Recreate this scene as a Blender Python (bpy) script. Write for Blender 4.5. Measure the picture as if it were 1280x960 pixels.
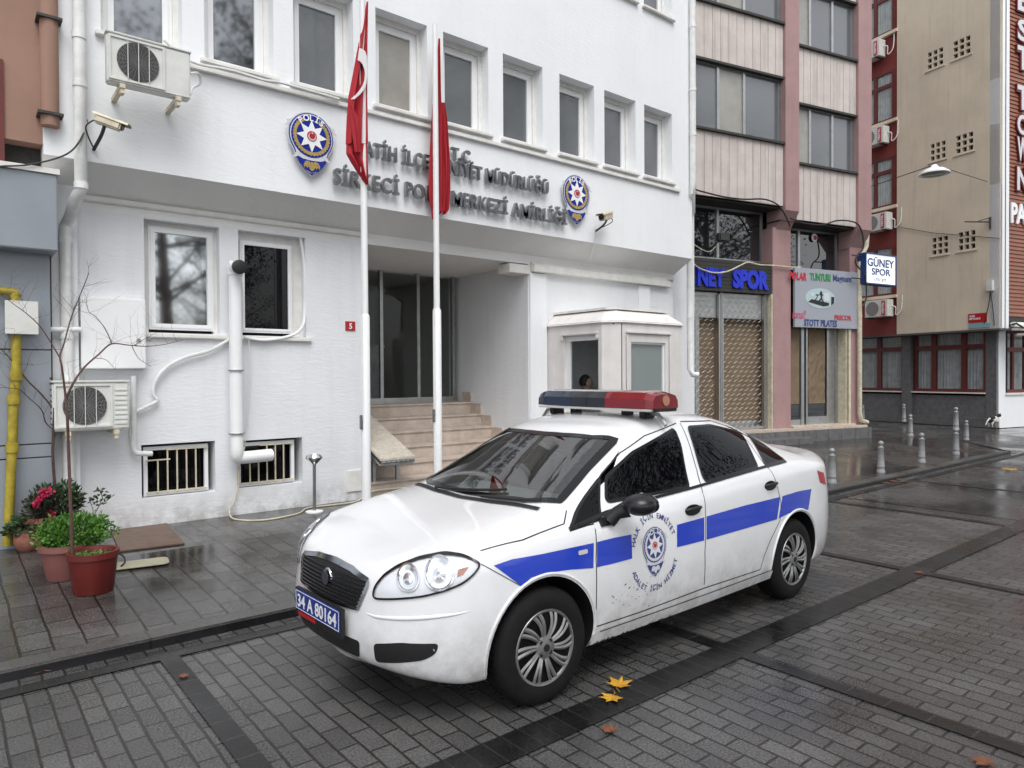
import bpy, bmesh, math, random
import numpy as np
from mathutils import Vector, Matrix
from mathutils.bvhtree import BVHTree
from mathutils.geometry import tessellate_polygon
random.seed(7)
rad = math.radians
for o in list(bpy.data.objects): bpy.data.objects.remove(o)
SC = bpy.context.scene
C = SC.collection

# ------------------------------------------------------------------ camera
F_PX, YAW, PITCH, ROLL, H = 876.74, -0.679589, 0.0125237, -0.00575, 1.71
def _rot():
    cy, sy = math.cos(YAW), math.sin(YAW); cp, sp = math.cos(PITCH), math.sin(PITCH); cr, sr = math.cos(ROLL), math.sin(ROLL)
    Ry = Matrix(((cy,0,sy),(0,1,0),(-sy,0,cy))); Rx = Matrix(((1,0,0),(0,cp,-sp),(0,sp,cp))); Rz = Matrix(((cr,-sr,0),(sr,cr,0),(0,0,1)))
    return Rz @ Rx @ Ry
RC = _rot(); RCT = RC.transposed()
def _w(v):
    d = RCT @ Vector(v); return Vector((d.x, d.z, -d.y))
def ray(px, py): return _w(((px-640)/F_PX, (py-480)/F_PX, 1.0))
CAMP = Vector((0,0,H))
def on_y(px, py, y): d = ray(px,py); return CAMP + d*(y/d.y)
def on_x(px, py, x): d = ray(px,py); return CAMP + d*(x/d.x)
def on_z(px, py, z): d = ray(px,py); return CAMP + d*((z-H)/d.z)
cam = bpy.data.objects.new('camera', bpy.data.cameras.new('camera')); C.objects.link(cam)
cam.data.sensor_width = 36; cam.data.lens = F_PX/1280*36; cam.data.clip_start = .05; cam.data.clip_end = 2000
right = _w((1,0,0)); up = -_w((0,1,0)); fwd = _w((0,0,1))
cam.matrix_world = Matrix(((right.x,up.x,-fwd.x,0),(right.y,up.y,-fwd.y,0),(right.z,up.z,-fwd.z,H),(0,0,0,1)))
SC.camera = cam

# ------------------------------------------------------------------ sky, sun, exposure
SUN_EL, SUN_AZ = rad(58), rad(205)      # azimuth measured from +Y clockwise
w = bpy.data.worlds.new('World'); SC.world = w; w.use_nodes = True
nt = w.node_tree; bg = nt.nodes['Background']
sky = nt.nodes.new('ShaderNodeTexSky'); sky.sky_type = 'NISHITA'; sky.sun_disc = False
sky.sun_elevation = SUN_EL; sky.sun_rotation = SUN_AZ; sky.air_density = 1.0; sky.dust_density = 2.5; sky.ozone_density = 0.6
hs = nt.nodes.new('ShaderNodeHueSaturation'); hs.inputs['Saturation'].default_value = .16; hs.inputs['Value'].default_value = 1.0
nt.links.new(sky.outputs[0], hs.inputs['Color']); nt.links.new(hs.outputs[0], bg.inputs['Color'])
bg.inputs['Strength'].default_value = .15
sun = bpy.data.objects.new('sun', bpy.data.lights.new('sun', 'SUN')); C.objects.link(sun)
sun.data.energy = .9; sun.data.angle = rad(40); sun.data.color = (1, .98, .95)
sd = Vector((math.sin(SUN_AZ)*math.cos(SUN_EL), math.cos(SUN_AZ)*math.cos(SUN_EL), math.sin(SUN_EL)))
sun.rotation_euler = sd.to_track_quat('Z','Y').to_euler()
SC.view_settings.view_transform = 'Standard'; SC.view_settings.look = 'None'
SC.view_settings.gamma = 1; SC.view_settings.use_curve_mapping = False
SC.view_settings.exposure = 0.72

# ------------------------------------------------------------------ materials
M = {}
def mat(name, col, rough=.6, metal=0., var=.0, vscale=4., bump=.0, bscale=60., spec=.5, coat=0., alpha=None, trans=0., ior=1.5, streak=0., col2=None, detail=4, rvar=0., emit=None):
    m = bpy.data.materials.new(name); m.use_nodes = True; M[name] = m
    n = m.node_tree.nodes; L = m.node_tree.links; b = n['Principled BSDF']
    b.inputs['Base Color'].default_value = (*col, 1); b.inputs['Roughness'].default_value = rough
    b.inputs['Metallic'].default_value = metal; b.inputs['Specular IOR Level'].default_value = spec
    b.inputs['Coat Weight'].default_value = coat; b.inputs['Coat Roughness'].default_value = .04
    b.inputs['Transmission Weight'].default_value = trans; b.inputs['IOR'].default_value = ior
    if emit: b.inputs['Emission Color'].default_value = (*emit[:3],1); b.inputs['Emission Strength'].default_value = emit[3]
    tc = n.new('ShaderNodeTexCoord')
    if var or col2:
        nz = n.new('ShaderNodeTexNoise'); nz.inputs['Scale'].default_value = vscale; nz.inputs['Detail'].default_value = detail+2; nz.inputs['Roughness'].default_value = .65
        L.new(tc.outputs['Object'], nz.inputs['Vector'])
        mx = n.new('ShaderNodeMix'); mx.data_type = 'RGBA'
        c2 = col2 or tuple(c*(1-var) for c in col)
        mx.inputs[6].default_value = (*col,1); mx.inputs[7].default_value = (*c2,1)
        rp = n.new('ShaderNodeMapRange'); rp.inputs[1].default_value = .38; rp.inputs[2].default_value = .68
        L.new(nz.outputs['Fac'], rp.inputs[0]); L.new(rp.outputs[0], mx.inputs[0])
        last = mx.outputs[2]
        if streak:                                           # rain streaks: noise stretched along z
            mp = n.new('ShaderNodeMapping'); mp.inputs['Scale'].default_value = (9, 9, .55)
            L.new(tc.outputs['Object'], mp.inputs[0])
            n2 = n.new('ShaderNodeTexNoise'); n2.inputs['Scale'].default_value = 1; n2.inputs['Detail'].default_value = 5
            L.new(mp.outputs[0], n2.inputs['Vector'])
            r2 = n.new('ShaderNodeMapRange'); r2.inputs[1].default_value = .52; r2.inputs[2].default_value = .78; r2.inputs[4].default_value = streak
            L.new(n2.outputs['Fac'], r2.inputs[0])
            m2 = n.new('ShaderNodeMix'); m2.data_type = 'RGBA'; L.new(r2.outputs[0], m2.inputs[0]); L.new(last, m2.inputs[6])
            m2.inputs[7].default_value = (col[0]*.42, col[1]*.41, col[2]*.38, 1); last = m2.outputs[2]
        L.new(last, b.inputs['Base Color'])
        if rvar:
            r3 = n.new('ShaderNodeMapRange'); r3.inputs[1].default_value = .35; r3.inputs[2].default_value = .65
            r3.inputs[3].default_value = max(.02, rough-rvar); r3.inputs[4].default_value = min(1, rough+rvar)
            L.new(nz.outputs['Fac'], r3.inputs[0]); L.new(r3.outputs[0], b.inputs['Roughness'])
    if bump:
        nb = n.new('ShaderNodeTexNoise'); nb.inputs['Scale'].default_value = bscale; nb.inputs['Detail'].default_value = 3
        L.new(tc.outputs['Object'], nb.inputs['Vector'])
        bp = n.new('ShaderNodeBump'); bp.inputs['Strength'].default_value = bump; bp.inputs['Distance'].default_value = .01
        L.new(nb.outputs['Fac'], bp.inputs['Height']); L.new(bp.outputs[0], b.inputs['Normal'])
    return m
def plaster(name, col, streak=.0, var=.1, bump=.5):
    """trowelled plaster: horizontally stretched bumps, faint patches, streaks"""
    m = mat(name, col, .85, var=var, vscale=.9, streak=streak)
    n = m.node_tree.nodes; L = m.node_tree.links; b = n['Principled BSDF']
    tc = n.new('ShaderNodeTexCoord'); mp = n.new('ShaderNodeMapping'); mp.inputs['Scale'].default_value = (7, 7, 26)
    L.new(tc.outputs['Object'], mp.inputs[0])
    nb = n.new('ShaderNodeTexNoise'); nb.inputs['Scale'].default_value = 1.3; nb.inputs['Detail'].default_value = 5; nb.inputs['Distortion'].default_value = .8
    L.new(mp.outputs[0], nb.inputs['Vector'])
    bp = n.new('ShaderNodeBump'); bp.inputs['Strength'].default_value = bump; bp.inputs['Distance'].default_value = .012
    L.new(nb.outputs['Fac'], bp.inputs['Height']); L.new(bp.outputs[0], b.inputs['Normal'])
    return m
plaster('white_plaster', (.83,.85,.87), streak=.06, var=.05, bump=.22)
plaster('white_lower', (.76,.775,.80), streak=.09, var=.07, bump=.35)  # darker copy of white_plaster; the ground floor's weaker light is in the colour
def grime(name, z0, z1, col, amt, scale=6):
    '''splashed dirt that thins out upward and breaks into noise'''
    m = M[name]; n = m.node_tree.nodes; L = m.node_tree.links; b = n['Principled BSDF']; src = b.inputs['Base Color'].links[0].from_socket
    g = n.new('ShaderNodeNewGeometry'); s = n.new('ShaderNodeSeparateXYZ'); L.new(g.outputs['Position'], s.inputs[0])
    r = n.new('ShaderNodeMapRange'); r.inputs[1].default_value = z0; r.inputs[2].default_value = z1; r.inputs[3].default_value = 1; r.inputs[4].default_value = 0; L.new(s.outputs['Z'], r.inputs[0])
    z = n.new('ShaderNodeTexNoise'); z.inputs['Scale'].default_value = scale; z.inputs['Detail'].default_value = 8; z.inputs['Roughness'].default_value = .7; L.new(g.outputs['Position'], z.inputs['Vector'])
    zr = n.new('ShaderNodeMapRange'); zr.inputs[1].default_value = .38; zr.inputs[2].default_value = .62; L.new(z.outputs['Fac'], zr.inputs[0])
    k = n.new('ShaderNodeMath'); k.operation = 'MULTIPLY'; L.new(r.outputs[0], k.inputs[0]); L.new(zr.outputs[0], k.inputs[1])
    k2 = n.new('ShaderNodeMath'); k2.operation = 'MULTIPLY'; k2.inputs[1].default_value = amt; L.new(k.outputs[0], k2.inputs[0])
    x = n.new('ShaderNodeMix'); x.data_type = 'RGBA'; L.new(k2.outputs[0], x.inputs[0]); L.new(src, x.inputs[6]); x.inputs[7].default_value = (*col,1); L.new(x.outputs[2], b.inputs['Base Color'])
grime('white_lower', .12, .45, (.22,.20,.17), .6)
plaster('soffit_plaster', (.80,.80,.79), streak=.04, var=.08)
mat('white_trim', (.78,.77,.74), .6, var=.15, vscale=6, bump=.2)
mat('pvc_white', (.82,.83,.84), .3, var=.04, vscale=3)
mat('pipe_white', (.78,.79,.78), .45, var=.18, vscale=7)
mat('pipe_cream', (.66,.60,.46), .6, var=.3, vscale=9, bump=.2)
def glass_mat(name, tint=(.012,.015,.018), rough=.02, spec=1.0, var=0, col2=None):
    m = mat(name, tint, rough, spec=spec, coat=.6, var=var, col2=col2, vscale=1.2)
    return m
mat('mirror_glass',(.62,.65,.67),.045,1.); mat('film_glass',(.26,.27,.285),.05,1.); mat('lattice',(.55,.55,.53),.45,.5,var=.3,vscale=9)
glass_mat('dark_glass'); glass_mat('sky_glass', (.11,.12,.13), rough=.16); mat('tint_glass', (.003,.003,.004), .02, spec=.3)
mat('blind_glass', (.33,.32,.29), .25, var=.25, vscale=1.6, coat=.5)
def clear(name, tint, rough=0.0, ior=1.45):
    m = bpy.data.materials.new(name); m.use_nodes = True; M[name] = m
    n = m.node_tree.nodes; L = m.node_tree.links; n.remove(n['Principled BSDF'])
    tr = n.new('ShaderNodeBsdfTransparent'); tr.inputs[0].default_value = (*tint,1)
    gl = n.new('ShaderNodeBsdfGlossy'); gl.inputs['Roughness'].default_value = rough; gl.inputs['Color'].default_value = (1,1,1,1)
    fr = n.new('ShaderNodeFresnel'); fr.inputs['IOR'].default_value = ior
    ge = n.new('ShaderNodeNewGeometry'); mr = n.new('ShaderNodeMapRange'); mr.inputs[3].default_value = ior; mr.inputs[4].default_value = 1/ior   # same sheen from both sides
    L.new(ge.outputs['Backfacing'], mr.inputs[0]); L.new(mr.outputs[0], fr.inputs['IOR'])
    mx = n.new('ShaderNodeMixShader'); L.new(fr.outputs[0], mx.inputs[0]); L.new(tr.outputs[0], mx.inputs[1]); L.new(gl.outputs[0], mx.inputs[2])
    L.new(mx.outputs[0], n['Material Output'].inputs['Surface']); return m
clear('clear_glass', (.93,.95,.94), ior=1.25); clear('wind_glass', (.70,.79,.75), ior=2.3); clear('lamp_glass', (.97,.98,1), ior=1.5)
mat('steel', (.38,.39,.40), .3, 1., var=.2, vscale=9); mat('alu', (.48,.49,.49), .35, .9, var=.2, vscale=8)
mat('chrome', (.75,.76,.78), .08, 1.); mat('iron_dark', (.06,.06,.055), .6, .4, var=.3, vscale=20)
mat('black', (.012,.012,.013), .5); mat('black_gloss', (.006,.006,.007), .15); mat('rubber', (.010,.010,.011), .8, spec=.25, var=.4, vscale=14, bump=.1)
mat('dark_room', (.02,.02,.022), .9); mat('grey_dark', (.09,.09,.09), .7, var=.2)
mat('blue_sign', (.01,.028,.28), .25); mat('white_sign', (.85,.86,.88), .3); mat('red_sign', (.42,.012,.02), .35); mat('gold', (.46,.33,.10), .4, var=.35, vscale=30)
mat('stripe_blue', (.010,.045,.50), .22, coat=.8); mat('silver_emb', (.62,.63,.66), .4)
mat('car_white', (.80,.81,.83), .3, coat=1., var=.05, vscale=1.2)
grime('car_white', .2, .62, (.30,.27,.23), .55, 9)
mat('beige', (.66,.585,.46), .9, var=.14, vscale=.8, bump=.25, bscale=25, streak=.22)
mat('hotel_red', (.24,.045,.04), .8, var=.2, vscale=1.5, streak=.1); mat('wood_red', (.13,.02,.016), .5, var=.3, vscale=4)
mat('pink_col', (.38,.24,.235), .8, var=.14, vscale=2, bump=.15, streak=.15)
mat('tan_wall', (.33,.20,.15), .85, var=.14, vscale=1.5, bump=.15); mat('grey_panel', (.30,.33,.37), .35, .2, var=.1, vscale=1.2)
mat('marble', (.58,.49,.42), .42, var=.28, vscale=5, bump=.08, streak=.15); mat('booth', (.72,.695,.68), .7, var=.12, vscale=3, streak=.16, bump=.12)
mat('yellow_pipe', (.42,.33,.03), .5, var=.45, vscale=9); mat('board', (.21,.15,.095), .8, var=.25, vscale=3, bump=.2, bscale=12)
mat('ac_white', (.68,.69,.66), .45, var=.14, vscale=5); mat('fan_grey', (.22,.22,.22), .6)
mat('curtain', (.55,.57,.60), .9, var=.3, vscale=5); mat('stone_grey', (.14,.14,.145), .55, var=.35, vscale=8, streak=.2)
mat('bark', (.075,.045,.035), .85, var=.4, vscale=30, bump=.5); mat('bark_red', (.11,.055,.045), .7, var=.3, vscale=30)
mat('flag_red', (.36,.008,.018), .75); mat('flag_white', (.75,.74,.76), .75)
mat('terracotta', (.26,.10,.07), .7, var=.3, vscale=9); mat('pink_pot', (.22,.085,.075), .55, var=.18, vscale=5); mat('bucket_red', (.13,.015,.012), .42, var=.22, vscale=6, streak=.2)
mat('soil', (.05,.038,.028), .95, var=.5, vscale=40, bump=.6); mat('skin', (.48,.29,.21), .6); mat('hair', (.012,.01,.009), .6); mat('jacket', (.012,.014,.02), .8)
mat('fur_white', (.62,.60,.57), .9, bump=.3, bscale=80); mat('fur_black', (.02,.02,.02), .9)
def leafmat(name, c, c2, tr=.25):
    m = mat(name, c, .5, col2=c2, var=.3, vscale=7); m.node_tree.nodes['Principled BSDF'].inputs['Subsurface Weight'].default_value = 0
    return m
leafmat('leaf_bright', (.10,.24,.03), (.03,.10,.015)); leafmat('leaf_dark', (.022,.055,.02), (.05,.09,.035)); leafmat('leaf_tree', (.03,.055,.018), (.055,.075,.02))
leafmat('leaf_bronze', (.05,.03,.022), (.02,.045,.018)); mat('flower', (.45,.02,.08), .6); leafmat('leaf_yellow', (.62,.34,.03), (.42,.20,.02)); leafmat('leaf_brown', (.22,.075,.03), (.10,.035,.02))
mat('mat_brown', (.15,.10,.075), .6, var=.35, vscale=12, bump=.3); mat('cover_cream', (.36,.34,.25), .6, var=.2, vscale=12, bump=.4, bscale=120)

def paver(name, c1, c2, mortar, bw, rh, msize, swap=True, wet=.5, off=.5, patch=1.0, cdark=.5, joint_dark=None):
    """stone blocks: world-metre brick pattern, wet film that varies in gloss"""
    m = bpy.data.materials.new(name); m.use_nodes = True; M[name] = m
    n = m.node_tree.nodes; L = m.node_tree.links; b = n['Principled BSDF']
    geo = n.new('ShaderNodeNewGeometry'); sp = n.new('ShaderNodeSeparateXYZ'); L.new(geo.outputs['Position'], sp.inputs[0])
    # slight wander of the joints
    wn = n.new('ShaderNodeTexNoise'); wn.inputs['Scale'].default_value = 1.7; L.new(geo.outputs['Position'], wn.inputs['Vector'])
    cb = n.new('ShaderNodeCombineXYZ')
    if swap: L.new(sp.outputs['Y'], cb.inputs['X']); L.new(sp.outputs['X'], cb.inputs['Y'])
    else: L.new(sp.outputs['X'], cb.inputs['X']); L.new(sp.outputs['Y'], cb.inputs['Y'])
    wm = n.new('ShaderNodeVectorMath'); wm.operation = 'MULTIPLY_ADD'; wm.inputs[1].default_value = (.032,.032,0)
    L.new(wn.outputs['Color'], wm.inputs[0]); L.new(cb.outputs[0], wm.inputs[2])
    br = n.new('ShaderNodeTexBrick'); br.offset = off; br.inputs['Scale'].default_value = 1
    br.inputs['Brick Width'].default_value = bw; br.inputs['Row Height'].default_value = rh
    br.inputs['Mortar Size'].default_value = msize; br.inputs['Mortar Smooth'].default_value = .35; br.inputs['Bias'].default_value = -.1
    br.inputs['Color1'].default_value = (*c1,1); br.inputs['Color2'].default_value = (*c2,1); br.inputs['Mortar'].default_value = (*mortar,1)
    L.new(wm.outputs[0], br.inputs['Vector'])
    # grain speckle
    g = n.new('ShaderNodeTexNoise'); g.inputs['Scale'].default_value = 95; g.inputs['Detail'].default_value = 3; L.new(geo.outputs['Position'], g.inputs['Vector'])
    gr = n.new('ShaderNodeMapRange'); gr.inputs[1].default_value = .3; gr.inputs[2].default_value = .7; gr.inputs[3].default_value = .38; gr.inputs[4].default_value = 1.75
    L.new(g.outputs['Fac'], gr.inputs[0])
    # broad damp patches
    p = n.new('ShaderNodeTexNoise'); p.inputs['Scale'].default_value = patch; p.inputs['Detail'].default_value = 6; p.inputs['Roughness'].default_value = .6; L.new(geo.outputs['Position'], p.inputs['Vector'])
    pr = n.new('ShaderNodeMapRange'); pr.inputs[1].default_value = .36; pr.inputs[2].default_value = .64; pr.inputs[3].default_value = cdark; pr.inputs[4].default_value = 1.15
    L.new(p.outputs['Fac'], pr.inputs[0])
    mu = n.new('ShaderNodeMath'); mu.operation = 'MULTIPLY'; L.new(gr.outputs[0], mu.inputs[0]); L.new(pr.outputs[0], mu.inputs[1])
    vm = n.new('ShaderNodeVectorMath'); vm.operation = 'SCALE'; L.new(br.outputs['Color'], vm.inputs[0]); L.new(mu.outputs[0], vm.inputs['Scale'])
    L.new(vm.outputs[0], b.inputs['Base Color'])
    rr = n.new('ShaderNodeMapRange'); rr.inputs[1].default_value = .38; rr.inputs[2].default_value = .66; rr.inputs[3].default_value = .10+.25*(1-wet); rr.inputs[4].default_value = .42+.3*(1-wet)
    L.new(p.outputs['Fac'], rr.inputs[0]); L.new(rr.outputs[0], b.inputs['Roughness'])
    b.inputs['Specular IOR Level'].default_value = .5
    # bump: joints + grain + each block slightly tilted
    add = n.new('ShaderNodeMath'); add.operation = 'MULTIPLY_ADD'; add.inputs[1].default_value = -1.; L.new(br.outputs['Fac'], add.inputs[0])
    gs = n.new('ShaderNodeMath'); gs.operation = 'MULTIPLY'; gs.inputs[1].default_value = .22*(1.1-wet*.6); L.new(g.outputs['Fac'], gs.inputs[0]); L.new(gs.outputs[0], add.inputs[2])
    bp = n.new('ShaderNodeBump'); bp.inputs['Strength'].default_value = .55; bp.inputs['Distance'].default_value = .008
    L.new(add.outputs[0], bp.inputs['Height']); L.new(bp.outputs[0], b.inputs['Normal'])
    return m
paver('road_pavers', (.070,.069,.069), (.106,.105,.104), (.026,.023,.020), .2, .107, .0075, wet=.75, cdark=.55, patch=.8)
paver('road_wet', (.060,.059,.059), (.086,.085,.084), (.025,.022,.019), .2, .107, .006, wet=1.1, cdark=.6, patch=.8)
paver('band_pavers', (.012,.012,.013), (.019,.019,.020), (.036,.033,.030), .4, .107, .005, wet=.6, off=0)
paver('band_narrow', (.012,.012,.013), (.019,.019,.020), (.045,.041,.037), .2, .3, .005, wet=.6, off=0)
paver('walk_pavers', (.054,.051,.049), (.090,.086,.082), (.014,.013,.012), .31, .17, .009, wet=1.05, cdark=.45, patch=1.1)
paver('walk_wet', (.042,.038,.036), (.068,.062,.058), (.02,.018,.016), .31, .17, .006, wet=1.1, cdark=.55, patch=.6)
paver('kerb_stone', (.075,.072,.070), (.095,.092,.088), (.05,.045,.04), 1.0, 2.0, .008, swap=False, wet=.4, off=0)
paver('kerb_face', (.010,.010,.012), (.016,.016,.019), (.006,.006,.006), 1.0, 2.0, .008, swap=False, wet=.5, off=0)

# ------------------------------------------------------------------ mesh helpers
SPLIT = set('lower_wall entrance_side_wall side_stripe string_course pilaster side_wall window_jamb door_jamb column sill surround stone_dado window_ledge front_wall shop_frame shutter_box guide_rail bracket wall_notice clamp support_leg window_hood arm clamp_ring mount_foot upper_wall shop_window_board plinth step soffit sill_cover letter_body letter_face vent_ledge rear_wall collar eye front_seat wheel_bolt sill_moulding stub paint_chip'.split()) - {'wheel_bolt'}
class MB:
    def __init__(s, fr=None): s.v = []; s.f = []; s.mi = []; s.fr = fr or Matrix.Identity(4)
    def add(s, vs, fs, mi=0):
        o = len(s.v); s.v += [s.fr @ Vector(v) for v in vs]; s.f += [tuple(i+o for i in f) for f in fs]; s.mi += [mi]*len(fs); return s
    def box(s, x0,x1,y0,y1,z0,z1, mi=0, M4=None):
        vs = [(x,y,z) for x in (x0,x1) for y in (y0,y1) for z in (z0,z1)]
        if M4: vs = [M4 @ Vector(v) for v in vs]
        return s.add(vs, [(0,1,3,2),(4,6,7,5),(0,4,5,1),(2,3,7,6),(0,2,6,4),(1,5,7,3)], mi)
    def tube(s, pts, r, n=10, mi=0, cap=True):
        pts = [Vector(p) for p in pts]; rs = r if isinstance(r,(list,tuple)) else [r]*len(pts)
        vs = []; ref = None
        for i,p in enumerate(pts):
            t = (pts[min(i+1,len(pts)-1)] - pts[max(i-1,0)])
            if t.length < 1e-9: t = Vector((0,0,1))
            t.normalize()
            if ref is None: ref = Vector((0,0,1)) if abs(t.z) < .9 else Vector((1,0,0))
            a = (ref - t*ref.dot(t)); a = a.normalized() if a.length > 1e-6 else t.orthogonal().normalized(); ref = a; b = t.cross(a)
            vs += [p + (a*math.cos(2*math.pi*k/n)+b*math.sin(2*math.pi*k/n))*rs[i] for k in range(n)]
        fs = [(i*n+k, i*n+(k+1)%n, (i+1)*n+(k+1)%n, (i+1)*n+k) for i in range(len(pts)-1) for k in range(n)]
        if cap: fs += [tuple(range(n))[::-1], tuple((len(pts)-1)*n+k for k in range(n))]
        return s.add(vs, fs, mi)
    def lathe(s, prof, n=24, c=(0,0,0), axis='z', mi=0, squash=1.):
        c = Vector(c); vs = []
        for r,h in prof:
            for k in range(n):
                a = 2*math.pi*k/n; p = Vector((r*math.cos(a), r*math.sin(a)*squash, h))
                if axis == 'y': p = Vector((p.x, p.z, p.y))
                elif axis == 'x': p = Vector((p.z, p.x, p.y))
                vs.append(c+p)
        fs = [(i*n+k, i*n+(k+1)%n, (i+1)*n+(k+1)%n, (i+1)*n+k) for i in range(len(prof)-1) for k in range(n)]
        fs += [tuple(range(n))[::-1], tuple((len(prof)-1)*n+k for k in range(n))]
        return s.add(vs, fs, mi)
    def prism(s, poly, y0, y1, mi=0, mp=None):
        """polygon in (x,z) extruded from y0 to y1 (mp maps each point if given)"""
        mp = mp or (lambda x,y,z: (x,y,z)); n = len(poly)
        tri = tessellate_polygon([[Vector((a,b,0)) for a,b in poly]])
        vs = [mp(a,y0,b) for a,b in poly] + [mp(a,y1,b) for a,b in poly]
        fs = [tuple(t) for t in tri] + [tuple(i+n for i in t)[::-1] for t in tri] + [(i,(i+1)%n,(i+1)%n+n,i+n) for i in range(n)]
        return s.add(vs, fs, mi)
    def build(s, name, m, parent=None, smooth=False, bevel=0, angle=40, label=None):
        if name in SPLIT and parent is not None:
            key = {}; vi = [key.setdefault((round(v.x,4),round(v.y,4),round(v.z,4)),len(key)) for v in s.v]; par = list(range(len(key)))
            def find(i):
                while par[i] != i: par[i] = par[par[i]]; i = par[i]
                return i
            for f in s.f:
                for q in f[1:]: par[find(vi[q])] = find(vi[f[0]])
            grp = {}
            for f,k in zip(s.f,s.mi): grp.setdefault(find(vi[f[0]]),[]).append((f,k))
            if len(grp) > 1:
                out = []
                for fs in grp.values():
                    t = MB(); used = {}; 
                    for f,k in fs:
                        for q in f:
                            if q not in used: used[q] = len(t.v); t.v.append(s.v[q])
                        t.f.append(tuple(used[q] for q in f)); t.mi.append(k)
                    out.append(t._build(name,m,parent,smooth,bevel,angle,label))
                return out[0]
        return s._build(name,m,parent,smooth,bevel,angle,label)
    def _build(s, name, m, parent=None, smooth=False, bevel=0, angle=40, label=None):
        me = bpy.data.meshes.new(name); off = parent.location if parent is not None and parent.parent is None else Vector()
        if parent is not None and parent.parent is not None: off = parent.parent.location
        me.from_pydata([tuple(v-off) for v in s.v], [], s.f)
        for mm in (m if isinstance(m,(list,tuple)) else [m]): me.materials.append(M[mm] if isinstance(mm,str) else mm)
        if isinstance(m,(list,tuple)):
            for p,k in zip(me.polygons, s.mi): p.material_index = k
        bm = bmesh.new(); bm.from_mesh(me)
        bmesh.ops.recalc_face_normals(bm, faces=bm.faces)
        if bevel: bmesh.ops.bevel(bm, geom=[e for e in bm.edges if len(e.link_faces)==2 and e.calc_face_angle(0) > rad(angle)], offset=bevel, segments=2, affect='EDGES', clamp_overlap=True)
        bm.to_mesh(me); bm.free()
        if smooth: smooth_by_angle(me, angle)
        o = bpy.data.objects.new(name, me); C.objects.link(o)
        if parent is not None: o.parent = parent
        if label: o['label'] = label
        return o
def smooth_by_angle(me, angle=40):
    me.polygons.foreach_set('use_smooth', [True]*len(me.polygons))
    bm = bmesh.new(); bm.from_mesh(me)
    for e in bm.edges:
        e.smooth = not (len(e.link_faces)==2 and e.calc_face_angle(0) > rad(angle))
    bm.to_mesh(me); bm.free()
def thing(name, label, cat, loc=(0,0,0), group=None):
    o = bpy.data.objects.new(name, None); C.objects.link(o); o.location = Vector(loc); o.empty_display_size = .2
    return tag(o, label, cat, group)
def tag(o, label, cat, group=None):
    o['label'] = label; o['category'] = cat
    if group: o['group'] = group
    return o
def struct(o): o['kind'] = 'structure'; return o
def kids(o): return [c for c in C.objects if c.parent == o]
def dup(o, parent=None, keep=()):
    c = o.copy(); C.objects.link(c)
    if parent is not None: c.parent = parent
    for ch in kids(o): dup(ch, c)
    return c
def cat_rom(pts, k=6):
    pts = [Vector(p) for p in pts]; out = []
    for i in range(len(pts)-1):
        p0,p1,p2,p3 = pts[max(i-1,0)],pts[i],pts[i+1],pts[min(i+2,len(pts)-1)]
        for j in range(k):
            t = j/k; out.append(.5*((2*p1)+(p2-p0)*t+(2*p0-5*p1+4*p2-p3)*t*t+(3*p1-p0-3*p2+p3)*t**3))
    out.append(pts[-1]); return out
def wall_grid(x0,x1,z0,z1, y0,y1, holes, fr=None, mb=None):
    """slab between y0 (front) and y1 with rectangular openings, one mesh, no inner faces"""
    mb = mb or MB(fr); xs = sorted({x0,x1,*[h[0] for h in holes],*[h[1] for h in holes]}); zs = sorted({z0,z1,*[h[2] for h in holes],*[h[3] for h in holes]})
    xs = [x for x in xs if x0<=x<=x1]; zs = [z for z in zs if z0<=z<=z1]
    nx, nz = len(xs)-1, len(zs)-1
    def solid(i,j):
        if not (0<=i<nx and 0<=j<nz): return False
        cx, cz = (xs[i]+xs[i+1])/2, (zs[j]+zs[j+1])/2
        return not any(h[0]<cx<h[1] and h[2]<cz<h[3] for h in holes)
    for i in range(nx):
        for j in range(nz):
            if not solid(i,j): continue
            a,b,c,d = xs[i],xs[i+1],zs[j],zs[j+1]
            mb.add([(a,y0,c),(b,y0,c),(b,y0,d),(a,y0,d)],[(0,1,2,3)]); mb.add([(a,y1,c),(b,y1,c),(b,y1,d),(a,y1,d)],[(3,2,1,0)])
            if not solid(i-1,j): mb.add([(a,y0,c),(a,y1,c),(a,y1,d),(a,y0,d)],[(3,2,1,0)])
            if not solid(i+1,j): mb.add([(b,y0,c),(b,y1,c),(b,y1,d),(b,y0,d)],[(0,1,2,3)])
            if not solid(i,j-1): mb.add([(a,y0,c),(b,y0,c),(b,y1,c),(a,y1,c)],[(3,2,1,0)])
            if not solid(i,j+1): mb.add([(a,y0,d),(b,y0,d),(b,y1,d),(a,y1,d)],[(0,1,2,3)])
    return mb
def text2d(body, extrude=0, bold=0., space=1.):
    """letters as (verts, faces) normalised so x from 0, baseline 0; flat or extruded along +z"""
    cu = bpy.data.curves.new('t','FONT'); cu.body = body; cu.size = 1; cu.extrude = extrude; cu.offset = bold; cu.space_character = space; cu.resolution_u = 3
    o = bpy.data.objects.new('t', cu); C.objects.link(o); dg = bpy.context.evaluated_depsgraph_get()
    me = bpy.data.meshes.new_from_object(o.evaluated_get(dg)); v = [vv.co.copy() for vv in me.vertices]; f = [tuple(p.vertices) for p in me.polygons]
    bpy.data.objects.remove(o); bpy.data.curves.remove(cu); bpy.data.meshes.remove(me)
    if not v: return [], []
    x0 = min(p.x for p in v); y0 = min(p.y for p in v)
    return [Vector((p.x-x0, p.y-y0, p.z)) for p in v], f
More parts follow.
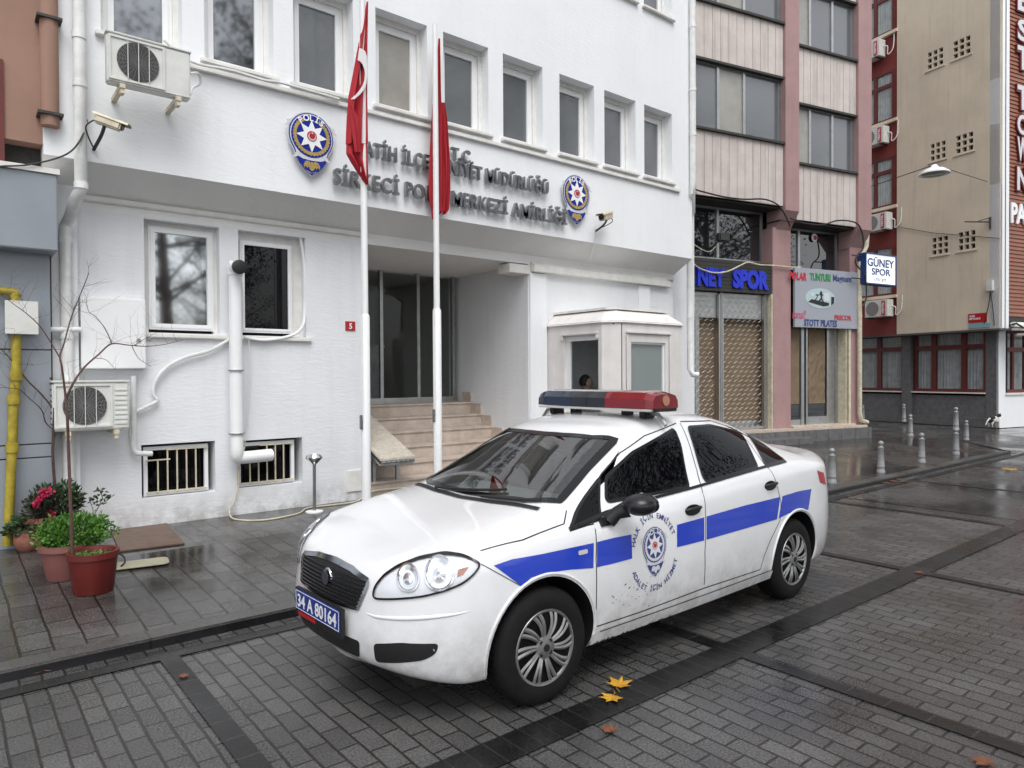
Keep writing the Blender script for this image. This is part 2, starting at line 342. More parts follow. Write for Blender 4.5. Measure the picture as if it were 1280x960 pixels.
def fit_text(mb, body, x0, x1, z0, z1, y, depth=.0, bold=.02, mi=0, space=1.0, slant=0.):
    """letters standing in the x/z plane at y, facing -y, filling the given box"""
    v, f = text2d(body, .5 if depth else 0, bold, space); W = max(p.x for p in v); Hh = max(p.y for p in v)
    vs = [(x0+(x1-x0)*p.x/W + slant*(z1-z0)*p.y/Hh, y-(p.z+.5)*depth if depth else y, z0+(z1-z0)*p.y/Hh) for p in v]
    mb.add(vs, f, mi); return mb
def frame(o, ux, uy=None):
    """matrix with x along ux, y along uy (into the wall), z up"""
    ux = Vector(ux).normalized(); uz = Vector((0,0,1)); uy = Vector(uy).normalized() if uy is not None else uz.cross(ux)
    return Matrix(((ux.x,uy.x,uz.x,o[0]),(ux.y,uy.y,uz.y,o[1]),(ux.z,uy.z,uz.z,o[2]),(0,0,0,1)))
def skin(joints, edges, sub=2):
    """one continuous skinned surface; joints: (x,y,z,rx[,ry])"""
    me = bpy.data.meshes.new('s'); me.from_pydata([j[:3] for j in joints], edges, []); o = bpy.data.objects.new('s', me); C.objects.link(o)
    o.modifiers.new('k','SKIN').use_smooth_shade = True; sv = me.skin_vertices[0].data
    for i,j in enumerate(joints): sv[i].radius = (j[3], j[4] if len(j)>4 else j[3]); sv[i].use_root = (i==0)
    mo = o.modifiers.new('b','SUBSURF'); mo.levels = sub; mo.render_levels = sub
    dg = bpy.context.evaluated_depsgraph_get(); r = bpy.data.meshes.new_from_object(o.evaluated_get(dg)); bpy.data.objects.remove(o)
    mb = MB(); mb.add([v.co.copy() for v in r.vertices], [tuple(p.vertices) for p in r.polygons]); return mb

# emblem drawn as layered outlines: (polygon, layer, colour key), unit box x -.5..+.5, z 0..1.32
def circ(cx, cz, rx, rz=None, n=32, a0=0, a1=360):
    rz = rz or rx; full = abs(a1-a0) >= 360
    return [(cx+rx*math.cos(rad(a0+(a1-a0)*k/(n if full else n-1))), cz+rz*math.sin(rad(a0+(a1-a0)*k/(n if full else n-1)))) for k in range(n)]
def emblem_layers():
    L = []
    cz = .82
    def shield(g):
        body = circ(0,cz,.5+g,.5+g,40,-38,218)
        return body + [(-.33-g*.7,.36),(-.25-g*.6,.2),(-.12-g*.4,.075-g*.3),(0,-g*1.2),(.12+g*.4,.075-g*.3),(.25+g*.6,.2),(.33+g*.7,.36)]
    L.append((shield(.0),0,'white')); L.append((shield(-.022),1,'blue')); L.append((shield(-.045),2,'white'))
    for s in (-1,1):                                        # ribbon ends
        L.append(([(s*.40,1.12),(s*.53,1.06),(s*.50,1.03),(s*.58,.94),(s*.50,.95),(s*.43,1.03)],2.4,'white'))
        L.append(([(s*.35,.42),(s*.41,.33),(s*.30,.36),(s*.27,.46)],3.2,'white'))
    L.append((circ(0,cz,.435),3,'blue'))
    wreath = [((.385+.022*(k%2))*math.cos(rad(115+310*k/59)), cz+(.385+.022*(k%2))*math.sin(rad(115+310*k/59))) for k in range(60)]
    inn = [(.325*math.cos(rad(425-310*k/39)), cz+.325*math.sin(rad(425-310*k/39))) for k in range(40)]
    L.append((wreath+inn,4,'gold'))
    L.append(([((.33 if k%2==0 else .18)*math.sin(rad(22.5*k)), cz+(.33 if k%2==0 else .18)*math.cos(rad(22.5*k))) for k in range(16)],5,'star'))
    L.append((circ(0,cz,.105),6,'red')); L.append((circ(0,cz-.012,.082),7,'white')); L.append((circ(0,cz+.005,.062),8,'red'))
    L.append(([((.026 if k%2==0 else .011)*math.sin(rad(36*k)), cz+.058+(.026 if k%2==0 else .011)*math.cos(rad(36*k))) for k in range(10)],9,'white'))
    L.append(([(-.36,.405),(-.27,.26),(-.13,.115),(0,.07),(.13,.115),(.27,.26),(.36,.405),(.2,.335),(0,.32),(-.2,.335)],3,'blue'))
    eagle = [(0,.30),(.03,.27),(.07,.31),(.14,.29),(.175,.22),(.165,.15),(.13,.20),(.10,.15),(.07,.19),(.05,.15),(.03,.12),(0,.10)]
    L.append((eagle+[(-x,z) for x,z in reversed(eagle[1:-1])],4,'gold'))
    L.append(([(0,.02),(.03,.045),(0,.075),(-.03,.045)],4,'blue'))
    return L
EMB = emblem_layers()
def emblem(root, fr, w, cols, step, depth0=0.0, mapf=None, letters=True, part_prefix=''):
    """fr maps (x, y, z) with y toward the wall; each colour of the badge is one part"""
    by = {}
    mp = mapf or (lambda x,y,z: (x,y,z))
    for poly, lay, c in EMB:
        mb = by.setdefault(cols[c], MB(fr))
        mb.prism([(x*w, z*w) for x,z in poly], -depth0-step*(lay+1), -depth0-step*lay if lay else 0, mp=mp)
    if letters:
        mb = by.setdefault(cols['white2'], MB(fr))
        for ch, a in zip('POLİS', (128,108,90,72,54)):
            v,f = text2d(ch, 0, .03); W = max(p.x for p in v); s = w*.125/.73
            cx, czz = .375*math.cos(rad(a))*w, (.82+.375*math.sin(rad(a)))*w; t = rad(a-90)
            vs = []
            for p in v:
                lx, lz = (p.x-W/2)*s, (p.y-.36)*s
                vs.append(mp(cx+lx*math.cos(t)-lz*math.sin(t), -depth0-step*5.5, czz+lx*math.sin(t)+lz*math.cos(t)))
            mb.add(vs,f)
    return by
# ================================================================== THE SETTING
ZK = .062
WK = .12                                    # pavement level above the road
YU, YL = 7.85, 8.26                         # upper and lower facade planes of the police building
mb = MB(); N = 1; mb.add([(-300,-300,-.01),(400,-300,-.01),(400,400,-.01),(-300,400,-.01)],[(0,1,2,3)]); struct(mb.build('ground','grey_dark'))
mb = MB(); mb.add([(-12,-12,0),(60,-12,0),(60,14,0),(-12,14,0)],[(0,1,2,3)]); struct(mb.build('road','road_pavers'))
mb = MB(); mb.add([(9.6,4.76,.004),(60,4.76,.004),(60,2.6,.004),(9.6,2.6,.004)],[(3,2,1,0)]); mb.add([(17.5,4.76,.004),(60,4.76,.004),(60,14,.004),(17.5,14,.004)],[(0,1,2,3)]); struct(mb.build('road_wet_area','road_wet'))
mb = MB(); mb.add([(-12,2.40,.008),(60,2.40,.008),(60,2.60,.008),(-12,2.60,.008)],[(0,1,2,3)]); mb.add([(-12,4.60,.008),(60,4.60,.008),(60,4.72,.008),(-12,4.72,.008)],[(0,1,2,3)]); struct(mb.build('road_band','band_pavers'))
mb = MB()
for k in range(-3,12):
    x = .985+2.715*k
    mb.add([(x,2.6,.008),(x+.107,2.6,.008),(x+.107,4.6,.008),(x,4.6,.008)],[(0,1,2,3)]); mb.add([(x,-2.2,.008),(x+.107,-2.2,.008),(x+.107,2.4,.008),(x,2.4,.008)],[(0,1,2,3)])
struct(mb.build('road_cross_band','band_narrow'))
KX = 17.3
mb = MB(); mb.add([(-12,5.03,ZK),(10.2,5.03,ZK),(10.2,7.0,WK),(-12,7.0,WK),(10.2,12.5,WK),(-12,12.5,WK)],[(0,1,2,3),(3,2,4,5)]); struct(mb.build('pavement','walk_pavers'))
def walk_z(y): return ZK+(WK-ZK)*max(0,min(1,(y-5.03)/1.97))
def on_walk(px,py):
    z = .1
    for _ in range(6): p = on_z(px,py,z); z = walk_z(p.y)
    return on_z(px,py,z)
mb = MB(); mb.add([(10.2,5.03,ZK),(KX,5.03,ZK),(KX+2.1,7.0,WK),(10.2,7.0,WK),(19.3,12.5,WK),(10.2,12.5,WK)],[(0,1,2,3),(3,2,4,5)]); struct(mb.build('pavement_wet_end','walk_wet'))
mb = MB(); mb.box(-12,KX,4.85,5.03,-.05,ZK+.003); struct(mb.build('kerb',['kerb_stone'],bevel=.012))
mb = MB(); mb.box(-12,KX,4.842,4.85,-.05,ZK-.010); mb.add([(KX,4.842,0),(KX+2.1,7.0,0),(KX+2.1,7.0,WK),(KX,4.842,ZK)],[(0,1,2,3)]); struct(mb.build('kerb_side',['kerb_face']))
# pavement of the far corner
O2 = Vector((17.766,7.868,0)); U2 = Vector((.97398,-.22665,0)); N2 = Vector((.22665,.97398,0))
FS = frame((O2.x,O2.y,0), U2)
def on_fr(px,py,fr,o):
    inv = fr.inverted(); p = inv @ CAMP; d = inv.to_3x3() @ ray(px,py); return p + d*((o-p.y)/d.y)
def on_frx(px,py,fr,x):
    inv = fr.inverted(); p = inv @ CAMP; d = inv.to_3x3() @ ray(px,py); return p + d*((x-p.x)/d.x)

# ================================================================== POLICE STATION
PX0, PX1 = .74, 10.56
WX = [(1.22,1.96),(2.18,2.92),(3.15,3.90),(4.20,4.95),(5.20,5.95),(6.21,6.96),(7.30,8.05),(8.28,9.03),(9.25,9.99)]
WZ0, WZ1 = 5.05, 6.42
zt = on_y(469,8.75,YU).z; WZ1 = zt
zs = on_y(533.8,152,YU).z; WZ0 = zs+.03
FL = 8.05 - WZ0
st = thing('police_station','white rendered police station with two rows of deep set windows and a stepped entrance','building',(PX0,YU,0))
holes = [(a,b,WZ0+k*(on_y(842,28,YU).z-WZ0+.02),WZ1+k*(on_y(842,28,YU).z-WZ0+.02)) for a,b in WX for k in (0,1)]
wall_grid(PX0,PX1,3.80,11.6, YU,YU+.32, holes).build('upper_wall','white_plaster',st)
# side walls and roof
MB().box(PX0,PX0+.3,YU+.32,14,0,11.6).box(PX1-.3,PX1,YU+.32,14,3.8,11.6).box(PX0-.05,PX1+.05,YU-.08,14,11.6,11.8).box(PX0+.3,PX1-.3,14,14.2,0,11.6).build('side_wall','white_plaster',st)
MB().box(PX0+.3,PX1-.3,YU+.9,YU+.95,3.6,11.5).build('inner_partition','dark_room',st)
# sloped soffit between the projecting storey and the ground floor
mb = MB(); mb.add([(PX0,YU,3.80),(PX1,YU,3.80),(PX1,YL,3.56),(PX0,YL,3.56)],[(0,1,2,3)]); mb.add([(PX0,YU,3.8),(PX0,YL,3.56),(PX0,YL,3.8)],[(0,1,2)]); mb.add([(PX1,YU,3.8),(PX1,YL,3.56),(PX1,YL,3.8)],[(0,1,2)])
mb.box(PX0,PX1,YL,YL+2.1,3.42,3.56).build('soffit','soffit_plaster',st)
# ground floor wall with its openings
EX0, EX1 = 4.28, 7.0
low = [(1.66,2.43,2.19,3.40),(2.64,3.44,2.19,3.40),(1.61,2.36,.42,.99),(2.60,3.38,.42,.97),(EX0,EX1,-1,3.43)]
wall_grid(PX0+.14,9.05,WK,3.42, YL,YL+.30, [(a,b,c,d) for a,b,c,d in low]).build('lower_wall','white_lower',st)
MB().box(9.05,PX1-.04,YL,YL+.3,WK,3.45).build('lower_wall_end','white_lower',st)
MB().box(PX1-.1,on_y(868,400,8.5).x,8.5,9.5,WK,7.2).build('brick_pier','white_lower',st)
# ground-floor mouldings
MB().box(PX0+.14,EX0+.02,YL-.035,YL+.01,3.50,3.56).box(7.05,PX1-.2,YL-.10,YL+.01,3.30,3.42).box(7.05,PX1-.25,YL-.05,YL+.01,3.42,3.47).build('string_course','white_trim',st,bevel=.01)
MB().box(6.62,7.02,YL-.03,YL+.26,3.26,3.40).build('lintel_block','white_trim',st,bevel=.008)
MB().box(7.02,7.36,YL-.035,YL,WK,3.29).box(9.55,9.85,YL-.035,YL,WK,3.29).build('pilaster','white_plaster',st,bevel=.008)
MB().box(1.55,3.5,YL-.05,YL+.02,2.13,2.185).build('ground_floor_sill','white_trim',st,bevel=.012)
MB().box(1.05,1.62,YL-.012,YL,2.20,2.25).build('wall_ledge','white_trim',st)
# moulding and sills of the first floor
MB().box(1.9,PX1-.38,YU-.045,YU,WZ0-.13,WZ0-.075).build('sill_moulding','white_trim',st,bevel=.008)
def upvc_window(x0,x1,z0,z1,y,gl,parent,k=.055,d=.06,blind=None,sash=0):
    fr = wall_grid(x0,x1,z0,z1,y,y+d,[(x0+k,x1-k,z0+k,z1-k)]).build('window','pvc_white',parent,bevel=.006)
    if sash: wall_grid(x0+k*.8,x1-k*.8,z0+k*.8,z1-k*.8,y-.012,y+.02,[(x0+k+sash,x1-k-sash,z0+k+sash,z1-k-sash)]).build('sash','pvc_white',fr,bevel=.005)
    s = sash
    MB().box(x0+k+s-.008,x1-k-s+.008,y+.016,y+.026,z0+k+s-.008,z1-k-s+.008).build('pane',gl,fr)
    return fr
for i,(a,b) in enumerate(WX):
    for k in (0,1):
        dz = k*(on_y(842,28,YU).z-WZ0+.02)
        g = 'film_glass' if (i in (0,1)) and k==0 else ('blind_glass' if i==3 and k==0 else 'sky_glass')
        f = upvc_window(a+.05,b-.05,WZ0+.03+dz,WZ1-.07+dz,YU+.20,g,st,k=.05,sash=.045)
        MB().box(a-.05,b+.05,YU-.06,YU+.2,WZ0-.035+dz,WZ0+.012+dz).build('sill','white_trim',f,bevel=.008)
        MB().box(a,a+.05,YU+.17,YU+.23,WZ0+.012+dz,WZ1+dz).box(b-.05,b,YU+.17,YU+.23,WZ0+.012+dz,WZ1+dz).box(a+.05,b-.05,YU+.17,YU+.23,WZ1-.07+dz,WZ1+dz).build('surround','white_trim',f)
upvc_window(1.72,2.39,2.23,3.35,YL+.10,'mirror_glass',st,k=.03,sash=.035)
MB().box(1.66,1.72,YL+.12,YL+.2,2.19,3.4).box(2.39,2.43,YL+.12,YL+.2,2.19,3.4).box(1.72,2.39,YL+.12,YL+.2,3.35,3.4).build('window_jamb','white_trim',st)
upvc_window(2.68,3.30,2.23,3.30,YL+.08,'tint_glass',st,k=.03,sash=.02)
MB().box(2.64,2.68,YL+.12,YL+.2,2.19,3.4).box(3.30,3.44,YL+.12,YL+.2,2.19,3.4).box(2.68,3.30,YL+.12,YL+.2,3.30,3.4).build('window_jamb','white_trim',st)
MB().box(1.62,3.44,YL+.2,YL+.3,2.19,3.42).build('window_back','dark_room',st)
# barred basement windows
for x0,x1,z0,z1,cut in ((1.64,2.30,.43,.96,.22),(2.62,3.30,.43,.94,.25)):
    g = wall_grid(x0,x1,z0,z1,YL+.06,YL+.10,[(x0+.04,x1-.04,z0+.04,z1-.04)]).build('basement_window','pvc_white',st)
    bm_ = MB()
    n = 6
    for i in range(1,n):
        x = x0+.04+(x1-x0-.08)*i/n; bm_.box(x-.007,x+.007,YL+.035,YL+.05,z0+.02,z1-.03 if x>x0+cut else z1-.14)
    bm_.box(x0+.02,x1-.02,YL+.03,YL+.05,z0+.03,z0+.045).box(x0+cut,x1-.02,YL+.03,YL+.05,z1-.045,z1-.03).box(x0+.02,x0+cut+.04,YL+.03,YL+.05,z1-.15,z1-.137)
    bm_.build('bars','pipe_cream',g); MB().box(x0,x1,YL+.16,YL+.17,z0,z1).build('pane','tint_glass',g)
# entrance recess
DY = 10.15; LZ = 1.26
MB().box(EX1,EX1+.25,YL+.3,DY+.3,WK,3.42).box(EX0-.25,EX0,YL+.3,DY+.3,WK,3.42).build('entrance_side_wall','white_lower',st)
stp = MB(); nose = MB()
for k in range(6):
    y = 8.32+.285*k; z = WK+.19*(k+1); y1 = y+.285 if k<5 else DY+.3
    stp.box(EX0,EX1-.02,y,y1,WK,z-.03) if k<5 else stp.box(EX0,EX1-.02,y,y1,WK,z-.03)
    nose.box(EX0,EX1-.02,y-.02,y1-.021 if k<5 else y1,z-.03,z)
s_ = stp.build('steps','marble',st); nose.build('treads','marble',s_,bevel=.004)
sk = MB()
for k in range(6):
    y = 8.32+.285*k; sk.box(EX1-.035,EX1+.0,y+.0,(y+.285 if k<5 else DY-.15),WK+.19*(k+1)-.03,WK+.19*(k+1)+.17)
sk.build('step_skirting','marble',st)
# sliding glass doors
dr = MB()
zt1 = on_y(476,335,DY).z; zb = LZ+.0
for x in (EX0+.05, on_y(476,420,DY).x, on_y(524,420,DY).x-.03, EX1-.12): dr.box(x-.025,x+.03,DY-.03,DY+.03,zb,3.42)
dr.box(EX0,EX1-.05,DY-.04,DY+.04,zt1-.03,zt1+.10).box(EX0,EX1-.05,DY-.035,DY+.035,zb,zb+.09)
door = dr.build('sliding_door','alu',st); MB().box(EX0,EX1-.05,DY-.004,DY+.004,zb+.09,3.4).build('pane','clear_glass',door)
MB().lathe([(.0,-.05),(.05,-.045),(.06,-.02),(.045,0)],16,(on_y(480,325,DY-.08).x,DY-.08,on_y(480,325,DY-.08).z)).build('door_sensor','black',door,smooth=True)
rm = MB(); rm.box(EX0-.3,EX1+.2,13.6,13.65,LZ,3.6).box(EX0-.35,EX0-.3,DY+.3,13.65,LZ,3.6).box(EX1+.2,EX1+.25,DY+.3,13.65,LZ,3.6).box(EX0-.3,EX1+.2,DY+.3,13.65,LZ-.1,LZ).box(EX0-.3,EX1+.2,DY+.3,13.65,3.5,3.6)
hall = rm.build('entrance_hall',mat('hall_wall',(.42,.42,.40),.7),st)
a = on_y(487,385,13.5); b2 = on_y(497,415,13.5)
MB().box(a.x,b2.x,13.5,13.59,b2.z,a.z).build('hall_green_pane',mat('glowing_pane',(.3,.45,.3),.5,emit=(.45,.75,.5,.5)),hall)  # green pane with emission at the back of the hall
MB().box(5.5,6.6,12.2,12.7,LZ,LZ+1.0).box(5.45,6.65,12.15,12.75,LZ+1.0,LZ+1.05).build('reception_desk','curtain',hall)
MB().box(6.0,6.35,13.55,13.595,2.3,2.8).box(6.5,6.8,13.55,13.595,2.2,2.75).build('wall_notice','white_sign',hall)
MB().box(on_y(433,588,YL).x,EX0-.03,YL-.02,YL,on_y(440,614,YL).z,on_y(440,588,YL).z).build('stone_patch','white_trim',st)
# flat rendered patches on the wall right of the entry
MB().box(7.42,9.5,YL-.012,YL,1.2,2.62).build('rendered_patch','white_trim',st)

# ---------------- lettering and badges
GX = [on_y(417,228,YU).x, on_y(707,268,YU).x]
sg = thing('wall_lettering','raised steel capital letters spelling the station name on the white wall between two badges','lettering',(GX[0],YU,4))
zA = on_y(417,228,YU).z; r0 = on_y(430,232,YU)
z_low0, z_low1 = on_y(417,229,YU-.05).z, on_y(417,207,YU-.05).z
mb = MB()
def letters(mb, words, x0, x1, z0, z1, bold=.018, d=.055):
    v,f = text2d(words, .5, bold, 1.06); W = max(p.x for p in v); Hh = .73
    base = 0
    ys = [p.y for p in v]; ymin = min(text2d('SI',0,0)[0], key=lambda p:p.y).y
    cap = .70
    off = next_off(words)
    mb.add([(x0+(x1-x0)*p.x/W, YU-.035-(p.z+.5)*d, z0+(p.y-off)*(z1-z0)/cap) for p in v], f)
def next_off(words):
    # how far the lowest descender (cedilla) reaches under the baseline
    return .21 if any(c in words for c in 'ÇŞ,') else 0.012
xl0, xl1 = on_y(416,215,YU-.05).x, on_y(707,268,YU-.05).x
zl0, zl1 = on_y(416,230,YU-.05).z, on_y(425,212.5,YU-.05).z
letters(mb,'SİRKECİ POLİS MERKEZİ AMİRLİĞİ',xl0,xl1,zl0,zl1)
mb.build('lower_line','steel',sg)
mb = MB(); xa, xb = on_y(447,190,YU-.05).x, on_y(684,240,YU-.05).x
zc0, zc1 = on_y(684,243,YU-.05).z, on_y(684,228,YU-.05).z
letters(mb,'FATİH İLÇE EMNİYET MÜDÜRLÜĞÜ',xa,xb,zc0,zc1)
mb.build('middle_line','steel',sg)
mb = MB(); xa, xb = on_y(563,190,YU-.05).x, on_y(590,205,YU-.05).x
letters(mb,'T.C.',xa,xb,on_y(590,206,YU-.05).z+.0,on_y(590,191,YU-.05).z); mb.build('top_line','steel',sg)
EC = dict(white='silver_emb',blue='blue_sign',gold='gold',star='white_sign',red='red_sign',white2='white_sign')
def badge(px0,px1,pyt,pyb,label):
    a, b_ = on_y(px0,pyb,YU-.08), on_y(px1,pyt,YU-.08); xc = (a.x+b_.x)/2; xm = (px0+px1)/2
    zt_, zb_ = on_y(xm,pyt,YU-.08).z, on_y(xm,pyb,YU-.08).z; w_ = (zt_-zb_)/1.33
    t = thing('police_badge',label,'badge',(xc,YU,zb_),'shield badges on the upper wall')
    fr = Matrix.Translation((xc,YU-.055,zb_+.01)); names = {'silver_emb':'plate','blue_sign':'blue_field','gold':'wreath_and_eagle','white_sign':'star_and_letters','red_sign':'red_disc'}
    by = emblem(t,fr,w_,EC,.004)
    for k,m_ in by.items(): m_.build(names[k],k,t)
    MB().box(xc-.1,xc+.1,YU-.055,YU,zb_+w_*.5,zb_+w_*.6).build('bracket','iron_dark',t)
    return t
badge(363,416,140.5,221,'blue white and gold shield shaped badge left of the first flag')
badge(705,737.5,218.5,282,'blue white and gold shield badge between the lettering and the small camera')
t = thing('house_number_plate','small red plate with a white number beside the left flagpole','sign',(on_y(438,408,YL).x,YL,2))
a, b_ = on_y(432,413,YL-.01), on_y(444,402,YL-.01)
MB().box(a.x,b_.x,YL-.012,YL,a.z,b_.z).build('plate','red_sign',t); fit_text(MB(),'5',(a.x+b_.x)/2-.02,(a.x+b_.x)/2+.02,a.z+.02,b_.z-.025,YL-.016,.003).build('digit','white_sign',t)
# ================================================================== SHOP BUILDING (own grid FS: x = along, y = inward)
mat('panel_wood', (.60,.54,.51), .8, var=.14, vscale=3, streak=.55)
def w2(fr,x,y,z=0): return fr @ Vector((x,y,z))
sh = thing('shop_building','narrow block with pink columns and stained pale boarding between ribbon windows','building',w2(FS,-2.7,.3))
S0 = -8.2
def boards(x0,x1,z0,z1,y,parent):
    mb = MB(FS); n = max(1,round((x1-x0)/.235)); wd = (x1-x0)/n
    for i in range(n): mb.box(x0+i*wd+.004,x0+(i+1)*wd-.004,y,y+.05,z0,z1)
    mb.build('boarding','panel_wood',parent,bevel=.004)
    MB(FS).box(x0,x1,y+.02,y+.25,z0+.01,z1-.01).build('boarding_back','iron_dark',parent)
def alu_window(x0,x1,z0,z1,y,cuts,parent,gls,inner=None,frm='alu'):
    hs = []; c = [x0]+cuts+[x1]; 
    for i in range(len(c)-1): hs.append((c[i]+.035,c[i+1]-.035,z0+.045,z1-.045))
    f = wall_grid(x0,x1,z0,z1,y,y+.07,hs,FS).build('window',frm,parent,bevel=.004)
    for i in range(len(c)-1): MB(FS).box(c[i]+.03,c[i+1]-.03,y+.035,y+.045,z0+.04,z1-.04).build('pane',gls[i%len(gls)],f)
    return f
for x0,x1,zb,ztp,cuts in ((S0,-2.88,6.98,8.44,[-6.6,-4.75,-4.0]),(-2.45,-.45,6.59,7.95,[-1.95,-1.2])):
    for k in range(-1,4):
        dz = 2.72*k if k>=0 else 0
        if k>=0:
            alu_window(x0,x1,zb+dz,ztp+dz,.16,cuts,sh,['sky_glass','sky_glass','blind_glass'] if x0<-3 else ['blind_glass','sky_glass','sky_glass'])
            MB(FS).box(x0,x1,.03,.2,zb-.04+dz,zb+.01+dz).box(x0,x1,.06,.2,ztp-.01+dz,ztp+.04+dz).build('sill','iron_dark',sh)
            boards(x0,x1,ztp+.04+dz,zb+2.72-.04+dz,.10,sh)
        else: boards(x0,x1,5.55 if x0<-3 else 5.28,zb-.04,.10,sh)
for x0,x1,zbv in ((-2.88,-2.45,5.45),(-.45,.02,5.22)):
    MB(FS).box(x0,x1,.03,.6,zbv,15.5).add([(x0,.03,zbv),(x1,.03,zbv),(x1,.32,zbv-.42),(x0,.32,zbv-.42),(x0,.6,zbv),(x1,.6,zbv),(x0,.6,zbv-.42),(x1,.6,zbv-.42)],[(0,1,2,3),(0,3,6,4),(1,5,7,2),(3,2,7,6)]).build('upper_column','pink_col',sh)
MB(FS).box(-3.0,-2.42,.30,.8,.37,5.1).build('column','pink_col',sh,bevel=.01); MB(FS).box(-.42,-.10,.30,.8,.40,4.9).build('column','pink_col',sh,bevel=.01)
MB(FS).box(-2.9,.0,.17,.8,5.23,5.26).box(S0,-2.9,.17,.8,5.5,5.53).build('soffit','iron_dark',sh)
MB(FS).box(-.12,.02,.3,9,.3,15.5).box(S0,.02,.6,9,15.3,15.5).box(S0,.0,2.2,2.3,.3,15.4).build('side_wall','pink_col',sh)
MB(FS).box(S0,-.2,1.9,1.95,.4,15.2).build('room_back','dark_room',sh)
# mezzanine windows above the shop signs
alu_window(S0,-2.98,4.30,5.49,.62,[-6.4,-4.35],sh,['dark_glass','dark_glass','dark_glass'])
alu_window(-2.42,-.45,4.22,5.22,.62,[-1.80],sh,['dark_glass','dark_glass'])
MB(FS).box(-3.95,-3.2,.66,.675,4.33,5.40).build('mezzanine_board','board',sh)
# plinth of marble slabs
mb = MB(FS)
x=-8.2
while x< -.02: 
    wv = random.uniform(.38,.5); mb.box(x+.003,min(x+wv,0)-.003,.0,.06,WK-.05,.377); x += wv
mb.build('plinth_slabs',['stone_grey'],sh,bevel=.004)
MB(FS).box(S0,.0,.03,.8,WK,.37).build('plinth','grey_dark',sh)
MB(FS).box(S0,-.02,.1,.8,.371,.43).box(-2.42,-.30,.22,.8,.43,.47).build('threshold','marble',sh,bevel=.006)
mb = MB(FS)
for i in range(7): mb.box(-5.6+i*.44+.003,-5.6+(i+1)*.44-.003,-.42,.0,WK,.26)
mb.build('step','stone_grey',sh,bevel=.006)
# first shop front: frame, boarded glass
gls = MB(FS); gls.box(-8.2,-3.0,.66,.70,.45,3.5); gls.build('shop_window_board','board',sh)
MB(FS).box(-6.3,-6.2,.52,.64,.43,3.55).box(-5.1,-4.98,.52,.64,.43,3.55).box(-4.44,-4.40,.44,.52,.43,3.55).box(-3.12,-3.04,.42,.52,.43,3.55).box(-4.40,-3.04,.60,.64,.43,.62).build('shop_frame','alu',sh,bevel=.004)
MB(FS).box(-3.035,-3.002,.30,.6,.43,3.55).build('door_jamb','pipe_cream',sh)
MB(FS).box(-8.2,-4.46,.50,.56,2.97,3.54).box(-4.38,-3.12,.50,.56,2.97,3.54).build('shutter_box','alu',sh,bevel=.01)
# rolling lattice grilles: one thing each
def grille(x0,x1,z0,z1,label):
    t = thing('rolling_grille',label,'shutter',w2(FS,(x0+x1)/2,.45,z0),'lattice grilles of the first shop')
    mb = MB(FS); dx, dz = .165, .105; r = .0045
    nx = int((x1-x0)/dx); nz = int((z1-z0)/dz)
    for j in range(nz+1):
        pts = []
        for i in range(nx*2+1):
            ph = (i+(j%2)*1)%2; pts.append((x0+i*dx/2, .46, z0+j*dz + (dz*.38 if ph else -dz*.12)+.02))
        mb.tube(pts, r, 4)
    mb.build('lattice','lattice',t); MB(FS).box(x0-.04,x0,.43,.49,z0,z1).box(x1,x1+.04,.43,.49,z0,z1).box(x0,x1,.44,.48,z0-.02,z0+.03).build('guide_rail','alu',t)
grille(-5.95,-4.50,.47,3.5,'lattice grille half hidden behind the white rain pipe')
grille(-4.36,-3.14,.47,3.5,'lattice grille over brown board beside the pink column')
# second shop door
mb = MB(FS)
for a,b_ in ((-2.42,-2.36),(-1.86,-1.76),(-1.70,-1.64),(-.98,-.92),(-.66,-.58)): mb.box(a,b_,.50,.58,.47,2.9)
mb.box(-1.64,-.98,.50,.58,.47,.66).box(-.92,-.66,.54,.6,.47,2.9).box(-2.36,-1.86,.52,.58,.47,.6)
dsh = mb.build('shop_door','alu',sh,bevel=.004)
MB(FS).box(-1.62,-1.0,.545,.555,.66,2.85).box(-2.36,-1.86,.545,.555,.6,2.85).build('pane','dark_glass',dsh)
mb = MB(FS); random.seed(3)                         # creased brown paper
nx,nz=8,18; vs=[(-1.60+.58*i/nx, .525+random.uniform(-.012,.012), .98+1.86*j/nz) for j in range(nz+1) for i in range(nx+1)]
mb.add(vs,[(j*(nx+1)+i,j*(nx+1)+i+1,(j+1)*(nx+1)+i+1,(j+1)*(nx+1)+i) for j in range(nz) for i in range(nx)]); mb.build('brown_paper','board',dsh); MB(FS).box(-2.3,-1.9,.53,.54,.98,2.84).build('brown_paper','board',dsh)
MB(FS).box(-.585,-.56,.28,.56,.43,2.95).box(-.50,-.425,.26,.56,.43,2.95).build('door_jamb','pipe_cream',sh)

# shop signs
t = thing('shop_fascia_sign','dark fascia with big blue letters over the lattice grilles','sign',w2(FS,-4,.35,3.54))
mb = MB(FS)
for i in range(9): mb.box(-6.6,-2.75,.33+.004*(i%2),.44,3.55+i*.079,3.55+(i+1)*.079-.006)
mb.build('fascia_panel','iron_dark',t)
mb = MB(FS)
fit_text(mb,'GÜNEY',on_fr(845,350,FS,.3).x,on_fr(906.5,350,FS,.3).x,3.63,4.13,.32,.03,.05); fit_text(mb,'SPOR',on_fr(916,350,FS,.3).x,on_fr(961,350,FS,.3).x,3.63,4.07,.32,.03,.06)
mb.build('letters',mat('letter_blue',(.01,.03,.55),.35),t)
t = thing('shop_panel_sign','grey panel sign with an oval treadmill picture over the brown paper door','sign',w2(FS,-1.2,.25,2.8))
MB(FS).box(-2.38,-.12,.22,.28,2.80,4.20).build('panel',mat('sign_grey',(.33,.35,.40),.4),t,bevel=.006)
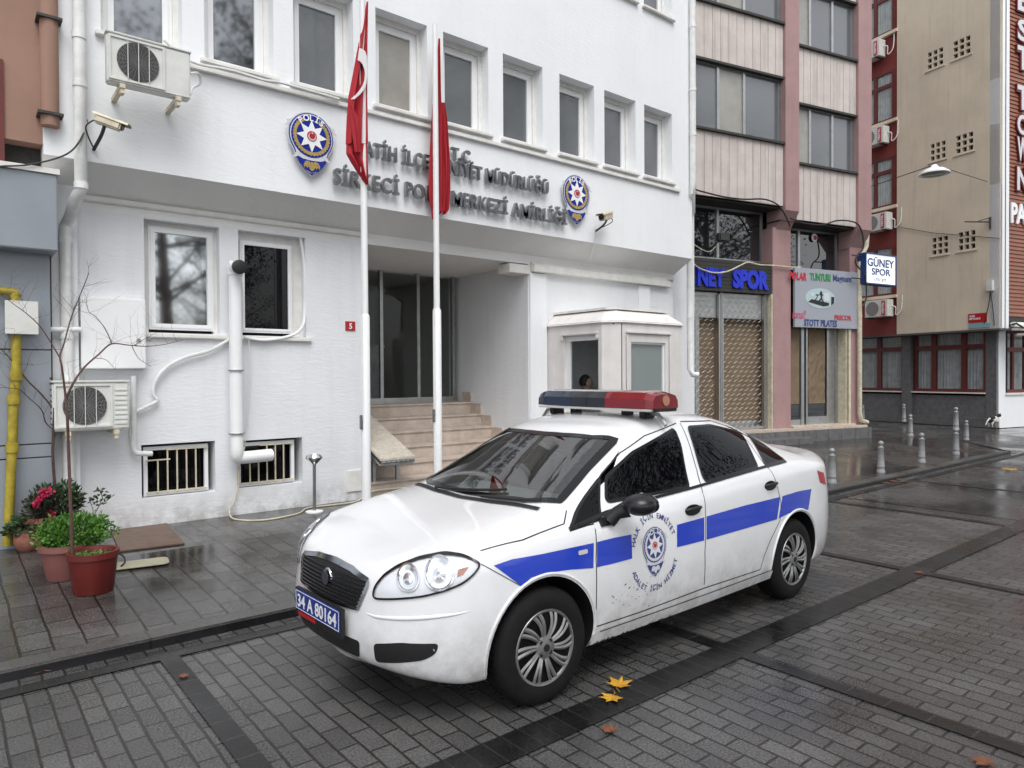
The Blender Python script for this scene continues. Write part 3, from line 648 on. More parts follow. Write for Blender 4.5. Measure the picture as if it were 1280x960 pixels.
def sgn(body,x0,y0,x1,y1,m_,bold=.03,slant=0.):
    a, b_ = on_fr(x0,y1,FS,.22), on_fr(x1,y0,FS,.22)
    return fit_text(MB(FS),body,a.x,b_.x,a.z,b_.z,.216,.004,bold,slant=slant)
mat('txt_red',(.5,.02,.04),.4); mat('txt_green',(.02,.25,.06),.4); mat('txt_navy',(.02,.05,.2),.4); mat('txt_pink',(.6,.03,.12),.4)
sgn('POLAR',986,341,1008,349.5,'txt_red',.05,.1).build('lettering','txt_red',t); sgn('TUNTURI',1012,343,1038,350.5,'x',.04).build('lettering','txt_green',t); sgn('Magnum',1041,345,1064,354,'x',.02).build('lettering','txt_navy',t)
sgn('STOTT PILATES',1005,400.5,1046,407.5,'x',.03).build('lettering','txt_navy',t); sgn('PRECOR',1043,394.5,1064,400,'x',.03).build('lettering','txt_red',t); sgn('icarus!!',990,388,1006,398,'x',.0,.15).build('lettering','txt_pink',t)
c0 = on_fr(1025.5,373,FS,.22); rx = .5; rz = .24
MB(FS).prism([(c0.x+rx*math.cos(a),c0.z+rz*math.sin(a)) for a in [2*math.pi*i/36 for i in range(36)]],.214,.22).build('picture_oval',mat('pic_sky',(.42,.55,.58),.4),t)
mb = MB(FS); mb.prism([(c0.x-.42,c0.z-.10),(c0.x+.1,c0.z-.19),(c0.x+.28,c0.z-.16),(c0.x+.28,c0.z-.10),(c0.x-.3,c0.z-.03)],.209,.214)
mb.prism([(c0.x-.20,c0.z-.05),(c0.x-.16,c0.z-.05),(c0.x-.06,c0.z+.09),(c0.x-.16,c0.z+.09),(c0.x-.16,c0.z+.06),(c0.x-.10,c0.z+.06)],.209,.214)
mb.prism([(c0.x+.36,c0.z+.05),(c0.x+.47,c0.z+.05),(c0.x+.45,c0.z-.1),(c0.x+.36,c0.z-.15)],.209,.214)
mb.prism([(c0.x-.01,c0.z+.17),(c0.x+.04,c0.z+.17),(c0.x+.05,c0.z+.12),(c0.x+.09,c0.z+.06),(c0.x+.05,c0.z+.07),(c0.x+.05,c0.z+.0),(c0.x+.10,c0.z-.07),(c0.x+.13,c0.z-.12),(c0.x+.09,c0.z-.12),(c0.x+.03,c0.z-.03),(c0.x-.04,c0.z-.08),(c0.x-.08,c0.z-.06),(c0.x+.0,c0.z+.0),(c0.x-.0,c0.z+.08),(c0.x-.05,c0.z+.06)],.209,.214)
mb.build('treadmill_picture','black',t)
MB(FS).prism(circ(c0.x-.28,c0.z+.08,.05),.209,.214).prism([(c0.x+.12,c0.z+.14),(c0.x+.3,c0.z+.14),(c0.x+.3,c0.z-.06),(c0.x+.12,c0.z-.06)],.2115,.214).build('picture_detail','silver_emb',t)
# projecting light box sign
Lp = w2(FS,.12,.2,0)
a, b_ = on_fr(1082,357,FS,-.1), on_fr(1118,322,FS,-.1)
# the box hangs from the corner, its face turned toward the street
FB = frame(w2(FS,.25,.05,0), Vector((.985,-.17,0)))
a, b_ = on_fr(1082.5,357,FB,0), on_fr(1119,320,FB,0)
zt_, zb_ = on_fr(1082.5,317,FB,0).z, on_fr(1082.5,353,FB,0).z
t = thing('lightbox_sign','white double line box sign with blue letters hung from the corner of the shop building','sign',w2(FB,a.x,0,zb_))
wall_grid(a.x-.03,b_.x+.03,zb_-.03,zt_+.03,-.02,.22,[(a.x,b_.x,zb_,zt_)],FB).build('case','txt_navy',t)
MB(FB).box(a.x,b_.x,.0,.2,zb_,zt_).build('panel',mat('lit_white',(.85,.88,.9),.4,emit=(.9,.95,1,.35)),t)
hh = zt_-zb_; ww = b_.x-a.x
mb = MB(FB); fit_text(mb,'GÜNEY',a.x+.04*ww,b_.x-.05*ww,zb_+.58*hh,zb_+.93*hh,-.006,.004,.02); fit_text(mb,'SPOR',a.x+.18*ww,b_.x-.17*ww,zb_+.29*hh,zb_+.53*hh,-.006,.004,.02); fit_text(mb,'LTD. ŞTİ.',a.x+.28*ww,b_.x-.3*ww,zb_+.07*hh,zb_+.21*hh,-.006,.004,.0)
mb.build('lettering','txt_navy',t); MB(FB).tube([(a.x-.4,.1,zt_-.05),(a.x,.1,zt_-.05)],.015,6).tube([(a.x-.4,.1,zb_+.1),(a.x,.1,zb_+.1)],.015,6).build('bracket','iron_dark',t)
# small red and white round sticker and floodlight
c0 = on_fr(1018,297,FS,.61); t = MB(FS).lathe([(.0,0),(.10,0),(.10,.01),(.0,.01)],24,(c0.x,.605,c0.z),'y').build('round_sticker','white_sign'); tag(t,'round white sticker with red mark on the upper dark window','sticker')
s2 = MB(FS).lathe([(.0,0),(.055,0),(.055,.006),(.0,.006)],20,(c0.x+.02,.597,c0.z-.01),'y').build('red_mark','red_sign',t)
c0 = on_fr(904,297,FS,.2)
t = thing('floodlight','small dark weathered floodlight on an arm above the blue letter fascia','lamp',w2(FS,c0.x,.2,c0.z))
MB(FS).box(c0.x-.17,c0.x+.14,.12,.27,c0.z-.10,c0.z+.09).build('housing','iron_dark',t,bevel=.03); MB(FS).tube([(c0.x-.02,.2,c0.z),(c0.x-.02,.4,c0.z-.1),(c0.x-.02,.6,c0.z-.18)],.016,6).build('arm','iron_dark',t)
MB(FS).tube(cat_rom([(c0.x-.6,.5,c0.z-.12),(c0.x-.45,.4,c0.z-.25),(c0.x-.25,.35,c0.z-.3),(c0.x-.08,.3,c0.z-.15)]),.01,5).build('lead','pipe_cream',t)

# ================================================================== HOTEL (beige flank, red recess, clapboard front)
FH = frame(w2(FS,6.5,0,0), -N2, U2)       # x toward the camera along the flank, y into the wall
ho = thing('corner_hotel','tall beige and red corner building with clapboard front and dark ground floor','building',w2(FS,6.5,.7,0))
def hpt(px,py,y=0): return on_fr(px,py,FH,y)
holes = []
grid_x = []
rows = [((1158.3,66,89),(1179.5,),(1190.5,52,75.6),(1213.7,)),((1162,180,203),(1182.5,),(1193.8,169.7,194),(1217.2,)),((1164,297,320),(1185.6,),(1197,290,314.5),(1219.9,))]
for a1,a2,b1,b2 in rows:
    for (p,q) in ((a1,a2),(b1,b2)):
        xl = hpt(p[0],p[1]).x; xr = hpt(q[0],p[1]).x; zt_ = hpt(p[0],p[1]).z; zb_ = hpt(p[0],p[2]).z
        grid_x.append((xl,xr,zb_,zt_))
        for i in range(3):
            for j in range(3):
                wx = (xr-xl)/3; wz = (zt_-zb_)/3
                holes.append((xl+i*wx+.035,xl+(i+1)*wx-.02,zb_+j*wz+.03,zb_+(j+1)*wz-.03))
zB = 3.02; xr_ = -.70; xl_ = -3.97
def simple_wall(x0,x1,z0,z1,y0,y1,holes,fr):
    return wall_grid(x0,x1,z0,z1,y0,y1,holes,fr)
for k,(a,b_) in enumerate(((zB,7.3),(7.3,10.4),(10.4,16.5))):
    hs = [h for h in holes if a<h[2]<b_]
    wall_grid(xl_,xr_,a,b_,0,.12,hs,FH).build('flank_wall','beige',ho)
mb = MB(FH)
for a,b_,c,d in grid_x: mb.box(a-.05,b_+.05,-.03,0,c-.05,c-.02)
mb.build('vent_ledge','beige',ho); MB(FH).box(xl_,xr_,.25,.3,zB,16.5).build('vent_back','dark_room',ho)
MB(FH).box(-9,xl_,.06,.3,zB,16.5).build('recess_wall','hotel_red',ho)
MB(FH).box(-9,xr_,.0,.6,zB-.06,zB-.003).build('overhang_soffit','grey_dark',ho)
MB(FH).box(-9,xr_,.3,12,16.5,16.7).box(-9,-8.9,.3,12,0,16.5).build('rear_wall','beige',ho)
for a,b_ in ((11.97+.01,13.55),):
    pass
for k,(zb_,zt_) in enumerate(((13.27,14.95),(10.30,11.97),(7.39,9.06),(4.36,6.03))):
    x1 = -4.10; x0 = -5.75; xm = -4.78
    hs = []
    for (a,b_) in ((x0,xm),(xm,x1)):
        hs.append((a+.06,b_-.06,zb_+.07,zt_-.55)); hs.append((a+.06,b_-.06,zt_-.42,zt_-.07))
    f = wall_grid(x0,x1,zb_,zt_,-.005,.05,hs,FH).build('window','wood_red',ho)
    mb = MB(FH)                                        # pleated net curtain behind the glass
    n=60; vs=[]; 
    for i in range(n+1):
        x = x0+(x1-x0)*i/n; yv = .045+.010*math.sin(i*1.9)
        vs += [(x,yv,zb_+.04),(x,yv,zt_-.04)]
    mb.add(vs,[(2*i,2*i+2,2*i+3,2*i+1) for i in range(n)]); mb.build('curtain','curtain',f); MB(FH).box(x0+.03,x1-.03,.018,.022,zb_+.04,zt_-.04).build('pane','clear_glass',f)
    MB(FH).box(x0-.05,xl_+.03,-.07,.06,zb_-.10,zb_-.0).build('sill','beige',f)
# ground floor flank
GY = .5
mb = MB(FH); mb.box(-4.05,-3.75,GY-.12,GY+.3,WK-.1,zB-.06).box(-1.37,-1.06,GY-.02,GY+.3,WK-.1,zB-.06).box(-9,-8.6,GY,GY+.3,WK-.1,zB-.06).box(-3.75,-1.37,GY,GY+.2,WK-.1,.98).box(-8.6,-4.05,GY,GY+.2,WK-.1,.98).box(-9,-1.03,GY-.07,GY+.1,WK-.1,.30)
mb.build('stone_dado','stone_grey',ho)
MB(FH).box(-3.75,-1.37,GY-.08,GY+.1,1.05,1.09).box(-8.6,-4.05,GY-.08,GY+.1,1.05,1.09).build('window_ledge','white_trim',ho)
for x0,x1,cs in ((-3.68,-1.37,[-3.02,-2.05]),(-8.6,-4.07,[-7.2,-6.1,-5.0])):
    c = [x0]+cs+[x1]; hs = []
    for i in range(len(c)-1): hs += [(c[i]+.08,c[i+1]-.08,1.19,2.46),(c[i]+.08,c[i+1]-.08,2.60,2.95)]
    f = wall_grid(x0,x1,1.09,zB-.02,GY,GY+.07,hs,FH).build('ground_window','wood_red',ho)
    n=90; vs=[]
    for i in range(n+1):
        x = x0+(x1-x0)*i/n; vs += [(x,GY+.14+.02*math.sin(i*1.7)+.01*math.sin(i*.6),1.1),(x,GY+.14+.02*math.sin(i*1.7),zB-.02)]
    MB(FH).add(vs,[(2*i,2*i+2,2*i+3,2*i+1) for i in range(n)]).build('curtain','curtain',f); MB(FH).box(x0+.04,x1-.04,GY+.03,GY+.035,1.12,zB-.04).build('pane','clear_glass',f)
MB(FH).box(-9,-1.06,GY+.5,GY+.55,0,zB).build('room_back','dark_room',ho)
# street front of the hotel
MB(FS).box(6.5,6.97,.70,1.0,3.02,16.5).build('corner_pilaster','white_plaster',ho,bevel=.01)
mb = MB(FS)
for i in range(110):
    z = 3.4+.118*i; mb.add([(6.97,.80,z+.112),(20,.80,z+.112),(20,.775,z),(6.97,.775,z),(6.97,.83,z),(20,.83,z)],[(0,1,2,3),(3,2,5,4)])
mat('clap', (.27,.105,.065), .6, var=.15, vscale=4); mb.build('clapboard','clap',ho); MB(FS).box(6.97,20,.80,1.0,3.02,16.5).build('clapboard_back','iron_dark',ho)
MB(FS).box(7.06,7.40,1.03,1.3,WK-.1,3.0).box(7.40,20,1.03,1.3,WK-.1,1.02).box(9.2,9.6,1.03,1.3,1.02,3.0).box(7.0,20,.8,1.3,3.0,3.05).build('front_wall','white_plaster',ho)
MB(FS).box(7.38,9.2,.98,1.1,1.02,1.08).build('front_ledge','white_trim',ho)
f = wall_grid(7.40,9.2,1.08,3.0,1.08,1.16,[(7.48,7.85,1.18,2.35),(7.95,8.5,1.18,2.35),(8.6,9.1,1.18,2.35),(7.48,7.85,2.48,2.92),(7.95,8.5,2.48,2.92),(8.6,9.1,2.48,2.92)],FS).build('front_window','wood_red',ho)
MB(FS).box(7.42,9.18,1.11,1.12,1.1,2.98).build('pane','clear_glass',f); MB(FS).box(7.42,9.18,1.3,1.32,1.1,2.98).build('curtain','curtain',f)
# vertical lettering on the clapboard
t = thing('hotel_lettering','tall white and red letters down the clapboard front at the right edge','lettering',w2(FS,7.4,.7,6))
def ltr(ch,py0,py1,x0=7.38,wd=.6,d=.14):
    z1, z0 = on_fr(1270,py0,FS,.6).z, on_fr(1270,py1,FS,.6).z
    fit_text(MBL,ch,x0,x0+wd,z0,z1,.775,.05,.09); fit_text(MBR,ch,x0+.02,x0+wd-.02,z0+.03,z1-.03,.722,.012,.03)
MBL, MBR = MB(FS), MB(FS)
for ch,a,b_ in (('E',-24,8),('S',16,46),('T',50,82),('T',100,133),('O',137,165),('W',166,198),('N',204,236)): ltr(ch,a,b_)
MBR.build('letter_face','silver_emb',t); MBL.build('letter_body',mat('letter_wine',(.14,.012,.016),.4),t)
MBL = MB(FS); fit_text(MBL,'PAL',7.12,8.2,on_fr(1268,277,FS,.6).z,on_fr(1268,251,FS,.6).z,.76,.04,.03); MBL.build('word','white_sign',t)
# red and white awning rolled up at the corner
t = thing('rolled_awning','rolled pale awning with metal arms over the corner window','awning',w2(FS,8.2,.5,2.8))
mb = MB(FS); mb.tube([(7.0,.62,3.14),(11,.62,3.14)],.07,10).box(7.0,11,.35,.62,2.96,3.03).box(7.0,11,.2,.5,2.80,2.86); mb.build('canvas_roll','white_trim',t,smooth=True)
MB(FS).tube([(7.05,.8,3.1),(6.98,.5,3.16),(7.0,.3,3.0)],.03,6).tube([(9.9,.8,3.1),(9.9,.3,3.0)],.03,6).build('arm','iron_dark',t)
# street name plate
a, b_ = hpt(1210.5,404,-.01), hpt(1233.5,391.5,-.01)
t = thing('street_name_plate','red street name plate low on the beige flank near the corner','sign',w2(FH,a.x,0,a.z))
MB(FH).box(a.x,b_.x,-.02,-.0,a.z,b_.z+.02).build('plate','red_sign',t)
mb = MB(FH); ww=b_.x-a.x; hh=b_.z-a.z; fit_text(mb,'ALEM',a.x+.06*ww,a.x+.36*ww,a.z+.66*hh,a.z+.9*hh,-.022,.003,.02); fit_text(mb,'MEYDANI',a.x+.06*ww,a.x+.66*ww,a.z+.34*hh,a.z+.58*hh,-.022,.003,.02); mb.build('lettering','white_sign',t)
MB(FH).box(a.x+.02,b_.x+.1,-.03,-.0,a.z-.16,a.z-.02).build('lower_strip','sky_strip' if 'sky_strip' in M else mat('sky_strip',(.2,.38,.42),.5),t)
# service box and cables on the flank
p = hpt(1238,358,-.05)
t = thing('cable_box','small grey junction box with cable tail on the beige flank','box',w2(FH,p.x,0,p.z))
MB(FH).box(p.x-.09,p.x+.09,-.12,0,p.z-.14,p.z+.17).build('case','ac_white',t,bevel=.01)
mb = MB(FH)
for path in ([(1238,364),(1236,380),(1230,405)],[(1238,364),(1241,385),(1243,407)]): mb.tube(cat_rom([Vector((hpt(x,y,-.03).x,-.03,hpt(x,y,-.03).z)) for x,y in path]),.012,5)
mb.build('cable','black',t)
p = hpt(1229,277,-.02)
t = thing('wall_bracket','rusty iron wall bracket sticking out of the beige flank','bracket',w2(FH,p.x,0,p.z))
MB(FH).tube([(p.x+.2,-.02,p.z+.1),(p.x+.2,-.02,p.z-.25)],.03,6).tube([(p.x+.2,-.02,p.z-.05),(p.x-.1,-.75,p.z-.05)],.02,6).tube([(p.x+.2,-.02,p.z+.08),(p.x,-.4,p.z-.05)],.012,6).build('iron_arm','iron_dark',t)
# street lamp hung on a wire
pa = w2(FH,*hpt(1234,227,-.03)); lamp = None
dl = ray(1168,215); pl = CAMP + dl*(19.0/ dl.length)
t = thing('hanging_street_lamp','white dish street lamp hung on a wire across the lane','street lamp',pl)
MB().lathe([(.0,.16),(.05,.16),(.09,.10),(.20,.06),(.31,-.02),(.315,-.05),(.30,-.055),(.28,-.04),(.12,.0),(.0,.02)],28,pl,squash=1).build('dish','pvc_white',t,smooth=True)
MB().lathe([(.0,-.06),(.24,-.05),(.26,-.035),(.0,-.03)],28,pl).build('lens',mat('lens_grey',(.25,.27,.27),.2),t,smooth=True)
pb = w2(FS,.02,.2,6.3)
mb = MB(); mb.tube([pb,pl+Vector((0,0,.16)),pa],.010,5); mb.tube([w2(FH,*hpt(1086,277,-.03)),w2(FH,*hpt(1165,291,-.03)),w2(FH,*hpt(1250,298,-.03))],.010,5); mb.build('suspension_wire','iron_dark',t)
# wall air conditioners of the recess
def split_unit(px0,px1,py0,py1,label):
    a, b_ = hpt(px0,py1,-.45), hpt(px1,py0,-.45)
    x1 = hpt(px1,(py0+py1)/2,-.05).x; z1 = hpt(px1,py0,-.3).z; z0 = z1-.58; x0 = x1-.85; y0, y1 = -.38, -.05
    t = thing('air_conditioner',label,'air conditioner',w2(FH,x0,0,z0),'outdoor units on the red recess')
    MB(FH).box(x0,x1,y0,y1,z0,z1).build('casing','ac_white',t,bevel=.015)
    MB(FH).lathe([(.0,0),(.235,0),(.235,.01),(.0,.01)],24,(x0+.30,y0-.012,(z0+z1)/2),'y').build('fan_grille','fan_grey',t)
    MB(FH).box(x1-.20,x1-.08,y0-.012,y0,z0+.05,z1-.05).build('red_strip','red_sign',t)
    fx = MB(FH); v,f_ = text2d('VESTEL',.0,.04); W = max(p.x for p in v)
    fx.add([(x1-.11-p.y*.09, y0-.016, z0+.08+(z1-z0-.16)*p.x/W) for p in v],f_); fx.build('lettering','white_sign',t)
    MB(FH).box(x0+.05,x0+.10,-.42,0,z0-.04,z0).box(x1-.14,x1-.09,-.42,0,z0-.04,z0).build('bracket','iron_dark',t)
    MB(FH).tube(cat_rom([(x1,-.15,z0+.35),(x1+.12,-.12,z0+.3),(x1+.1,-.08,z0+.05),(x1+.25,-.02,z0+.2),(x1+.28,0,z0+.7)]),.018,6).build('hose','pipe_white',t)
split_unit(1084,1107,45,70,'outdoor unit with red strip, highest on the red recess')
split_unit(1085,1112,154,180,'outdoor unit with red strip, second from the top on the red recess')
split_unit(1086,1116,263,287,'outdoor unit with red strip just above the blue lettered lightbox sign')
split_unit(1086,1117,373,396,'outdoor unit with red strip below the lightbox sign, lowest on the recess')
# ================================================================== LEFT NEIGHBOUR
t = thing('neighbour_shop','grey panelled shop front under a tan wall at the left edge of the photo','building',(-3,8.0,0))
RX = on_y(72,260,7.72).x
MB().box(-8,on_y(57,100,7.9).x,7.9,8.2,3.9,11.6).build('upper_wall','tan_wall',t)
MB().box(-8,RX,7.72,8.2,on_y(60,313,7.72).z,on_y(60,217,7.72).z).build('sign_box','grey_panel',t,bevel=.01)
MB().box(-8,RX+.02,7.70,8.2,on_y(60,217,7.72).z,on_y(60,217,7.72).z+.05).build('box_coping','white_trim',t)
mb = MB(); xr = on_y(64,450,8.0).x; z = WK
for z0,z1 in ((WK,.95),(.96,on_y(30,556,8.0).z-.005),(on_y(30,556,8.0).z+.005,on_y(30,437,8.0).z-.005),(on_y(30,437,8.0).z+.005,3.4)): mb.box(-8,xr,8.0,8.1,z0,z1)
mb.build('grey_cladding','grey_panel',t,bevel=.004); MB().box(-8,xr+.02,8.09,14,0,11.6).build('rear_wall','iron_dark',t)
MB().box(-8,on_y(5,150,7.9).x,7.88,7.9,on_y(3,205,7.9).z,on_y(3,75,7.9).z).build('window','wood_red',t)
x = on_y(61,60,7.82).x
p = MB().tube([(x,7.80,4.05),(x,7.80,11.6)],.075,14).build('downpipe','tan_wall',t,smooth=True)
mb = MB()
for py in (25,144): zz = on_y(61,py,7.8).z; mb.box(x-.10,x+.10,7.71,7.9,zz-.012,zz+.012)
mb.build('clamp','iron_dark',p)
# gas box with yellow pipe
g = on_y(28,396,7.9); t = thing('gas_meter_box','pale steel gas box on the grey cladding, yellow pipe going in and out','meter box',(g.x,8,1.5))
a, b_ = on_y(8,416,7.86), on_y(46,378,7.86)
MB().box(a.x,b_.x,7.86,8.0,a.z,b_.z).build('case','ac_white',t,bevel=.012); MB().box(a.x-.01,b_.x+.01,7.84,7.86,a.z-.01,b_.z+.005).build('lid','ac_white',t,bevel=.004)
xp = on_y(20,430,7.9).x; zt_ = on_y(20,368,7.9).z
MB().tube(cat_rom([(xp-1.6,7.92,zt_+.05),(xp-.12,7.92,zt_+.03),(xp-.01,7.92,zt_-.01),(xp,7.92,b_.z)],6),.035,12).build('inlet_pipe','yellow_pipe',t,smooth=True)
pp = [on_y(x,y,7.92) for x,y in ((20,418),(20,470),(17,500),(15,560),(12,630),(9,682))]
mb = MB(); mb.tube(pp,.040,12)
for q in (pp[1],pp[2],pp[3]): mb.tube([q+Vector((0,0,.04)),q-Vector((0,0,.04))],.052,12)
mb.build('outlet_pipe','yellow_pipe',t,smooth=True)

# ================================================================== PIPES ON THE POLICE STATION
def pipe(name,label,pts,r,m,cat='pipe',joints=(),n=16,group=None):
    t = thing(name,label,cat,pts[0] if pts[0][2]<pts[-1][2] else pts[-1],group)
    MB().tube(pts,r,n).build('tube',m,t,smooth=True)
    mb = MB()
    for q,dz in joints:
        q = Vector(q); mb.tube([q-Vector((0,0,dz)),q+Vector((0,0,dz))],r*1.13,n)
    if joints: mb.build('collar',m,t,smooth=True)
    return t
x1 = on_y(99,60,7.76).x; zz = lambda py,px=99,y=7.76: on_y(px,py,y).z
lo = on_y(83,400,8.14).x
pipe('rain_pipe','white rain pipe with an elbow at the left corner of the station',[(x1,7.76,11.7),(x1,7.76,zz(60)),(x1,7.76,zz(236)),(x1-.03,7.82,zz(245)),(lo+.03,8.06,zz(266)),(lo,8.12,zz(276)),(lo,8.13,2),(lo,8.13,WK)],.055,'pipe_white',joints=[((x1,7.76,zz(y_)),.03) for y_ in (45,105,232)]+[((lo,8.13,on_y(83,y_,8.13).z),.03) for y_ in (300,420)])
xr = on_y(866,120,7.78).x; xl = on_y(861,380,8.1).x
pipe('rain_pipe','white rain pipe with a kink between the station and the stained boarding',[(xr,7.78,11.7),(xr,7.78,on_y(866,228,7.78).z),(xr,7.80,on_y(865,240,7.78).z),(xl,8.02,on_y(862,264,8.0).z),(xl,8.08,on_y(861,275,8.1).z),(xl,8.08,on_y(862,462,8.1).z),(xl+.03,8.04,on_y(862,468,8.1).z),(xl+.12,7.98,on_y(862,469,8.1).z)],.055,'pipe_white',joints=[((xr,7.78,on_y(866,y_,7.78).z),.03) for y_ in (33,112,168)]+[((xl,8.08,on_y(861,y_,8.1).z),.02) for y_ in (315,397)])
# drain pipe of the shop building
pts = [w2(FS,*on_fr(px,py,FS,.2)) for px,py in ((1084,290),(1083,308),(1077,320),(1074.5,330),(1074.5,515),(1076,525),(1084,528))]
pipe('drain_pipe','cream drain pipe with a white foot beside the lightbox sign',pts,.055,'pipe_cream',joints=[(pts[3],.06),(w2(FS,*on_fr(1074.5,395,FS,.2)),.02)])
# boiler flue
xf = on_y(295,450,8.1).x; z0 = on_y(295,572,8.1).z; z1 = on_y(295,342,8.1).z
t = thing('boiler_flue','fat white flue pipe with a round black mouth between the two ground-floor windows','flue',(xf,8.1,z0))
MB().tube(cat_rom([(xf+.42,8.2,z0-.01),(xf+.15,8.14,z0-.01),(xf+.02,8.12,z0),(xf,8.1,z0+.06),(xf,8.1,z0+.2)],4)+[(xf,8.1,z1)],.072,20).build('duct','pvc_white',t,smooth=True)
MB().tube([(xf,8.1,z1-.02),(xf,8.1,z1+.07),(xf+.01,8.08,z1+.1)],.082,20).tube([(xf,8.18,z1+.06),(xf-.01,7.93,z1+.05)],.072,20).build('elbow','pvc_white',t,smooth=True)
MB().lathe([(.0,-.01),(.05,-.012),(.078,.0),(.08,.03),(.0,.03)],24,(xf-.01,7.90,z1+.05),'y').build('mouth','black',t,smooth=True)
mb = MB()
for py in (463,542): zq = on_y(295,py,8.1).z; mb.tube([(xf,8.1,zq-.007),(xf,8.1,zq+.007)],.088,20)
mb.build('clamp_ring','steel',t)
# hoses and cords
def cord(name,label,pts,r,m,n=6,cat='cable',k=6): return tag(MB().tube(cat_rom(pts,k),r,n).build(name,m,smooth=True),label,cat)
W_ = lambda px,py,y=8.21: on_y(px,py,y)
cord('corrugated_hose','pale corrugated hose curling down the wall to the lower outdoor unit',[W_(287,424),W_(262,438),W_(228,448),W_(205,462),W_(193,480),W_(192,493),W_(196,501),W_(180,510),W_(168,517),W_(164,530),W_(163,545)],.018,'pipe_white')
cord('corrugated_hose','white hose up the right window reveal and along its sill',[W_(372,287,8.3),W_(376,300,8.3),W_(380,330,8.28),W_(381,380,8.28),W_(378,408,8.22),W_(362,420),W_(330,425),W_(305,421)],.018,'pvc_white')
cord('power_cord','cream cord running from the flue down the wall and along its foot to the steps',[W_(307,552,8.15),W_(303,570,8.15),W_(298,590),W_(298,608),W_(292,628),W_(287,640),on_z(294,649,.13),on_z(330,650,.13),on_z(372,642,.13),on_z(392,637,.13)+Vector((0,.15,0)),on_z(425,632,.13)+Vector((0,.1,0)),on_z(447,626,.14),on_y(462,615,8.28),on_y(500,610,8.29),on_y(530,607,8.29)],.009,'pipe_cream')
cord('condensate_pipe','short white drain pipe bending from the outdoor unit into the barred window',[W_(167,470,8.2),W_(167,530,8.2),W_(167,558,8.2),W_(171,566,8.19),W_(180,567,8.19),W_(190,567,8.2)],.028,'pipe_white',12)
cord('thin_wire','thin wire running down the wall beside the flue',[W_(311,422),W_(312,470),W_(309,520),W_(306,552)],.006,'pipe_white')
cord('roof_cable','white cable bundle lying along the first floor sills',[W_(205,50,7.78),W_(240,77,7.75),W_(290,88,7.74),W_(330,100,7.74),W_(350,103,7.74),W_(400,117,7.76),W_(424,124,7.78)],.016,'pipe_white')
cord('wall_cable','dark cable sagging from the left corner pipe across the tan wall',[on_y(109,150,7.8),on_y(103,170,7.7),on_y(90,188,7.68),on_y(70,198,7.68),on_y(35,206,7.68),on_y(0,208,7.68),on_y(-40,212,7.68)],.008,'iron_dark')
cord('wall_cable','thin white cable down the upper wall by the second camera and under the soffit',[on_y(744,282,7.82),on_y(743,300,7.82),on_y(741,315,7.9),on_y(737,327,8.0)],.008,'pipe_white',k=2)
cord('wall_cable','black cable looping over the boarding to the first pink column',[w2(FS,*on_fr(x,y,FS,.03)) for x,y in ((866,236),(880,240),(905,246),(930,249),(955,249),(972,256),(981,268),(988,283))],.018,'black')
cord('wall_cable','black cable bundle under the second boarding ending at the drain pipe',[w2(FS,*on_fr(x,y,FS,.0)) for x,y in ((988,273),(1005,279),(1028,281),(1045,276),(1060,276),(1072,280),(1078,292),(1079,310),(1071,320),(1070,330),(1081,345),(1083,370),(1079,383))],.018,'black')
cord('wall_cable','pale cable drooping in front of the blue letters',[w2(FS,*on_fr(x,y,FS,.24)) for x,y in ((866,329),(876,336),(893,341),(910,339),(925,332),(935,328),(950,331),(970,332),(988,334),(1001,334))],.016,'pipe_cream')

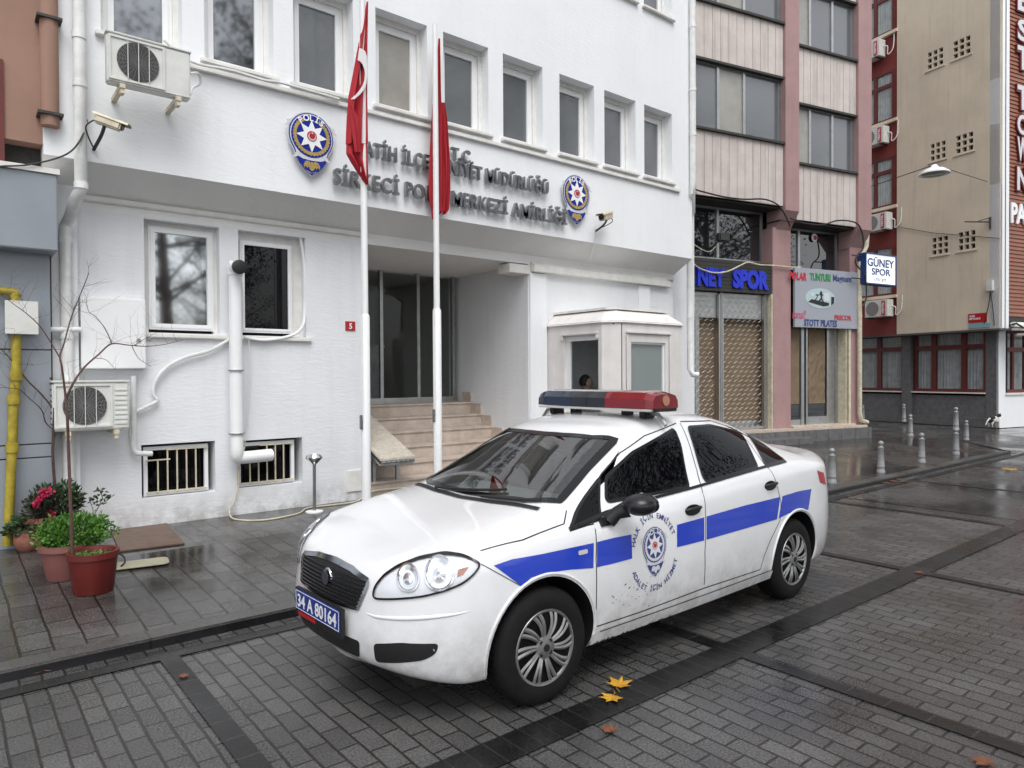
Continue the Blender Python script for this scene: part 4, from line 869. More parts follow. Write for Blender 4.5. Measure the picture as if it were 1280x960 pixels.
# ================================================================== METAL PANEL AND OUTDOOR UNITS OF THE STATION
a, b_ = on_y(102,461,8.14), on_y(182,372,8.14)
t = thing('wall_cabinet','plain white sheet metal cabinet above the lower outdoor unit','cabinet',(a.x,8.2,a.z))
MB().box(a.x,b_.x,8.14,8.26,a.z,b_.z-.02).build('case','pvc_white',t,bevel=.01); MB().lathe([(.0,0),(.018,0),(.018,.02),(.0,.02)],12,(b_.x-.07,8.125,a.z+.4*(b_.z-a.z)),'y').build('lock','steel',t)
tag(MB().tube([on_y(58,412,8.1),on_y(101,412,8.1)],.028,10).build('stub_pipe','pipe_white',smooth=True),'short horizontal white pipe reaching the cabinet','pipe')
def outdoor_unit(x0,x1,z0,z1,yf,yb,label,slats,wires=False):
    t = thing('air_conditioner',label,'air conditioner',((x0+x1)/2,yf,z0),'outdoor units on the station wall')
    MB().box(x0,x1,yf,yb,z0,z1-.015).build('casing','ac_white',t,bevel=.014); MB().box(x0-.008,x1+.008,yf-.008,yb,z1-.015,z1+.004).build('top_cover','ac_white',t,bevel=.004)
    h = z1-z0; r = h*.385; cx = x0+.03+r+.05; cz = (z0+z1)/2
    wall_grid(x0+.012,cx+r+.05,z0+.03,z1-.03,yf-.012,yf-.001,[(x0+.03,cx+r+.03,z0+.05,z1-.05)]).build('front_frame','ac_white',t)
    MB().lathe([(.0,.0),(r,.0),(r,.004),(.0,.004)],36,(cx,yf-.006,cz),'y').build('fan_opening','black',t)
    mb = MB()
    for k in range(1,15): rr = r*k/14.5; mb.tube([(cx+rr*math.cos(a_),yf-.014,cz+rr*math.sin(a_)) for a_ in [2*math.pi*j/32 for j in range(33)]],.0022,4,cap=False)
    for k in range(24): a_ = 2*math.pi*k/24; mb.tube([(cx+.02*math.cos(a_),yf-.012,cz+.02*math.sin(a_)),(cx+r*math.cos(a_),yf-.012,cz+r*math.sin(a_))],.002,4)
    mb.build('fan_guard','fan_grey',t)
    mb = MB()
    for k in (-.5,0,.5): mb.tube([(cx+k*r,yf-.022,cz-r*math.sqrt(1-k*k)-.02),(cx+k*r,yf-.022,cz+r*math.sqrt(1-k*k)+.02)],.004,6)
    mb.build('guard_bar','ac_white',t)
    if slats:
        mb = MB()
        for k in range(8): zq = z0+.05+k*(h-.1)/8; mb.box(cx+r+.07,x1-.02,yf-.008,yf,zq,zq+.018)
        mb.build('front_slats','ac_white',t)
        mb = MB()
        for k in range(9): mb.box(x0-.004,x0+.01,yf+.04,yf+.24,z0+.06+k*.055,z0+.075+k*.055)
        mb.build('side_slots','black',t)
    mb = MB()
    for xx in (x0+.10,x1-.14): mb.box(xx,xx+.045,yf-.03,yb+.32,z0-.045,z0-.005).box(xx+.005,xx+.04,yf-.02,yf+.06,z0-.09,z0-.045)
    mb.build('bracket','pipe_cream',t)
    return t
a, b_ = on_y(134,101,7.42), on_y(238,64,7.42)
z1_, z0_ = on_y(134,37,7.42).z, on_y(131,100,7.42).z
outdoor_unit(a.x,b_.x,z0_,z1_,7.42,7.74-.2,'weathered outdoor unit high on the upper wall beside the left rain pipe',False)
a, b_ = on_y(66,540,7.86), on_y(162,540,7.86)
outdoor_unit(a.x,b_.x,on_y(66,540,7.86).z,on_y(110,476,7.86).z,7.86,8.12,'outdoor unit low on the wall behind the bare potted tree',True)
cord('unit_hose','pale hose loop from the upper outdoor unit to the wall',[on_y(238,92,7.6),on_y(248,92,7.7),on_y(250,104,7.75),on_y(241,110,7.75),on_y(238,118,7.7)],.012,'pipe_white')
# ================================================================== SURVEILLANCE CAMERAS
def cctv(p, d, label, L=.34, r=.055):
    d = Vector(d).normalized(); sx = d.cross(Vector((0,0,1))).normalized(); uz = sx.cross(d)
    Mx = Matrix(((sx.x,d.x,uz.x,p.x),(sx.y,d.y,uz.y,p.y),(sx.z,d.z,uz.z,p.z),(0,0,0,1)))
    t = thing('security_camera',label,'camera',p)
    MB(Mx).box(-r,r,-L/2,L/2,-r*1.0,r*.7).build('housing','pipe_cream',t,bevel=.015,label=None)
    MB(Mx).prism([(-r*1.15,r*.5),(-r*.9,r*1.0),(r*.9,r*1.0),(r*1.15,r*.5),(r*1.1,r*.45),(r*.85,r*.92),(-r*.85,r*.92),(-r*1.1,r*.45)],-L/2-.02,L/2+.06).build('sun_shield','pipe_cream',t)
    MB(Mx).lathe([(.0,L/2),(r*.7,L/2),(r*.7,L/2+.012),(.0,L/2+.012)],16,(0,0,0),'y').build('lens','black_gloss',t)
    q = Mx @ Vector((0,-L*.1,-r)); 
    MB().tube(cat_rom([q,q+Vector((-.02,.06,-.08)),Vector((q.x-.05,YU,q.z-.16))],5),.016,8).build('arm','iron_dark',t,smooth=True); MB().tube(cat_rom([Mx@Vector((0,-L/2,-.02)),Mx@Vector((0,-L/2-.05,-.12)),Vector((q.x-.06,YU-.02,q.z-.14))],6),.007,6).build('lead','black',t,smooth=True)
cctv(on_y(136,153,7.55),(.80,-.42,-.30),'cream security camera on the upper wall under the outdoor unit',L=.24,r=.046)
cctv(on_y(757,270,7.62),(-.93,-.30,-.30),'small cream security camera right of the last badge',L=.30,r=.062)

# ================================================================== GUARD BOOTH AND GUARD
def frosted():
    m = bpy.data.materials.new('frost'); m.use_nodes = True; M['frost'] = m; n = m.node_tree.nodes; L = m.node_tree.links
    b = n['Principled BSDF']; b.inputs['Base Color'].default_value = (.36,.40,.40,1); b.inputs['Roughness'].default_value = .15
    tl = n.new('ShaderNodeBsdfTranslucent'); tl.inputs[0].default_value = (.9,.95,.95,1); mx = n.new('ShaderNodeMixShader'); mx.inputs[0].default_value = .45
    L.new(b.outputs[0],mx.inputs[1]); L.new(tl.outputs[0],mx.inputs[2]); L.new(mx.outputs[0],n['Material Output'].inputs['Surface']); return m
XB = on_y(684,405,YL).x; YB = on_x(752,402,XB).y; XC = on_y(777,401,YB-.0).x; 
ch = .22
YF = YB-ch*1.0; XC = on_y(777,401,YF).x; XR = on_y(852,405,YF).x
zE = on_y(777,401,YF).z; zR = on_y(775,388,YF+.1).z
kb = thing('guard_booth','pale pink stone guard booth with two windows against the station wall','booth',(XB,YF,WK))
prof = lambda i,z: [(XB+i,YL-.01,z),(XB+i,YB+0,z),(XC+0,YF+i,z),(XR-i,YF+i,z),(XR+.0-i,YL-.01,z)]
# walls as separate panels with real window openings
wa_y0 = on_x(745,470,XB).y; wa_y1 = on_x(708,470,XB).y; wz1 = on_x(727,424,XB).z
FL_ = frame((XB,YL,0),(0,-1,0),(1,0,0))                 # x runs toward the street, y into the booth
L1 = YL-YB
wz0 = 1.05
wall_grid(0,L1,WK,zE,0,.10,[(YL-wa_y1-.05,YL-wa_y0+.05,wz0,wz1+.05)],FL_).build('side_panel','booth',kb)
fx0, fx1 = on_y(789,470,YF).x, on_y(832,470,YF).x; fz1 = on_y(810,428,YF).z
wall_grid(XC,XR,WK,zE,YF,YF+.1,[(fx0-.0,fx1+.0,wz0,fz1+.0)]).build('front_panel','booth',kb)
MB().add([(XB,YB,WK),(XC,YF,WK),(XC,YF,zE),(XB,YB,zE)],[(0,1,2,3)]).build('corner_panel','booth',kb)
MB().box(XR-.1,XR,YF+.1,YL,WK,zE).build('side_panel','booth',kb)
MB().box(XC-.004,XC+.006,YF-.004,YF+.01,WK,zE).build('corner_edge_strip','grey_dark',kb)  # dark strip added to draw the chamfer edge that shading leaves faint
# bevelled roof
e = .03
r0 = [(XB-e,YL,zE),(XB-e,YB-.01,zE),(XC-.01,YF-e,zE),(XR+e,YF-e,zE),(XR+e,YL,zE)]; k_ = .16
r1 = [(XB+k_,YL,zE+.17),(XB+k_,YB+.08,zE+.17),(XC+.06,YF+k_,zE+.17),(XR-k_,YF+k_,zE+.17),(XR-k_,YL,zE+.17)]
r00 = [(x,y,z-.03) for x,y,z in r0]
MB().add(r00+r0+r1,[(5+i,5+(i+1)%5,10+(i+1)%5,10+i) for i in range(5)]+[(i,(i+1)%5,5+(i+1)%5,5+i) for i in range(5)]+[(10,11,12,13,14),(4,3,2,1,0)]).build('roof','booth',kb,bevel=.012)
r2 = [(x-.03*(1 if i<2 else 0),y-.03*(1 if 1<=i<=3 else 0),z+.01) for i,(x,y,z) in enumerate(r1)]; r3 = [(x,y,z+.035) for x,y,z in r2]
MB().add(r2+r3,[(i,(i+1)%5,5+(i+1)%5,5+i) for i in range(5)]+[(5,6,7,8,9),(4,3,2,1,0)]).build('roof_cap','white_trim',kb)
# drip mouldings above both windows
a_ = YL-wa_y1-.10; b2 = YL-wa_y0+.06
MB(FL_).box(a_,b2,-.035,.0,wz1+.06,wz1+.10).box(a_,a_+.05,-.035,.0,wz1-.01,wz1+.06).box(b2-.05,b2,-.035,.0,wz1-.01,wz1+.06).build('window_hood','booth',kb,bevel=.01)
MB().box(fx0-.12,fx1+.12,YF-.035,YF,fz1+.12,fz1+.16).box(fx0-.12,fx0-.07,YF-.02,YF,wz0-.1,fz1+.12).box(fx1+.07,fx1+.12,YF-.02,YF,wz0-.1,fz1+.12).build('window_hood','booth',kb,bevel=.01)
f = wall_grid(YL-wa_y1-.05,YL-wa_y0+.05,wz0,wz1+.05,.05,.09,[(YL-wa_y1+.03,YL-wa_y0-.0,wz0+.06,wz1-.02)],FL_).build('window','pvc_white',kb)
MB(FL_).box(YL-wa_y1,YL-wa_y0,.068,.070,wz0+.03,wz1).build('pane','lamp_glass',f)
f = wall_grid(fx0,fx1,wz0,fz1,YF+.03,YF+.07,[(fx0+.03,fx1-.03,wz0+.03,fz1-.03)]).build('window','pvc_white',kb)
MB().box(fx0+.02,fx1-.02,YF+.05,YF+.06,wz0+.02,fz1-.02).build('pane',frosted(),f)
MB().box(XR-.3,XR-.12,YF+.3,YL-.05,WK,zE-.05).build('inner_lining','curtain',kb)
MB().lathe([(.0,0),(.02,0),(.02,.02),(.0,.02)],10,(XB+.12,YB-.14,on_y(764,403,YF).z),'y').build('cable_hole','black',kb)
# guard seated inside, seen head and shoulders
hd = on_x(733,480,XB+.55)
hx, hy, hz = hd.x, hd.y, hd.z+.015
t = thing('person','person in dark clothing with short black hair sitting inside the booth, face turned right','person',(hx,hy,WK))
sh_ = hz-.30
J = [(hx,hy,sh_-.50,.15,.12),(hx,hy,sh_-.25,.15,.11),(hx,hy,sh_-.06,.16,.10),(hx,hy,sh_+.06,.065,.06),(hx,hy,sh_+.12,.055,.055),
 (hx,hy-.17,sh_-.03,.062),(hx+.02,hy-.23,sh_-.27,.05),(hx+.20,hy-.19,sh_-.42,.038),
 (hx,hy+.17,sh_-.03,.062),(hx+.02,hy+.23,sh_-.27,.05),(hx+.20,hy+.19,sh_-.42,.038),
 (hx+.05,hy-.10,sh_-.58,.09),(hx+.45,hy-.12,sh_-.60,.075),(hx+.48,hy-.12,WK+.12,.05),(hx+.05,hy+.10,sh_-.58,.09),(hx+.45,hy+.12,sh_-.60,.075),(hx+.48,hy+.12,WK+.12,.05)]
skin(J,[(0,1),(1,2),(2,3),(3,4),(2,5),(5,6),(6,7),(2,8),(8,9),(9,10),(0,11),(11,12),(12,13),(0,14),(14,15),(15,16)]).build('body','jacket',t,smooth=True)
fd = Vector((.80,-.60,0)).normalized(); sd_ = Vector((fd.y,-fd.x,0))*-1
HM = Matrix(((fd.x,sd_.x,0,hx),(fd.y,sd_.y,0,hy),(0,0,1,hz),(0,0,0,1)))
hm = MB(HM)
def blob(mb,c,rx,ry,rz,n=16,m=10,f=None):
    vs=[]; 
    for j in range(m+1):
        ph = math.pi*j/m
        for i in range(n):
            th = 2*math.pi*i/n; v = Vector((math.sin(ph)*math.cos(th),math.sin(ph)*math.sin(th),math.cos(ph)))
            if f: v = f(v)
            vs.append((c[0]+rx*v.x,c[1]+ry*v.y,c[2]+rz*v.z))
    mb.add(vs,[(j*n+i,j*n+(i+1)%n,(j+1)*n+(i+1)%n,(j+1)*n+i) for j in range(m) for i in range(n)]); return mb
def headf(v):
    v = v.copy()
    if v.z < 0: v.y *= 1+.30*v.z; v.x *= 1+.12*v.z
    if v.x > .85 and -.45 < v.z < .1: v.x += .16*(1-abs(v.y)*3) if abs(v.y)<.33 else 0
    return v
blob(hm,(0,0,0),.098,.078,.125,28,20,headf); blob(hm,(0,.078,-.01),.02,.012,.032,8,6); blob(hm,(0,-.078,-.01),.02,.012,.032,8,6); hm.tube([(0,0,-.08),(-.01,0,-.2)],.055,12)
hb = hm.build('head','skin',t,smooth=True,angle=80)
blob(MB(HM),(-.018,0,.022),.098,.086,.118,24,14,lambda v: Vector((v.x if v.z>.25 or v.x<.35 else v.x*.0, v.y, max(v.z,-.55 if v.x<.1 else .25)))).build('hair','hair',hb,smooth=True,angle=80)
mb = MB(HM); blob(mb,(.088,.030,.012),.010,.013,.006,8,6); blob(mb,(.088,-.030,.012),.010,.013,.006,8,6); mb.box(.082,.096,.016,.046,.028,.034).box(.082,.096,-.046,-.016,.028,.034).build('eye','hair',hb); MB(HM).box(.082,.094,-.022,.022,-.062,-.054).build('mouth',mat('lips',(.22,.08,.07),.6),hb,bevel=.003)
# hands resting on the shelf
for s in (-1,1):
    c = Vector((hx+.20,hy+s*.19,sh_-.42)); mb = skin([(c.x,c.y,c.z,.032,.022),(c.x+.05,c.y-s*.01,c.z-.005,.036,.018)]+[(c.x+.085,c.y-s*.01+(k-1.5)*.019,c.z-.008,.010) for k in range(4)]+[(c.x+.125+.012*(k in (1,2)),c.y-s*.01+(k-1.5)*.021,c.z-.02,.008) for k in range(4)]+[(c.x+.06,c.y-s*.045,c.z-.01,.010)],[(0,1)]+[(1,2+k) for k in range(4)]+[(2+k,6+k) for k in range(4)]+[(0,10)],1); mb.build('hand','skin',t,smooth=True)

# ================================================================== FLAGPOLES AND FLAGS
def pole(px,py,Y,r,label,ptop,sleeve_py,zt_=None):
    b = on_y(px,py,Y); X = b.x; zs_ = on_y(px,sleeve_py,Y).z; zt_ = zt_ or on_y(ptop[0],ptop[1],Y).z
    t = thing('flagpole',label,'flagpole',(X,Y,WK),'white flagpoles before the station')
    MB().tube([(X,Y,zs_-.02),(X,Y,zt_)],[r*.74,r*.60],16).build('upper_tube','pvc_white',t,smooth=True)
    MB().lathe([(r,WK),(r,zs_-.02),(r*.8,zs_),(.0,zs_)],18,(X,Y,0)).build('lower_tube','pvc_white',t,smooth=True); MB().lathe([(r*2.2,WK),(r*2.2,WK+.012),(0,WK+.012)],18,(X,Y,0)).build('base_plate','steel',t)
    MB().tube([(X-r*1.05,Y-.04,WK+1.1),(X-r*.95,Y-.03,zt_-.05)],.004,5).build('halyard','pipe_white',t)
    MB().box(X-r*1.5,X-r*.9,Y-.03,Y,WK+1.0,WK+1.16).build('cleat','steel',t,bevel=.005)
    return X, zt_
P1Y, P2Y = 7.08, 7.60
X1, _ = pole(457,500,P1Y,.052,'nearer white flagpole, its top beyond the upper edge of the photo',(461,0),393,7.9)
X2, Z2 = pole(546.5,450,P2Y,.055,'farther white flagpole, its square top visible below the windows',(553,34),386)
def cloth(name,label,rows,Y,seed,amp,parent=None,m='flag_red',n=14,off=0,freq=2.2):
    """rows: (py, px_left, px_right); hangs as pleated cloth of real width"""
    vs = []; 
    R_ = []
    for (a,b_) in zip(rows,rows[1:]):
        for j in range(5): u=j/5; R_.append(tuple(a[i]+(b_[i]-a[i])*u for i in range(3)))
    R_.append(rows[-1])
    for j,(py,xl_,xr2) in enumerate(R_):
        for i in range(n+1):
            s = i/n; px = xl_+(xr2-xl_)*s
            p = on_y(px,py,Y); d = amp*math.sin(s*freq*2*math.pi+seed+.05*j)*min(1,.15+j/12)
            vs.append((p.x,Y-off+d,p.z))
    mb = MB(); mb.add(vs,[(j*(n+1)+i,j*(n+1)+i+1,(j+1)*(n+1)+i+1,(j+1)*(n+1)+i) for j in range(len(R_)-1) for i in range(n)])
    return mb
t = thing('flag','limp red flag with part of a white crescent on the nearer flagpole','flag',(X1-.1,P1Y,4))
cloth('c','',[(2,458.5,460.5),(30,454,460.5),(60,448.5,460),(90,443,459.5),(120,437,459),(150,434.5,459),(180,433,459)],P1Y-.04,1.0,.035).build('cloth','flag_red',t,smooth=True)
cloth('c','',[(179,433,459),(192,433.5,459),(203,440,459),(215,447,459),(231,457.5,459)],P1Y-.04,1.9,.035).build('cloth','flag_red',t,smooth=True)
cloth('c','',[(132,436,440),(150,438,450),(170,441,452),(190,444,451)],P1Y-.085,.5,.012,n=6).build('fold','flag_red',t,smooth=True)
mb = MB(); O_=[(449,60),(453,61),(456.5,64),(458.5,70),(459,80),(459,95),(458,105),(455,112),(450,118),(443,124)]; I_=[(447,75),(450.5,77),(453.5,81),(455.5,87),(456,92),(455.5,100),(453.5,106),(450,112),(445,118),(438,124)]
vs=[]
for a,b_ in zip(O_,I_): pa_,pb_ = on_y(*a,P1Y-.085),on_y(*b_,P1Y-.085); vs += [pa_,pb_]
mb.add(vs,[(2*i,2*i+2,2*i+3,2*i+1) for i in range(len(O_)-1)]); mb.build('crescent','flag_white',t)
t = thing('flag','limp red flag wrapped behind the farther flagpole','flag',(X2-.05,P2Y,4))
cloth('c','',[(48,548,550.5),(80,546.5,551),(130,542,553),(180,539,555),(225,537,557),(245,537.5,557),(262,540,556),(274,541,543)],P2Y+.09,.6,.03).build('cloth','flag_red',t,smooth=True)
cloth('c','',[(128,552,556),(150,552,558.5),(200,552,561),(240,552,561.5),(263,553,559.5),(268,553,556)],P2Y+.12,2.6,.03,n=8).build('cloth','flag_red',t,smooth=True)
cloth('c','',[(150,544,547),(165,542,546),(178,541,544)],P2Y+.045,.0,.004,n=3).build('crescent','flag_white',t)

# ================================================================== RAMP, ASHTRAY, MATS
t = thing('folding_ramp','folded pale metal wheelchair ramp resting on the entrance steps','ramp',(4.7,9.0,WK))
A_, B_ = on_y(460,505,9.62), on_y(470,505,9.62); C_, D_ = on_y(522,574,8.06), on_y(470,582,8.06)
zr0 = LZ+.03; xL = EX0+.05; xR = 4.85
ry1, ry0 = 9.75, 8.05; zl = on_y(500,575,ry0).z
MB().add([(xL,ry0,zl),(xR,ry0,zl),(xR,ry1,zr0),(xL,ry1,zr0),(xL,ry0,zl+.035),(xR,ry0,zl+.035),(xR,ry1,zr0+.035),(xL,ry1,zr0+.035)],[(3,2,1,0),(4,5,6,7),(0,1,5,4),(1,2,6,5),(2,3,7,6),(3,0,4,7)]).build('upper_leaf',mat('ramp_top',(.56,.52,.44),.6,var=.3,vscale=20,bump=.4),t,bevel=.006)
MB().add([(xL,ry0+.02,zl-.06),(xR-.02,ry0+.02,zl-.06),(xR-.02,ry1-.3,zr0-.14),(xL,ry1-.3,zr0-.14),(xL,ry0+.02,zl-.03),(xR-.02,ry0+.02,zl-.03),(xR-.02,ry1-.3,zr0-.11),(xL,ry1-.3,zr0-.11)],[(3,2,1,0),(4,5,6,7),(0,1,5,4),(1,2,6,5),(2,3,7,6),(3,0,4,7)]).build('lower_leaf','alu',t)
mb = MB()
for k in range(7): x_ = xL+.05+k*(xR-xL-.1)/6; mb.tube([(x_-.03,ry0,zl-.015),(x_+.03,ry0,zl-.015)],.016,8)
mb.build('hinge','alu',t); MB().box(xL+.05,xL+.09,ry0+.3,ry0+.34,WK+.19,zl+.05).box(xR-.12,xR-.08,ry0+.3,ry0+.34,WK+.19,zl+.05).build('support_leg','alu',t)
b = on_z(393,640,WK); t = thing('ashtray_stand','steel ashtray stand on a thin column against the wall','ashtray',b)
zt_ = on_y(396,568,b.y).z
MB().lathe([(.10,WK),(.10,WK+.012),(.03,WK+.02),(0,WK+.02)],24,(b.x,b.y,0)).build('base','pvc_white',t,smooth=True); MB().tube([(b.x,b.y,WK+.02),(b.x+.005,b.y,zt_-.10)],.019,14).build('column','steel',t,smooth=True)
MB().lathe([(.02,zt_-.12),(.04,zt_-.10),(.095,zt_-.045),(.10,zt_-.03),(.075,zt_),(.065,zt_),(.05,zt_-.03),(0,zt_-.03)],28,(b.x+.005,b.y,0)).build('bowl','chrome',t,smooth=True)
q = [on_z(x,y,WK+.004) for x,y in ((138,664),(209,655),(231,680),(150,690))]
mb = MB(); mb.add([(p.x,p.y,WK+.002) for p in q]+[(p.x,p.y,WK+.016) for p in q],[(0,1,2,3),(4,5,6,7),(0,1,5,4),(1,2,6,5),(2,3,7,6),(3,0,4,7)]); tag(mb.build('floor_mat','mat_brown',bevel=.003),'worn brown board lying flat on the pavement against the wall','mat')
q0,q1,q2,q3 = [on_z(x,y,WK) for x,y in ((120,706),(193,697),(203,706),(138,718))]
cx_ = (q1.x+q0.x)/2; mb = MB(); w_,h_ = .62,.26; cpt = on_z(160,707,WK); dv = (on_z(195,711,WK)-on_z(140,718,WK)).normalized(); fr_ = frame((cpt.x,cpt.y,0),dv)
poly=[]; 
for sx_,sy_,a0 in ((1,1,0),(-1,1,90),(-1,-1,180),(1,-1,270)):
    for k in range(5): a_=rad(a0+k*22.5); poly.append((sx_*(w_/2-.06)+.06*math.cos(a_),sy_*(h_/2-.06)+.06*math.sin(a_)))
mb = MB(fr_); n=len(poly); mb.add([(x,y,WK+.002) for x,y in poly]+[(x,y,WK+.010) for x,y in poly],[tuple(range(n))[::-1],tuple(range(n,2*n))]+[(i,(i+1)%n,(i+1)%n+n,i+n) for i in range(n)]); tag(mb.build('utility_cover','cover_cream',bevel=.003),'cream textured utility cover set in the pavement beside the red bucket','cover')

# ================================================================== BOLLARDS
bp0 = None
def bollard(p,s=1.0,label=''):
    t = thing('bollard',label,'bollard',p,'grey bollards on the wet pavement')
    x,y,z = p; S = s
    MB().lathe([(.075*S,z),(.075*S,z+.035*S),(.062*S,z+.06*S),(.060*S,z+.10*S),(.068*S,z+.115*S),(.062*S,z+.13*S),(.050*S,z+.44*S),(.058*S,z+.455*S),(.058*S,z+.47*S),(.036*S,z+.485*S),(.03*S,z+.50*S)],20,(x,y,0)).build('post',M['boll'],t,smooth=True)
    MB().lathe([(.03*S,z+.495*S)]+[(.048*S*math.sin(rad(a)),z+.545*S-.048*S*math.cos(rad(a))) for a in range(40,181,14)],18,(x,y,0)).build('ball','boll',t,smooth=True)
mat('boll',(.34,.35,.36),.4,.2,var=.3,vscale=14)
bl = [((1040,604),'bollard standing just behind the car boot'),((1101,591),'second bollard from the car along the kerb row'),((1152,578),'third bollard from the car along the kerb row'),((1195,568),'last bollard of the kerb row near the corner'),
 ((1138,545),'bollard alone past the end of the marble plinth'),((1208,550),'short bollard right of the kerb row by the puddle'),((1130,527),'bollard before the left dark window of the corner building'),((1195,537),'bollard before the stone dado under the curtained window'),((1079,523),'bollard just showing beside the drain pipe foot')]
tops = [560,551,541,535,518,528,505,509,513]
for (p,l),tp in zip(bl,tops):
    b = on_walk(p[0],p[1]); hgt = on_y(p[0],tp,b.y).z-b.z; bollard(b,max(.8,min(1.3,hgt/.59)),l)
b = on_y(990,620,4.9)
# ================================================================== POTTED PLANTS
def pot(mb,c,r0,r1,h,rim=.02):
    return mb.lathe([(r0*.96,0),(r0,.01),(r1,h-.05),(r1+rim,h-.045),(r1+rim,h),(r1-.01,h),(r1-.02,h-.05),(0,h-.05)],28,c)
def leaf(mb,p,d,L,W,up=None,mi=0):
    d = Vector(d).normalized(); sd_ = d.cross(up or Vector((random.uniform(-1,1),random.uniform(-1,1),random.uniform(-1,1)))).normalized(); nn = sd_.cross(d)
    mb.add([p, p+d*L*.45+sd_*W/2+nn*L*.05, p+d*L-nn*L*.1, p+d*L*.45-sd_*W/2+nn*L*.05],[(0,1,2),(0,2,3)],mi)
random.seed(11)
# red bucket with the bare young tree
c = on_walk(117,739)
t = thing('potted_tree','leafless young tree with thin branches growing in the red bucket','potted tree',c)
t.name='potted_tree'
bk = thing('red_bucket','dented red plastic bucket planter, nearest of the pots','planter',c)
pot(MB(),c,.135,.165,.31,.012).build('tub','bucket_red',bk,smooth=True,angle=50)
mb = MB(); mb.lathe([(0,.26),(.155,.262),(.155,.268),(0,.285)],20,c); mb.build('soil','soil',bk)
p0 = c+Vector((.165,-.05,.27)); MB().tube(cat_rom([p0,p0+Vector((.03,-.01,-.03)),p0+Vector((.035,-.02,-.07)),p0+Vector((.01,-.01,-.10))]),.007,6).build('handle','iron_dark',bk)
mb = MB()
for k in range(60):
    a_=random.uniform(0,6.28); rr=random.uniform(.02,.13); leaf(mb,c+Vector((rr*math.cos(a_),rr*math.sin(a_),.28)),(random.uniform(-1,1),random.uniform(-1,1),.8),.03,.015)
mb.build('foliage','leaf_bright',bk)
Z8 = lambda x,y,Y: on_y(x/4.365,340+y/4.365,Y)
def twigs(mb,path,r,n,L,Y,depth=1):
    for _ in range(n):
        i = random.randrange(len(path)//3,len(path)); p = path[i]
        d = Vector((random.uniform(-1,1),random.uniform(-.6,.6),random.uniform(.05,1))).normalized()
        q = [p]; 
        for k in range(4): d = (d+Vector((random.uniform(-.35,.35),random.uniform(-.3,.3),random.uniform(-.2,.3)))).normalized(); q.append(q[-1]+d*L*random.uniform(.15,.3))
        mb.tube(q,[r,r*.8,r*.6,r*.45,r*.25],4)
        if depth: twigs(mb,q,r*.55,2,L*.55,Y,depth-1)
YT = c.y
mb = MB()
def limb(pts,r0,r1,Y,tw=6,L=.3,jit=.03):
    P = [Z8(x,y,Y) for x,y in pts]; P = [p+Vector((0,random.uniform(-jit,jit)*(i>0),0)) for i,p in enumerate(P)]
    P = cat_rom(P,5); n = len(P); mb.tube(P,[r0+(r1-r0)*i/(n-1) for i in range(n)],7); twigs(mb,P,r1*.8,tw,L,Y)
    return P
limb([(395,1560),(385,1300),(375,960),(365,800),(355,660)],.0125,.009,YT,0)
mb.build('trunk','bark_red',t,smooth=True); mb = MB()
limb([(355,660),(335,520),(325,460),(350,390),(390,250),(430,150),(470,40),(485,5)],.008,.002,YT,9,.25)
limb([(328,470),(230,310),(150,230),(80,180),(0,120)],.005,.0015,YT,7,.25)
limb([(360,690),(400,600),(460,520),(540,450),(610,392),(700,400),(800,405),(900,395),(1000,370)],.009,.0015,YT,12,.3)
limb([(610,390),(570,310),(520,240),(480,215),(465,130)],.004,.0012,YT,6,.25)
limb([(720,405),(760,470),(820,515)],.003,.001,YT,3,.15)
limb([(735,400),(800,360),(860,330)],.003,.001,YT,2,.12)
limb([(520,470),(580,480),(630,530)],.003,.001,YT,3,.15)
mb.build('branch','bark_red',t,smooth=True)
# dark shrub pot with the second bare stem
c2 = on_z(60,690,WK); c2.z=WK; c2.y += .25; YQ = c2.y
t = thing('potted_tree','dark bare stem rising behind the flowering shrub','potted tree',c2); mb = MB()
limb([(330,1330),(300,1180),(285,1000),(290,880),(295,740)],.014,.011,YQ,0)
mb.build('trunk','bark',t,smooth=True); mb = MB()
limb([(295,740),(350,655),(375,620)],.010,.003,YQ,4,.25)
limb([(290,742),(220,660),(150,590),(80,500),(10,425),(-60,370)],.009,.0025,YQ,9,.3)
limb([(290,860),(250,820),(225,750),(150,680),(100,640),(0,630)],.007,.002,YQ,7,.25)
limb([(300,850),(360,820),(430,760),(520,650)],.006,.0015,YQ,6,.25)
mb.build('branch','bark',t,smooth=True)
# dark flowering shrub
def bush(c,rx,ry,rz,n,L,W,mats,seed,flat=0):
    random.seed(seed); mb = MB()
    for k in range(n):
        v = Vector((random.gauss(0,1),random.gauss(0,1),random.gauss(0,1))).normalized()*random.uniform(.35,1)**.6
        bumpy = 1+.18*math.sin(v.x*9+seed)*math.cos(v.y*8)
        p = Vector((c[0]+v.x*rx*bumpy,c[1]+v.y*ry*bumpy,c[2]+v.z*rz*bumpy))
        leaf(mb,p,v+Vector((random.uniform(-.7,.7),random.uniform(-.7,.7),random.uniform(-.2,.9))),L*random.uniform(.6,1.3),W*random.uniform(.7,1.2))
    return mb
ce = on_y(66,636,YQ-.05)
t = thing('flowering_shrub','dark glossy shrub with a few pink blooms behind the bright green plant','shrub',c2)
bush((ce.x,ce.y,ce.z),.22,.18,.18,900,.055,.028,None,3).build('foliage','leaf_bronze',t); bush((ce.x+.03,ce.y,ce.z+.08),.22,.16,.15,420,.06,.03,None,9).build('foliage','leaf_dark',t)
mb = MB(); random.seed(5)
